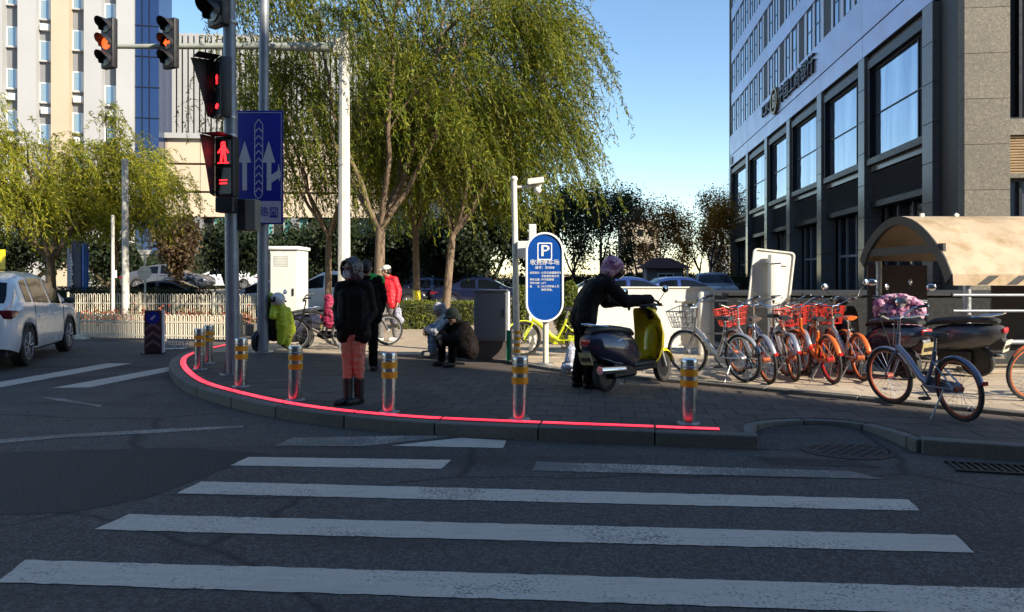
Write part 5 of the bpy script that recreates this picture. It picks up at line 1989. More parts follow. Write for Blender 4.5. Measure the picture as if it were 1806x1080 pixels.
    cg = MB()
    cg.tube([bbk + V((-.08, -.055, 0)), bbk + V((.07, -.055, 0)), bbk + V((0, -.055, .0))], .02, 6)
    cg.prism([(-.50, .27), (-.03, .20), (.08, .26), (.08, .32), (0, .38), (-.50, .35)], .048, .062, MS)
    cg.build('chain_guard', accent, t, bevel=.006)
    for s, a in ((-1, 40), (1, 220)):
        ped = MB()
        e_ = bbk + V((.16 * math.cos(R(a)), .075 * s, .16 * math.sin(R(a))))
        ped.cyl(bbk + V((0, .06 * s, 0)), e_ - V((0, .0, 0)), .010, n=6)
        ped.box(e_ + V((0, .05 * s, 0)), (.09, .08, .022))
        ped.build('pedal', M['black'], t)
    MB().cyl(rear + V((.13, .06, -.02)), V((rear.x + .10, .06 + .19, .005 + math.tan(R(lean)) * .24)), .009, n=6).build('kickstand', M['galv'], t)
    MB().box(rear + V((-.345, 0, .10)), (.02, .055, .04)).build('rear_reflector', M['red_plastic'], t, bevel=.006)
    return t


M['saddle'] = mat('saddle_vinyl', (0.022, 0.02, 0.02), 0.5, 0, 0.15, 10, 0.1, 60)
M['brown_saddle'] = mat('brown_saddle', (0.10, 0.065, 0.05), 0.5, 0, 0.15, 10)
M['orange'] = mat('orange_paint', (0.62, 0.13, 0.015), 0.35, 0, 0.08, 8, coat=0.4, dirt=0.15)
M['orange_rim'] = mat('orange_rim', (0.52, 0.12, 0.03), 0.4, 0, 0.1, 8, dirt=0.15)
M['red_plastic'] = mat('red_plastic', (0.50, 0.015, 0.015), 0.3, 0, 0.08, 8, coat=0.3)
M['red_basket'] = mat('red_basket', (0.58, 0.035, 0.02), 0.4, 0, 0.1, 8)
M['silver'] = mat('silver_paint', (0.42, 0.42, 0.45), 0.35, 0.6, 0.08, 8, dirt=0.15)
M['slate'] = mat('slate_paint', (0.16, 0.17, 0.25), 0.35, 0.4, 0.08, 8, coat=0.3, dirt=0.15)
M['lime'] = mat('lime_paint', (0.55, 0.60, 0.02), 0.35, 0, 0.08, 8, coat=0.4)
M['rust_rim'] = mat('rust_red_rim', (0.34, 0.06, 0.025), 0.5, 0, 0.15, 8, dirt=0.2)

rk = 'shared bicycles parked in a row'


def bike_at(px, py, z=ZR):
    return G(px, py, z)


bicycle('grey shared bicycle with a wire basket, leftmost of the bike row', bike_at(1264, 666), R(118), M['silver'], M['rubber'], M['silver'], 'grey', M['galv'], 7, 20, group=rk)
bicycle('orange shared bicycle with a red basket below the tilted white board', bike_at(1330, 668), R(93), M['silver'], M['rubber'], M['orange_rim'], 'org', M['red_basket'], 8, 8, M['orange'], M['silver'], rk, M['brown_saddle'])
bicycle('grey and orange shared bicycle, third from the left in the row', bike_at(1384, 664), R(84), M['silver'], M['rubber'], M['orange_rim'], 'org', None, 6, -12, M['orange'], M['silver'], rk)
bicycle('bright orange shared bicycle with a red basket in the middle of the row', bike_at(1440, 668), R(90), M['orange'], M['rubber'], M['red_plastic'], 'red', M['red_basket'], 7, 14, M['orange'], M['orange'], rk)
bicycle('silver and red shared bicycle with an orange saddle, right end of the row', bike_at(1494, 664), R(87), M['silver'], M['rubber'], M['orange_rim'], 'org', M['red_basket'], 6, -8, M['orange'], M['orange'], rk, M['orange'])
bicycle('slate and orange shared bicycle of the second row, between the red baskets', bike_at(1358, 655), R(96), M['slate'], M['rubber'], M['orange_rim'], 'org', None, 7, -10, M['orange'], M['slate'], rk)
bicycle('silver shared bicycle of the second row, beside the bright orange one', bike_at(1412, 654), R(80), M['silver'], M['rubber'], M['orange_rim'], 'org', M['galv'], 6, 16, M['orange'], M['silver'], rk)
bicycle('red and orange shared bicycle of the second row, near the floral apron', bike_at(1466, 653), R(94), M['orange'], M['rubber'], M['red_plastic'], 'red', M['red_basket'], 7, -14, M['orange'], M['orange'], rk)
c = G(1640, 734, ZP)
bicycle('slate grey shared bicycle with rusty red rims standing alone in front', V((4.27, 7.62, ZP + .012)), R(98), M['slate'], M['rubber'], M['rust_rim'], 'front', None, 6, 10, M['slate'], M['slate'], None)
c = G(1893, 706, ZR)
bicycle('orange shared bicycle cut off by the right edge, only a wheel showing', V((c.x + .0, c.y, ZR)), R(186), M['orange'], M['rubber'], M['orange_rim'], 'org', None, 5, 0, M['orange'], M['orange'], None)
bicycle('lime yellow shared bicycle behind the parking sign post', on(975, 12.6, ZR), R(176), M['lime'], M['rubber'], M['black_metal'], 'blk', None, 6, 14, M['lime'], M['lime'], None)
bicycle('black roadster bicycle behind the person in salmon trousers', on(566, 14.2, ZP), R(182), M['black_metal'], M['rubber'], M['galv'], 'old', None, 5, 8, M['black_metal'], M['black_metal'], None, M['brown_saddle'], True)
bicycle('dark bicycle half hidden behind the person in black', on(640, 15.2, ZP), R(12), M['black_metal'], M['rubber'], M['galv'], 'old', None, 5, 8, M['black_metal'], M['black_metal'], None, M['brown_saddle'], True)


# ------------------------------------------------------------------ scooters
def moped_wheel(parent, loc, r=.215, w=.05, yaw=0.0):
    prof = [(r - .075, -w * .6), (r - .03, -w), (r - .008, -w * .75), (r, 0), (r - .008, w * .75), (r - .03, w), (r - .075, w * .6)]
    Mx = Matrix.Rotation(R(90), 4, 'X')
    o = MB().lathe(prof, 28, Mx).build('wheel', M['rubber'], parent)
    o.location = loc
    o.rotation_euler = (0, 0, yaw)
    rm = MB().lathe([(r - .072, -w * .62), (r - .09, -w * .3), (.05, -w * .35), (.05, w * .35), (r - .09, w * .3), (r - .072, w * .62)], 24, Mx)
    rm.build('rim', M['black_metal'], o)
    return o


def loft(mb, secs, n=16, p=2.6):
    """closed tube through sections (centre, half width y, half height z), superellipse rings in the yz plane"""
    rows = []
    for c_, hy, hz in secs:
        row = []
        for k in range(n):
            a = 2 * math.pi * k / n
            ca, sa = math.cos(a), math.sin(a)
            row.append(V(c_) + V((0, hy * math.copysign(abs(ca) ** (2 / p), ca), hz * math.copysign(abs(sa) ** (2 / p), sa))))
        rows.append(row)
    mb.grid(rows, True)
    mb.poly(list(reversed(rows[0])))
    mb.poly(rows[-1])
    return mb


def scooter(label, loc, heading, body, shield, seat, steer=0.0, apron=None, lean=5.0, group=None, mirror=True, slim=False):
    """x forward, wheelbase 1.28, rear wheel at x = -0.64"""
    t = thing('motor_scooter', label, 'scooter', loc, 0, group)
    t.rotation_euler = (Matrix.Rotation(heading, 4, 'Z') @ Matrix.Rotation(R(-lean), 4, 'X')).to_euler()
    moped_wheel(t, (-.64, 0, .215))
    moped_wheel(t, (.64, 0, .215), yaw=R(steer))
    bs = .80 if slim else 1.0
    loft(MB(), [((x_, 0, z_), hy_ * bs, hz_ * bs) for (x_, _, z_), hy_, hz_ in (((-1.0, 0, .64), .05, .05), ((-.95, 0, .62), .14, .12), ((-.82, 0, .59), .20, .19), ((-.58, 0, .55), .22, .23), ((-.34, 0, .52), .21, .25), ((-.14, 0, .47), .17, .25), ((-.02, 0, .42), .13, .20))]).build('rear_body', body, t, angle=60)
    loft(MB(), [((-.92, 0, .775), .07, .025), ((-.82, 0, .80), .125, .045), ((-.58, 0, .80), .14, .05), ((-.36, 0, .775), .13, .05), ((-.12, 0, .74), .11, .045), ((-.02, 0, .70), .06, .03)]).build('seat', seat, t, angle=60)
    MB().box((.10, 0, .30), (.56, .32, .06)).box((.10, 0, .245), (.60, .26, .06)).build('footboard', M['black'], t, bevel=.02, seg=2)
    sh_ = MB()
    rows, back = [], []
    for z_, xx, w_ in ((.27, .34, .15), (.36, .42, .19), (.50, .47, .225), (.66, .49, .235), (.80, .47, .215), (.90, .44, .15), (.94, .42, .09)):
        row, bck = [], []
        for k in range(9):
            f_ = -1 + k / 4
            row.append(V((xx + .09 - .13 * f_ * f_, w_ * f_, z_)))
            bck.append(V((xx + .045 - .125 * f_ * f_, w_ * f_ * .97, z_)))
        rows.append(row)
        back.append(bck)
    sh_.grid(rows)
    sh_.grid([list(reversed(r_)) for r_ in back])
    for e in (0, -1):
        sh_.grid([rows[e], back[e]])
    for k in range(len(rows) - 1):
        for e in (0, -1):
            sh_.poly([rows[k][e], rows[k + 1][e], back[k + 1][e], back[k][e]])
    sh_.build('leg_shield', shield, t, angle=60)
    loft(MB(), [((.30, 0, .42), .05, .05), ((.36, 0, .52), .10, .18), ((.44, 0, .56), .12, .24), ((.50, 0, .56), .08, .2)]).build('inner_shield', shield, t, angle=60)
    fg = MB()
    rows = []
    for k in range(11):
        a = R(15 + 140 * k / 10)
        rows.append([V((.64 + (.26 - .05 * q * q) * math.cos(a), .085 * q, .215 + (.26 - .05 * q * q) * math.sin(a))) for q in (-1, -.7, -.3, .3, .7, 1)])
    fg.grid(rows)
    fg.build('front_mudguard', shield, t)
    fk = MB()
    for s in (-1, 1):
        fk.tube([(.64, .075 * s, .215), (.56, .075 * s, .45), (.50, .04 * s, .60)], .022, 8)
    fk.build('fork', M['galv'], t)
    st = MB()
    st.tube([(.46, 0, .88), (.40, 0, 1.02)], [.05, .04], 10)
    loft(st, [((.30, 0, 1.03), .05, .03), ((.36, 0, 1.04), .12, .055), ((.43, 0, 1.045), .12, .06), ((.50, 0, 1.03), .07, .05)])
    st.build('headset', M['black'], t, angle=60)
    hb = MB().tube([(.28, .34, 1.06), (.36, .20, 1.06), (.39, 0, 1.05), (.36, -.20, 1.06), (.28, -.34, 1.06)], .014, 8).build('handlebar', M['black_metal'], t)
    for s in (-1, 1):
        MB().cyl((.28, .34 * s, 1.06), (.345, .23 * s, 1.06), .020, n=8).build('grip', M['black'], hb)
        MB().tube([(.36, .23 * s, 1.05), (.33, .34 * s, 1.04)], .007, 5).build('brake_lever', M['galv'], hb)
        if mirror:
            m = MB().tube([(.36, .20 * s, 1.06), (.39, .27 * s, 1.15), (.37, .35 * s, 1.22)], .006, 5).build('mirror_stalk', M['black_metal'], hb)
            MB().ell((.36, .37 * s, 1.26), (.018, .06, .05), 14, 8).build('mirror', M['chrome'], m)
    Mx = Matrix.Translation((.515, 0, 1.02)) @ Matrix.Rotation(R(90), 4, 'Y')
    MB().lathe([(.07, 0), (.07, .03), (.04, .045), (0, .05)], 18, Mx).build('headlamp', M['chrome'], t)
    MB().box((-.985, 0, .66), (.04, .16, .07)).build('tail_light', M['red_plastic'], t, bevel=.015, seg=2)
    pl = MB().box((-1.0, 0, .45), (.012, .22, .16), Matrix.Rotation(R(-18), 3, 'Y')).build('number_plate', M['plate'], t)
    pm = MB()
    for k in range(5):
        pm.box((-1.008, -.075 + k * .036, .44), (.006, .022, .055), Matrix.Rotation(R(-18), 3, 'Y'))
    pm.build('plate_marks', M['plate_ink'], pl)
    MB().prism([(-.98, .40), (-.80, .42), (-.80, .50), (-.96, .58), (-.99, .52)], -.07, .07, MS).build('rear_mudguard', M['black'], t, bevel=.01)
    MB().cyl((-.92, -.17, .30), (-.40, -.15, .27), .055, .045, n=14).build('exhaust', M['chrome'], t)
    MB().b2((-.60, -.135, .16), (-.08, .135, .38)).build('engine', M['black_metal'], t, bevel=.03)
    MB().tube([(-.05, .10, .22), (-.02, .20, .02 + .2 * math.tan(R(lean))), (-.12, .20, .02 + .2 * math.tan(R(lean)))], .012, 6).build('side_stand', M['galv'], t)
    rack = MB()
    rack.tube([(-.62, .11, .83), (-.88, .10, .86), (-.98, .05, .88), (-.98, -.05, .88), (-.88, -.10, .86), (-.62, -.11, .83)], .010, 6)
    rack.build('grab_rail', M['chrome'], t)
    if apron:
        q = MB()
        q.tube([V((.40 + .16 * math.cos(a) * .4, .24 * math.cos(a), .91 + .14 * math.sin(a))) for a in [2 * math.pi * k / 20 for k in range(20)]], .095, 10, closed=True)
        for s in (-1, 1):
            q.ell((.36, .25 * s, .95), (.13, .08, .10))
        for k in range(7):
            f_ = -1 + k / 3
            q.cap((.50 - .10 * f_ * f_, .27 * f_, .92), (.56 - .12 * f_ * f_, .24 * f_, .52 + .05 * (k % 2)), .055, .045, 8)
        skinned(q, 'quilted_apron', apron, t, .014, 4, .5, .012, .07)
    return t


M['plate'] = mat('number_plate', (0.42, 0.34, 0.16), 0.5, 0, 0.2, 20, dirt=.3)
M['plate_white'] = mat('white_plate', (0.62, 0.60, 0.45), 0.5, 0, 0.1, 20)
M['plate_ink'] = mat('plate_ink', (0.03, 0.02, 0.02), 0.6)
M['navy_paint'] = mat('navy_paint', (0.028, 0.03, 0.06), 0.22, 0.2, 0.1, 4, coat=0.6)
M['seat_black'] = mat('black_seat', (0.018, 0.018, 0.02), 0.42, 0, 0.15, 12, 0.15, 70)
M['car_slate'] = mat('slate_panel', (0.07, 0.072, 0.08), 0.3, 0.3, 0.1, 5, coat=.4, dirt=.3)
t_ = NT('floral_quilt')
co_ = t_.n('TexCoord').outputs['Object']
vr = t_.n('TexVoronoi', {'Vector': co_, 'Scale': 16.0})
sp0 = t_.n('SeparateColor', {0: vr.outputs['Color']}).outputs[0]
cc_ = t_.mix(t_.ramp(sp0, .3, .75), (0.30, 0.10, 0.20), (0.62, 0.40, 0.47))
cc_ = t_.mix(t_.ramp(t_.noise(co_, 30, 3), .52, .6), cc_, (0.16, 0.03, 0.11))
cc_ = t_.mix(t_.ramp(vr.outputs['Distance'], .06, .02), cc_, (0.7, 0.62, 0.55))
M['floral'] = t_.out(cc_, .7, 0, t_.noise(co_, 14, 3), .5, .02)

a, b = G(1087, 690, ZP), G(1188, 676, ZP)
hd = R(42)
mid = (a + b) / 2
sc1 = scooter('navy scooter with a bright yellow leg shield in front of the helmeted rider', V((mid.x - .15, mid.y - .10, ZP + .02)), hd - R(2), M['navy_paint'], M['yellow'], M['seat_black'], 8, None, 5)
sc1.scale = (.86, .9, .96)
sc1.rotation_euler = (Matrix.Rotation(hd - R(2), 4, 'Z') @ Matrix.Rotation(R(-1.5), 4, 'Y') @ Matrix.Rotation(R(-4), 4, 'X')).to_euler()
# yellow wind apron and gold flash on that scooter
ap_ = MB()
rows = []
for z_, x_, w_ in ((.36, .44, .20), (.50, .56, .25), (.68, .62, .27), (.85, .60, .25), (.99, .52, .18), (1.03, .48, .12)):
    rows.append([V((x_ - .01 - .22 * abs(f_) ** 2.0, w_ * f_ * .92, z_)) for f_ in [-1 + k / 5 for k in range(11)]])
ap_.grid(rows)
ap_.grid([[p - V((.03, 0, 0)) for p in reversed(r_)] for r_ in rows])
ap_.build('front_apron', M['yellow'], sc1, angle=60)
cv = MB()
for x_, z_ in ((-.42, .66), (-.40, .60)):
    cv.tube([(x_, -.20, z_), (x_ + .015, -.205, z_ - .02), (x_, -.205, z_ - .04), (x_ + .015, -.205, z_ - .06)], .005, 5)
cv.build('side_emblem', M['white'], sc1)
MB().tube([(-.70, -.198, .60), (-.45, -.207, .66), (-.20, -.17, .64)], .006, 5).build('trim_line', M['chrome'], sc1)
c = G(1600, 668, ZR)
scooter('black scooter with a pink floral quilted apron, behind the lone bicycle', V((c.x + .15, c.y + .75, ZR)), R(-112), M['navy_paint'], M['black'], M['seat_black'], 0, M['floral'], 5, slim=True)
c = G(1660, 662, ZR)
scooter('black scooter parked between the bike row and the floral apron', on(1536, 10.4, ZR), R(108), M['navy_paint'], M['seat_black'], M['seat_black'], 0, None, 5, slim=True)
s2 = scooter('black scooter with a red tail light and pale plate by the railing', V((c.x + .02, c.y + .35, ZR)), R(128), M['car_slate'], M['seat_black'], M['seat_black'], 0, None, 5, slim=True)
for ch in s2.children:
    if ch.name.startswith('number_plate'):
        ch.data.materials.clear()
        ch.data.materials.append(M['plate_white'])
# electric bike hung with a lime raincoat at the white cabinet
e1 = scooter('electric scooter draped with a lime raincoat before the white cabinet', on(500, 14.3, ZP), R(238), M['navy_paint'], M['seat_black'], M['seat_black'], 0, None, 4, slim=True)
q = MB()
for a_, b_, r1, r2 in (((.42, .06, 1.06), (.36, .26, .86), .07, .10), ((.36, .26, .88), (.30, .30, .50), .11, .13), ((.30, .30, .52), (.34, .30, .22), .12, .07), ((.22, .28, .78), (.12, .30, .42), .10, .11), ((.12, .30, .46), (.20, .31, .20), .10, .08), ((.42, .2, .95), (.50, .24, .70), .08, .07)):
    q.cap(a_, b_, r1, r2)
e1.scale = (.88, .88, .92)
M['raincoat'] = mat('lime_raincoat', (0.50, 0.58, 0.03), 0.35, 0, 0.12, 9, 0.1, 30)
rc = thing('raincoat', 'lime yellow raincoat hanging over the parked electric scooter', 'raincoat', e1.location)
rc.rotation_euler = e1.rotation_euler
skinned(q, 'cloth', M['raincoat'], rc, .016, 4, .5, .010, .06)
MB().tube([(.40, .06, 1.10), (.34, .24, .92)], .012, 6).build('sleeve_cuff', M['raincoat'], rc)
# helmet on that scooter
M['helmet_white'] = mat('white_helmet', (0.60, 0.60, 0.60), 0.25, 0, 0.1, 7, coat=.6)
hm = thing('helmet', 'white motorcycle helmet resting on the handlebar by the raincoat', 'helmet', on(490, 13.75, P(0, 528, 13.75).z), R(200))
q = MB()
rows = []
for k in range(9):
    th = R(-50 + 140 * k / 8)
    rows.append([V((.135 * math.cos(th) * math.cos(a), .115 * math.cos(th) * math.sin(a), .13 * math.sin(th))) for a in [2 * math.pi * j / 20 for j in range(20)]])
q.grid(rows, True)
q.build('shell', M['helmet_white'], hm)
q = MB()
q.grid([[V((.140 * math.cos(th) * math.cos(a), .121 * math.cos(th) * math.sin(a), .136 * math.sin(th))) for a in [R(-70 + 140 * j / 10) for j in range(11)]] for th in [R(-22 + 44 * k / 4) for k in range(5)]])
q.build('visor', M['dark_glass'], hm)


# ------------------------------------------------------------------ cars
def interp(tab, x):
    for (x0, y0), (x1, y1) in zip(tab, tab[1:]):
        if x <= x1:
            return y0 + (y1 - y0) * max(0, (x - x0)) / (x1 - x0 + 1e-9)
    return tab[-1][1]


CAR = {
    'suv': dict(L=(-2.18, 2.18), W=.91, wr=.345, ax=(-1.30, 1.34), roof=[(-2.18, .98), (-2.12, 1.06), (-1.66, 1.46), (-1.42, 1.55), (-.9, 1.625), (-.1, 1.645), (.30, 1.60), (.72, 1.37), (1.15, 1.10), (1.5, 1.04), (1.95, .93), (2.12, .80), (2.18, .70)],
                belt=[(-2.18, .96), (-1.6, 1.09), (0, 1.01), (1.1, .97), (2.0, .86), (2.18, .66)], rear=(-2.08, -1.62), wind=(.40, 1.06), side=(-1.40, .88), pil=(-.95, .08), sill=.27),
    'saloon': dict(L=(-2.25, 2.25), W=.90, wr=.32, ax=(-1.30, 1.36), roof=[(-2.25, .82), (-2.18, .95), (-1.75, 1.02), (-1.35, 1.14), (-.85, 1.36), (-.5, 1.43), (.0, 1.445), (.35, 1.40), (.8, 1.18), (1.12, 1.0), (1.7, .90), (2.1, .78), (2.25, .62)],
                   belt=[(-2.25, .78), (-1.4, .93), (0, .90), (1.1, .87), (2.0, .74), (2.25, .58)], rear=(-1.62, -.85), wind=(.42, 1.08), side=(-1.02, .86), pil=(-.25,), sill=.24),
}


def car(label, loc, heading, kind, paint, group=None):
    k = CAR[kind]
    t = thing('parked_car', label, 'car', loc, heading, group)
    x0, x1 = k['L']
    W, wr = k['W'], k['wr']
    xs = []
    x = x0
    while x < x1:
        xs.append(x)
        x += .03 if (x - x0 < .2 or x1 - x < .25) else .065
    xs.append(x1)

    def section(x):
        top, belt = interp(k['roof'], x), interp(k['belt'], x)
        e = min((x - x0) / .28, (x1 - x) / .50, 1)
        w = W * (.80 + .20 * math.sqrt(max(0, 1 - (1 - max(0, e)) ** 2)))
        zb = k['sill'] + .10 * max(0, 1 - min((x - x0), (x1 - x)) / .4)
        for a in k['ax']:
            dx = abs(x - a)
            rr = wr + .055
            if dx < rr:
                zb = max(zb, wr + math.sqrt(rr * rr - dx * dx))
        belt = min(belt, top - .02)
        zb = min(zb, belt - .08)
        g = max(0.0, top - belt)
        tw_ = w * (1 - .30 * min(1, g / .62))
        lo = zb
        P_ = [(w * .95, lo), (w * .995, lo + (belt - lo) * .22), (w * 1.0, lo + (belt - lo) * .55), (w * .985, lo + (belt - lo) * .85), (w * .955, belt),
              (w * .93, belt + g * .06), (tw_ + (w * .93 - tw_) * .28, belt + g * .78), (tw_ * .90, top - .035 * min(1, g * 3)), (tw_ * .55, top - .008), (0, top)]
        return P_
    secs = [section(x) for x in xs]
    m = len(secs[0])
    bd = MB()
    rows = []
    for x, s in zip(xs, secs):
        rows.append([V((x, y, z_)) for y, z_ in s] + [V((x, -y, z_)) for y, z_ in reversed(s[:-1])])
    bd.grid(rows)
    bd.poly(rows[0])
    bd.poly(list(reversed(rows[-1])))
    body = bd.build('body', paint, t, angle=50)
    MB().b2((x0 + .12, -W * .86, k['sill'] - .06), (x1 - .15, W * .86, .62)).build('underbody', M['black'], t, bevel=.02)

    def patch(name, xa, xb, ja, jb, mir=False, off=.006, inset=0.0):
        q = MB()
        sel = [i for i, x in enumerate(xs) if xa <= x <= xb]
        if len(sel) < 2:
            return
        rr = []
        for i in sel:
            row = []
            for j in range(ja, jb + 1):
                p = rows[i][j]
                c_ = V((p.x, 0, p.z - .45))
                n = (p - c_)
                n = V((0, n.y * 1.0, n.z * .55)).normalized()
                row.append(p + n * off)
            rr.append(row)
        q.grid(rr)
        return q
    n2 = len(rows[0])
    edges = [k['side'][0]] + list(k['pil']) + [k['side'][1]]
    for a, b in zip(edges, edges[1:]):
        for ja, jb in ((5, 6), (n2 - 7, n2 - 6)):
            q = patch('side_window', a + .035, b - .035, ja, jb)
            if q:
                q.build('side_window', M['car_glass'], t, angle=60)
    for nm, (a, b) in (('rear_window', k['rear']), ('windscreen', k['wind'])):
        q = patch(nm, a, b, 7, n2 - 8)
        if q:
            q.build(nm, M['car_glass'], t, angle=60)
    for a in k['ax']:
        for s in (-1, 1):
            Mx = Matrix.Rotation(R(90), 4, 'X')
            wv = MB().lathe([(wr - .12, -.10), (wr - .03, -.105), (wr, -.08), (wr, .08), (wr - .03, .105), (wr - .12, .10)], 30, Mx)
            w_ = wv.build('wheel', M['rubber'], t)
            w_.location = (a, s * (W - .115), wr)
            rm = MB()
            for q_ in range(10):
                an = 2 * math.pi * q_ / 10
                rm.tube([(.04 * math.cos(an), .085 * s, .04 * math.sin(an)), ((wr - .115) * math.cos(an + .1), .098 * s, (wr - .115) * math.sin(an + .1))], [.022, .014], 5)
            rm.tube([V((p.x, .092 * s, p.z)) for p in ring_pts(wr - .115, 28)], .014, 6, closed=True)
            rm.cyl((0, .05 * s, 0), (0, .10 * s, 0), .05, n=14)
            rm.build('rim', M['silver'], w_)
            MB().cyl((0, .02 * s, 0), (0, .06 * s, 0), wr - .12, n=24).build('brake_disc', M['black'], w_)
            arch_ = MB()
            arch_.tube([V((a + (wr + .045) * math.cos(R(g_)), s * (W - .005), wr + (wr + .045) * math.sin(R(g_)))) for g_ in range(-5, 186, 12)], .022, 6)
            arch_.build('arch_trim', M['black'] if kind == 'suv' else paint, t)
    for s in (-1, 1):
        zz = interp(k['belt'], x0 + .2) - .07
        MB().prism([(x0 + .02, zz - .09), (x0 + .36, zz - .02), (x0 + .40, zz + .03), (x0 + .0, zz + .06)], W * .60 if s < 0 else -W * .985, W * .985 if s < 0 else -W * .60, MS).build('tail_light', M['tail_red'], t, bevel=.015, seg=2)
        zz = interp(k['belt'], x1 - .3) - .10
        MB().prism([(x1 - .42, zz + .06), (x1 - .03, zz - .06), (x1 - .02, zz - .12), (x1 - .30, zz - .08)], W * .55 if s < 0 else -W * .955, W * .955 if s < 0 else -W * .55, MS).build('headlight', M['lamp_glass'], t, bevel=.012)
        mx = k['side'][1] - .05
        mo = MB().ell((mx, s * (W + .10), interp(k['belt'], mx) + .09), (.07, .10, .065), 12, 8).build('mirror', M['black'] if kind == 'suv' else paint, t)
        MB().cyl((mx, s * (W - .04), interp(k['belt'], mx) + .04), (mx, s * (W + .06), interp(k['belt'], mx) + .06), .02, n=6).build('mirror_arm', M['black'], mo)
        for xx in (k['pil'][0] - .02, k['side'][1] - .02):
            dl = MB()
            dl.tube([(xx, s * (W * 1.004), .42), (xx, s * (W * 1.006), .62), (xx - .01, s * (W * .99), interp(k['belt'], xx) - .02)], .005, 4)
            dl.build('door_seam', M['black'], t)
        for xx in ((k['pil'][0] + .10), (k['side'][1] - .85)):
            hn = MB()
            hn.tube([(xx, s * (W + .002), .84), (xx + .01, s * (W + .022), .842), (xx + .16, s * (W + .022), .848), (xx + .17, s * (W + .002), .85)], .012, 8)
            hn.build('door_handle', paint, t)
    rb = MB().b2((x0 - .015, -W * .72, .34), (x0 + .10, W * .72, .50)).build('rear_bumper', M['black'], t, bevel=.03, seg=2)
    MB().b2((x0 - .028, -.22, .60), (x0 - .005, .22, .72)).build('number_plate', M['plate_blue'], t, bevel=.004)
    MB().b2((x1 - .09, -W * .55, .36), (x1 + .012, W * .55, .52)).build('front_grille', M['black'], t, bevel=.02)
    return t


M['car_glass'] = glass_mat('car_glass', (0.004, 0.006, 0.010), 0.06, 1.33, 0.0)
M['lamp_glass'] = mat('headlamp_glass', (0.5, 0.5, 0.52), 0.1, 0.5, 0.1, 8)
M['tail_red'] = mat('tail_lamp_red', (0.16, 0.008, 0.014), 0.15, 0, 0.1, 8, coat=.6)
M['plate_blue'] = mat('blue_plate', (0.02, 0.06, 0.35), 0.4)
M['car_white'] = mat('white_car_paint', (0.78, 0.79, 0.81), 0.25, 0, 0.03, 2, coat=0.7, dirt=.12, dcol=(.35, .33, .3))
M['car_silver'] = mat('silver_car_paint', (0.36, 0.37, 0.40), 0.3, 0.5, 0.05, 2, coat=0.6)
M['car_dark'] = mat('dark_car_paint', (0.02, 0.022, 0.03), 0.2, 0.2, 0.05, 2, coat=0.7)
M['car_blue'] = mat('blue_car_paint', (0.02, 0.04, 0.16), 0.25, 0.2, 0.05, 2, coat=0.7)
M['car_navy'] = mat('navy_car_paint', (0.008, 0.012, 0.04), 0.25, 0.2, 0.05, 2, coat=0.6)
M['car_grey'] = mat('grey_car_paint', (0.12, 0.125, 0.15), 0.3, 0.4, 0.05, 2, coat=0.6)

rw = G(48, 645)
fw = P(116, HY, 15.1)
hd = math.atan2(fw.y - rw.y, fw.x - rw.x)
dirv = V((math.cos(hd), math.sin(hd), 0))
side_ = V((-dirv.y, dirv.x, 0))
cc = rw + dirv * 1.28 + side_ * .86
car('white hatchback suv seen from behind at the left edge of the road', V((cc.x, cc.y, 0)), hd, 'suv', M['car_white'])
pg = 'cars parked on the left forecourt'
car('grey saloon parked behind the round sign on the left', on(298, 40, .8), R(6), 'saloon', M['car_grey'], pg)
car('white saloon parked behind the corner pole, facing left', on(402, 46, .8), R(180), 'saloon', M['car_white'], pg)
car('dark car parked low behind the far fence', on(300, 31, .0), R(3), 'saloon', M['car_dark'], pg)
car('blue grey car roof showing behind the blue sign pole', on(478, 30, .0), R(185), 'saloon', M['car_silver'], pg)
car('white hatchback parked right of the tall white cabinet', on(590, 27, ZP), R(178), 'suv', M['car_white'], pg)
car('dark car parked between the thick willow trunks', on(668, 33, ZP), R(4), 'saloon', M['car_dark'], pg)
car('navy car parked behind the banded willow trunk', on(755, 34, ZP), R(183), 'saloon', M['car_navy'], pg)
car('dark navy car parked behind the sitting people', on(850, 33, ZP), R(2), 'saloon', M['car_navy'], pg)
pg = 'cars parked on the right'
car('silver car with a pale roof left of the helmeted rider', on(1062, 27, .12), R(181), 'saloon', M['car_silver'], pg)
car('blue car behind the helmeted rider, roof above the white board', on(1105, 24, .12), R(12), 'saloon', M['car_blue'], pg)
car('dark blue car in the middle of the right hand cars', on(1195, 26.5, .12), R(8), 'saloon', M['car_blue'], pg)
car('silver grey car nearest the bank, seen from its front', on(1256, 33, .12), R(262), 'suv', M['car_grey'], pg)


# ------------------------------------------------------------------ people
SKIN = mat('skin', (0.42, 0.25, 0.17), 0.55, 0, 0.08, 14, 0.05, 120)
HAIR = mat('dark_hair', (0.012, 0.010, 0.009), 0.5, 0, 0.2, 30, 0.4, 140)


def stand(h=1.70):
    k = h / 1.70
    J = dict(pelvis=(0, 0, .93), waist=(0, 0, 1.08), chest=(0, 0, 1.28), neck=(0, .01, 1.44), head=(0, -.02, 1.585),
             shl=(.175, 0, 1.385), shr=(-.175, 0, 1.385), ell=(.235, .03, 1.11), elr=(-.235, .03, 1.11), wrl=(.225, -.06, .875), wrr=(-.225, -.06, .875),
             hpl=(.09, 0, .90), hpr=(-.09, 0, .90), knl=(.095, -.02, .50), knr=(-.095, -.02, .50), anl=(.095, .02, .085), anr=(-.095, .02, .085), look=(0, -1, 0), tol=(.02, -1, 0), tor=(-.02, -1, 0))
    return {n: V(v) * (k if n not in ('look', 'tol', 'tor') else 1) for n, v in J.items()}


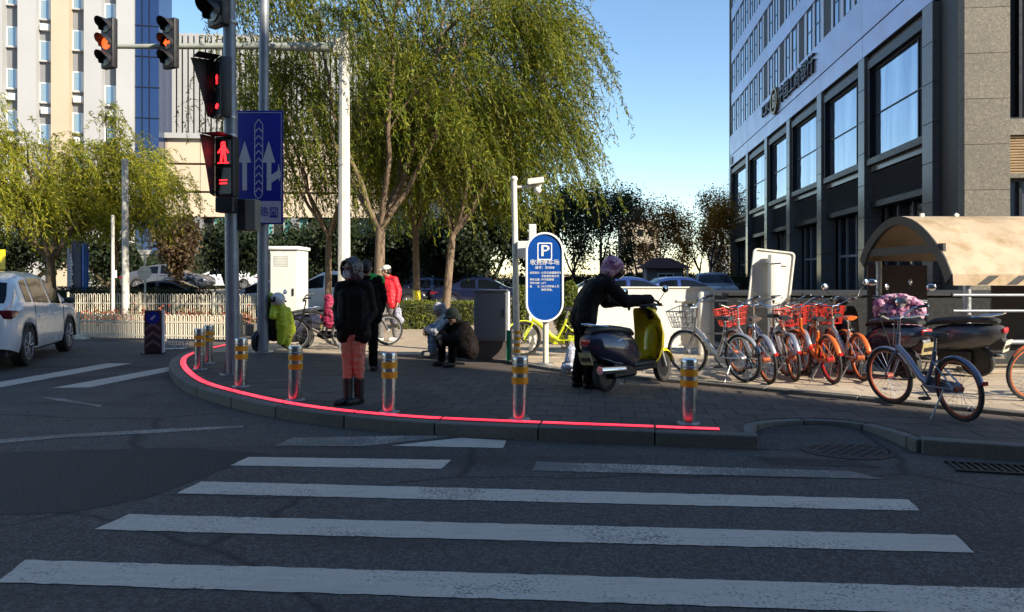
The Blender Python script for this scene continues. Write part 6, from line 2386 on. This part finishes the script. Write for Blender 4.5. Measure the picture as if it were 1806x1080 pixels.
def hand(mb, w, u, n, side):
    """palm, four fingers of unequal length and a thumb; u along the hand, n out of the palm"""
    u, n = V(u).normalized(), V(n).normalized()
    s = u.cross(n).normalized() * side
    n = s.cross(u).normalized() * side
    for q in (-1, -.33, .33, 1):
        mb.cap(w, w + u * .085 + s * (.030 * q), .020, .014, 7)
    for q, L in ((1.0, .066), (.34, .078), (-.32, .073), (-.95, .056)):
        a = w + u * .085 + s * (.031 * q)
        b = a + (u + n * .35).normalized() * L * .5
        c_ = b + (u * .55 + n * .9).normalized() * L * .5
        mb.cap(a, b, .0098, .0092, 6).cap(b, c_, .0092, .0078, 6)
    a = w + u * .03 + s * .025
    b = a + (u * .6 + s * .8 + n * .2).normalized() * .045
    mb.cap(a, b, .0125, .011, 6).cap(b, b + (u * .9 + s * .2 + n * .3).normalized() * .03, .0105, .008, 6)


def person(label, loc, rz, J, cloth, h=1.70, hands=(1, 1), face=True, voxel=.011, group=None, skin=None):
    """cloth: dict with top / bottom / shoe materials, thick, hem (height above ground of jacket end, in local z)"""
    t = thing('person', label, 'person', loc, rz, group)
    k = h / 1.70
    look = V(J['look']).normalized()
    up = V(J.get('up', (0, 0, 1))).normalized()
    sidev = look.cross(up).normalized()
    up = sidev.cross(look).normalized()
    rot = Matrix((sidev, -look, up)).transposed()       # local head frame: x = side, -y = look, z = up
    Hc = J['head']
    b = MB()

    def hp(x, y, z):
        return Hc + rot @ (V((x, y, z)) * k)
    b.ell(Hc + rot @ V((0, .012, .022)) * k, [.076 * k, .096 * k, .098 * k], 18, 12, rot)
    b.ell(hp(0, -.022, -.045), [.060 * k, .070 * k, .075 * k], 16, 10, rot)
    b.cap(hp(0, -.084, .008), hp(0, -.108, -.022), .009 * k, .014 * k, 8)
    b.ell(hp(0, -.088, -.066), [.024 * k, .012 * k, .010 * k], 10, 6, rot)
    b.ell(hp(0, -.078, -.104), [.022 * k, .018 * k, .016 * k], 10, 6, rot)
    for s in (-1, 1):
        b.ell(hp(.077 * s, .012, -.01), [.010 * k, .022 * k, .034 * k], 8, 6, rot)
        b.cap(hp(.05 * s, -.083, .034), hp(.016 * s, -.093, .030), .009 * k, .009 * k, 6)
        b.ell(hp(.042 * s, -.066, -.03), [.022 * k, .020 * k, .02 * k], 8, 6, rot)
    b.cap(J['neck'] - V((0, 0, .03)), hp(0, .02, -.06), .056 * k, .052 * k)
    for s, x in (('l', 1), ('r', -1)):
        o = (J['sh' + s] - (J['shl'] + J['shr']) / 2)
        b.cap(J['chest'] + o * .45, J['waist'] + o * .40, .10 * k, .095 * k)
        b.cap(J['waist'] + o * .40, J['hp' + s], .095 * k, .10 * k)
        b.cap(J['neck'] - V((0, 0, .03)) * k, J['sh' + s], .05 * k, .058 * k)
        b.cap(J['sh' + s], J['el' + s], .052 * k, .040 * k)
        b.cap(J['el' + s], J['wr' + s], .040 * k, .027 * k)
        b.cap(J['hp' + s], J['kn' + s], .085 * k, .055 * k)
        b.cap(J['kn' + s], J['kn' + s].lerp(J['an' + s], .4), .053 * k, .053 * k).cap(J['kn' + s].lerp(J['an' + s], .4), J['an' + s], .052 * k, .036 * k)
        b.cap(J['an' + s] - V((0, 0, .03)), J['an' + s] + V(J['to' + s]).normalized() * .15 * k - V((0, 0, .05)), .036 * k, .03 * k)
        if hands[0 if s == 'l' else 1]:
            u = (J['wr' + s] - J['el' + s]).normalized()
            pn = J.get('palm' + s, V((-x, -.3, 0)))
            hand(b, J['wr' + s], J.get('hd' + s, u), pn, x)
    body = skinned(b, 'body', skin or SKIN, t, voxel * .68, 2, .5)
    if face:
        for s in (-1, 1):
            MB().ell(hp(.032 * s, -.0845, .010), [.013 * k, .008 * k, .006 * k], 10, 6, rot).build('eye', HAIR, t)
    th = cloth.get('thick', .018)
    # jacket
    j = MB()
    hem = cloth.get('hem', .78)
    for s, x in (('l', 1), ('r', -1)):
        o = (J['sh' + s] - (J['shl'] + J['shr']) / 2)
        j.cap(J['chest'] + o * .48, J['waist'] + o * .45, .105 * k + th, .108 * k + th)
        hb_ = J['hp' + s].lerp(J['kn' + s], cloth.get('drop', .12))
        j.cap(J['waist'] + o * .45, hb_ + o * .12, .108 * k + th, .105 * k + th)
        j.cap(J['neck'] - V((0, 0, .02)) * k, J['sh' + s], .058 * k + th * .5, .062 * k + th * .7)
        j.cap(J['sh' + s], J['el' + s], .060 * k + th, .050 * k + th)
        j.cap(J['el' + s], J['el' + s].lerp(J['wr' + s], .96), .050 * k + th, .036 * k + th * .8)
    j.cap(J['chest'], J['waist'], .11 * k + th, .11 * k + th).cap(J['waist'], J['pelvis'], .11 * k + th, .115 * k + th)
    j.tube([J['neck'] + V((.075 * math.cos(a), .075 * math.sin(a), .02 + .02 * math.sin(a))) * k for a in [2 * math.pi * q / 12 for q in range(12)]], .026 * k, 6, closed=True)
    jk = skinned(j, 'jacket', cloth['top'], t, voxel, 5, .5, cloth.get('wr', .009), cloth.get('ws', .09))
    tr_ = MB()
    tk = cloth.get('leg', .016)
    for s in 'lr':
        tr_.cap(J['pelvis'].lerp(J['hp' + s], .7), J['kn' + s], .098 * k + tk, .066 * k + tk)
        tr_.cap(J['kn' + s], J['an' + s] + (J['kn' + s] - J['an' + s]) * cloth.get('cuff', .06), .066 * k + tk, .050 * k + tk)
    skinned(tr_, 'trousers', cloth['bottom'], t, voxel, 4, .5, .008, .08)
    for s in 'lr':
        sb = MB()
        d = V(J['to' + s])
        d.z = 0
        d.normalize()
        a = J['an' + s]
        ah = a - V((0, 0, .040 * k))
        sb.cap(ah - d * .03, ah + d * .15 * k, .043 * k, .034 * k)
        sb.cap(ah - d * .035 + V((0, 0, -.012)), ah + d * .16 * k + V((0, 0, -.012)), .036 * k, .032 * k)
        if cloth.get('boot'):
            sb.cap(a, a + (J['kn' + s] - a) * cloth['boot'], .056 * k, .062 * k)
        else:
            sb.cap(a, a + V((0, 0, .02)), .046 * k, .046 * k)
        skinned(sb, 'boot' if cloth.get('boot') else 'shoe', cloth['shoe'], t, .010, 3)
    return t, hp, rot, k


def hair_cap(t, hp, rot, k, m, low=-.03):
    q = MB()
    q.ell(hp(0, .022, .032), [.086 * k, .100 * k, .100 * k], 18, 12, rot)
    q.ell(hp(0, .050, -.02), [.078 * k, .066 * k, .075 * k], 14, 10, rot)
    skinned(q, 'hair', m, t, .010, 2, .5, .004, .03)


M['black_down'] = mat('black_down_jacket', (0.0035, 0.003, 0.0035), 0.7, 0, 0.2, 10, 0.1, 40, spec=.2)
M['black_cloth'] = mat('black_cloth', (0.0035, 0.0033, 0.0035), 0.9, 0, 0.2, 10, 0.3, 90, spec=.12)
M['salmon'] = mat('salmon_trousers', (0.62, 0.20, 0.13), 0.8, 0, 0.12, 12, 0.3, 70)
M['boot'] = mat('black_boot', (0.012, 0.012, 0.012), 0.55, 0, 0.2, 10)
M['red_jacket'] = mat('red_jacket', (0.62, 0.012, 0.025), 0.6, 0, 0.1, 9, 0.2, 50)
M['grey_cloth'] = mat('grey_trousers', (0.16, 0.155, 0.15), 0.85, 0, 0.12, 10, 0.3, 80)
M['white_cloth'] = mat('white_cap', (0.66, 0.63, 0.56), 0.7, 0, 0.08, 10)
M['mask'] = mat('face_mask', (0.55, 0.52, 0.54), 0.8, 0, 0.1, 20)
M['vest'] = mat('green_vest', (0.03, 0.42, 0.06), 0.6, 0, 0.1, 10)
M['jeans'] = mat('jeans', (0.13, 0.18, 0.27), 0.8, 0, 0.25, 9, 0.3, 90)
M['pattern_hood'] = mat('pale_patterned_hood', (0.35, 0.35, 0.38), 0.8, 0, 0.5, 16)
M['dark_green_cap'] = mat('dark_green_cap', (0.016, 0.022, 0.016), 0.85, 0, 0.2, 14)
M['brown_coat'] = mat('dark_brown_coat', (0.009, 0.006, 0.006), 0.8, 0, 0.25, 10, 0.2, 60, spec=.15)

# 1: waiting at the kerb
J = stand(1.60)
J['look'] = V((-.42, -.90, -.06))
J['head'] += V((-.02, -.02, 0))
J['shl'] = V((.155, 0, 1.30))
J['shr'] = V((-.155, 0, 1.30))
J['ell'] = V((.205, .05, 1.02))
J['elr'] = V((-.205, .05, 1.02))
J['wrl'] = V((.15, -.10, .86))
J['wrr'] = V((-.15, -.10, .86))
for n_, dx in (('hpl', -.01), ('knl', -.025), ('anl', -.035), ('hpr', .01), ('knr', .025), ('anr', .03)):
    J[n_] = J[n_] + V((dx, 0, 0))
J['anr'] += V((0, -.06, 0))
J['tol'], J['tor'] = V((-.55, -1, 0)), V((-.75, -1, 0))
t, hp, rot, k = person('person in a hooded black jacket, salmon trousers and black boots at the kerb', G(624, 713, ZP), R(-6), J, dict(top=M['black_down'], bottom=M['salmon'], shoe=M['boot'], thick=.010, drop=.22, boot=.50, leg=.003, cuff=.40, wr=.005, ws=.16), 1.60, (0, 0), True, .010)
hd_ = MB()
hd_.ell(hp(0, .040, .020), [.112 * k, .118 * k, .132 * k], 20, 14, rot)
hd_.ell(hp(0, .060, -.085), [.115 * k, .085 * k, .075 * k], 16, 10, rot)
hd_.tube([hp(.088 * math.cos(a), -.062 - .012 * math.sin(a), -.005 + .112 * math.sin(a)) for a in [2 * math.pi * q / 24 for q in range(24)]], .019 * k, 8, closed=True)
hd_.tube([hp(.098 * math.cos(a), -.025, .0 + .122 * math.sin(a)) for a in [2 * math.pi * q / 24 for q in range(24)]], .020 * k, 8, closed=True)
M['hood'] = mat('shiny_hood', (0.06, 0.048, 0.052), 0.30, 0, 0.5, 18, 0.2, 40)
# hollow the hood: cut away everything in front of the face plane
hood = skinned(hd_, 'hood', M['hood'], t, .009, 3, .5, .006, .05)
bm = bmesh.new()
bm.from_mesh(hood.data)
kill = []
inv = rot.transposed()
for v in bm.verts:
    q = inv @ (v.co - J['head']) / k
    if q.y < -.020 and (q.x / .080) ** 2 + ((q.z + .008) / .106) ** 2 < 1:
        kill.append(v)
bmesh.ops.delete(bm, geom=kill, context='VERTS')
bm.to_mesh(hood.data)
bm.free()
mk = MB()
mk.grid([[hp((.068 - .010 * abs(v_)) * math.sin(R(a)), -.030 - .082 * math.cos(R(a)) * (1 - .12 * v_ * v_), -.055 - .045 * v_) for a in range(-80, 81, 16)] for v_ in (-1, -.5, 0, .5, 1)])
mk.build('face_mask', M['mask'], t, angle=80)

# 2: in black, seen from behind
J = stand(1.66)
J['look'] = V((.2, 1, 0))
J['knr'] += V((0, .0, 0))
J['wrl'] = V((.20, .10, .90))
J['wrr'] = V((-.20, .10, .90))
J['tol'], J['tor'] = V((.3, 1, 0)), V((-.1, 1, 0))
t, hp, rot, k = person('person in black with green shoulders standing behind the salmon trousers', G(647, 655, ZP), R(8), J, dict(top=M['black_cloth'], bottom=M['black_cloth'], shoe=M['boot'], thick=.03, drop=.15), 1.66, (1, 1), False, .013)
hair_cap(t, hp, rot, k, HAIR)
q = MB()
for s in (-1, 1):
    q.cap(V((.03 * s, .02, 1.385)), V((.19 * s, .01, 1.355)), .088, .085)
    q.cap(V((.06 * s, .05, 1.36)), V((.10 * s, .07, 1.27)), .115, .095)
skinned(q, 'shoulder_vest', M['vest'], t, .014, 3)

# 3: red jacket and white cap
J = stand(1.66)
J['look'] = V((-.9, -.35, -.1))
J['head'] += V((-.02, -.02, 0))
J['wrl'] = V((.26, -.02, .88))
J['ell'] = V((.25, .04, 1.10))
J['knl'] += V((.02, .05, 0))
J['anl'] += V((.04, .10, 0))
J['knr'] += V((-.03, -.06, 0))
J['anr'] += V((-.05, -.08, 0))
J['tol'], J['tor'] = V((-.6, -1, 0)), V((-.6, -1, 0))
t, hp, rot, k = person('person in a bright red jacket and white cap walking on the sunlit paving', on(684, 16.3, ZP), R(-20), J, dict(top=M['red_jacket'], bottom=M['grey_cloth'], shoe=M['white_cloth'], thick=.028, drop=.16, leg=.018, wr=.006, ws=.12), 1.66, (1, 1), True, .013)
hair_cap(t, hp, rot, k, HAIR)
q = MB()
q.ell(hp(0, .01, .060), [.094 * k, .108 * k, .078 * k], 18, 10, rot)
q.ell(hp(0, -.115, .045), [.075 * k, .075 * k, .012 * k], 14, 6, rot)
skinned(q, 'cap', M['white_cloth'], t, .009, 2)
bgt = thing('shopping_bag', 'pale spotted bag hanging from the hand of the red jacket person', 'bag', (on(684, 16.3, ZP) + Matrix.Rotation(R(-20), 3, 'Z') @ V((.27, -.03, .38))))
M['spotted'] = mat('spotted_bag', (0.30, 0.30, 0.36), 0.6, 0, 0.7, 34)
q = MB().cap((0, 0, .10), (0, 0, .30), .105, .075).cap((-.04, 0, .08), (.05, 0, .08), .09, .09)
q.v = [(x, y * .55, z_) for x, y, z_ in q.v]
skinned(q, 'sack', M['spotted'], bgt, .012, 3, .5, .01, .06)
MB().tube([(-.03, 0, .34), (-.02, 0, .44), (.0, 0, .475), (.02, 0, .44), (.03, 0, .34)], .007, 6).build('handle', M['spotted'], bgt)


def seated(lean=.32, h=1.66):
    """sitting on a step 0.12 high, hunched over the knees; ground at z = 0, faces -y"""
    J = stand(h)
    J.update({n: V(v) for n, v in dict(
        pelvis=(0, .10, .23), waist=(0, .06, .36), chest=(0, -.05, .54), neck=(0, -.15, .68), head=(0, -.23, .79), shl=(.175, -.11, .62), shr=(-.175, -.11, .62),
        ell=(.23, -.30, .42), elr=(-.23, -.30, .42), wrl=(.05, -.42, .46), wrr=(-.04, -.45, .40), hpl=(.10, .06, .22), hpr=(-.10, .06, .22),
        knl=(.15, -.34, .46), knr=(-.15, -.34, .46), anl=(.13, -.34, .085), anr=(-.13, -.34, .085), look=(0, -1, -.45)).items()})
    return J


# 4: hunched figure in dark clothes on the kerb step
J = seated()
c = on(818, 11.85, ZP)
t, hp, rot, k = person('person in dark clothes and cap sitting hunched on the kerb step', c, R(-48), J, dict(top=M['brown_coat'], bottom=M['black_cloth'], shoe=M['boot'], thick=.04, drop=.05, wr=.009), 1.66, (1, 1), True, .012, skin=mat('skin_dark', (.20, .12, .08), .6))
q = MB()
q.ell(hp(0, .015, .040), [.108 * k, .120 * k, .105 * k], 18, 12, rot)
q.ell(hp(0, .06, -.05), [.10 * k, .08 * k, .11 * k], 14, 10, rot)
q.ell(hp(0, -.115, .035), [.08 * k, .07 * k, .014 * k], 14, 6, rot)
skinned(q, 'cap', M['dark_green_cap'], t, .011, 3, .5, .005, .05)
# 5: second sitter with pale hood
J = seated()
c = on(797, 12.9, ZR)
t, hp, rot, k = person('person in jeans and a pale patterned hood sitting behind the hunched one', V((c.x, c.y, ZR)), R(-75), J, dict(top=M['pattern_hood'], bottom=M['jeans'], shoe=M['grey_cloth'], thick=.035, drop=.05), 1.66, (1, 1), True, .013)
q = MB()
q.ell(hp(0, .03, .03), [.108 * k, .115 * k, .115 * k], 18, 12, rot)
q.ell(hp(0, .07, -.07), [.10 * k, .08 * k, .09 * k], 14, 10, rot)
skinned(q, 'hood', M['pattern_hood'], t, .011, 3, .5, .005, .05)

# 6: rider leaning over the scooter (faces +x after the turn)
J = stand(1.72)
J.update({n: V(v) for n, v in dict(pelvis=(0, .06, .93), waist=(0, .0, 1.07), chest=(0, -.13, 1.26), neck=(0, -.25, 1.39), head=(0, -.35, 1.50),
                                   shl=(.17, -.22, 1.33), shr=(-.17, -.22, 1.33), ell=(.23, -.30, 1.12), elr=(-.23, -.28, 1.11), wrl=(.19, -.54, 1.11), wrr=(-.19, -.52, 1.11),
                                   hpl=(.09, .05, .90), hpr=(-.09, .05, .90), knl=(.10, .03, .49), knr=(-.10, -.03, .49), anl=(.10, .10, .085), anr=(-.10, .0, .085), look=(.1, -1, -.55)).items()})
rb_ = G(1034, 684, ZP)
bpy.context.view_layer.update()
to_r = Matrix.Rotation(R(-100), 4, 'Z') @ Matrix.Translation(-rb_)
for s_, key_ in ((1, 'wrl'), (-1, 'wrr')):
    grip_w = to_r @ (sc1.matrix_world @ V((.30, .31 * s_, 1.085)))
    sh_j = J['shl' if s_ > 0 else 'shr']
    dv = grip_w - sh_j
    J[key_] = sh_j + dv * (min(dv.length, .66) / dv.length) - dv.normalized() * .06
    J['ell' if s_ > 0 else 'elr'] = sh_j.lerp(J[key_], .48) + V((.05 * s_, .05, -.13))
    J['hdl' if s_ > 0 else 'hdr'] = (grip_w - J[key_]).normalized()
    J['palml' if s_ > 0 else 'palmr'] = V((0, .1, -1))
t, hp, rot, k = person('rider in black with a pink helmet leaning over to the scooter handlebar', rb_, R(100), J, dict(top=M['black_down'], bottom=M['black_cloth'], shoe=M['boot'], thick=.034, drop=.12, leg=.022, wr=.006, ws=.12), 1.72, (1, 1), True, .011, skin=mat('black_glove_skin', (.02, .018, .018), .7))
q = MB()
q.ell(hp(0, .022, .040), [.128 * k, .145 * k, .135 * k], 20, 14, rot)
q.ell(hp(0, .05, -.05), [.120 * k, .11 * k, .085 * k], 18, 10, rot)
hl = skinned(q, 'helmet', M['floral'], t, .011, 4)
vz = MB()
vz.grid([[hp(.124 * math.sin(R(a)) * math.cos(R(e)), -.028 - .135 * math.cos(R(a)) * math.cos(R(e)), .03 + .14 * math.sin(R(e))) for a in range(-75, 76, 15)] for e in (-42, -25, -8, 8)])
vz.build('visor', M['dark_glass'], hl, angle=80)
MB().box((.10, -.02, 1.36), (.05, .05, .03)).build('shoulder_badge', M['grey_cloth'], t, bevel=.008)

# spotted bag at the rider's feet and coat hanging on the roadster
bg2 = thing('shopping_bag', 'blue and white spotted bag standing behind the rider', 'bag', on(1007, 10.6, ZP + .02))
q = MB().cap((0, 0, .12), (0.02, 0, .34), .12, .075).cap((-.05, 0, .10), (.05, 0, .10), .10, .10)
M['spot_blue'] = mat('blue_white_bag', (0.42, 0.43, 0.52), 0.6, 0, 0.6, 26)
skinned(q, 'sack', M['spot_blue'], bg2, .014, 3, .5, .012, .07)
MB().tube([(-.02, 0, .40), (0, 0, .48), (.04, 0, .40)], .008, 6).build('handle', M['spot_blue'], bg2)
ct = thing('coat', 'magenta coat hung over the black roadster bicycle', 'coat', on(581, 14.2, ZP + .45))
q = MB().cap((0, 0, .50), (0, .02, .10), .10, .14).cap((-.02, 0, .55), (.06, -.04, .20), .09, .09)
M['magenta'] = mat('magenta_coat', (0.25, 0.012, 0.05), 0.7, 0, 0.15, 10)
skinned(q, 'cloth', M['magenta'], ct, .014, 3, .5, .015, .09)
MB().tube([(-.03, -.08, .56), (.0, -.09, .60), (.04, -.08, .56)], .012, 6).build('collar', M['magenta'], ct)
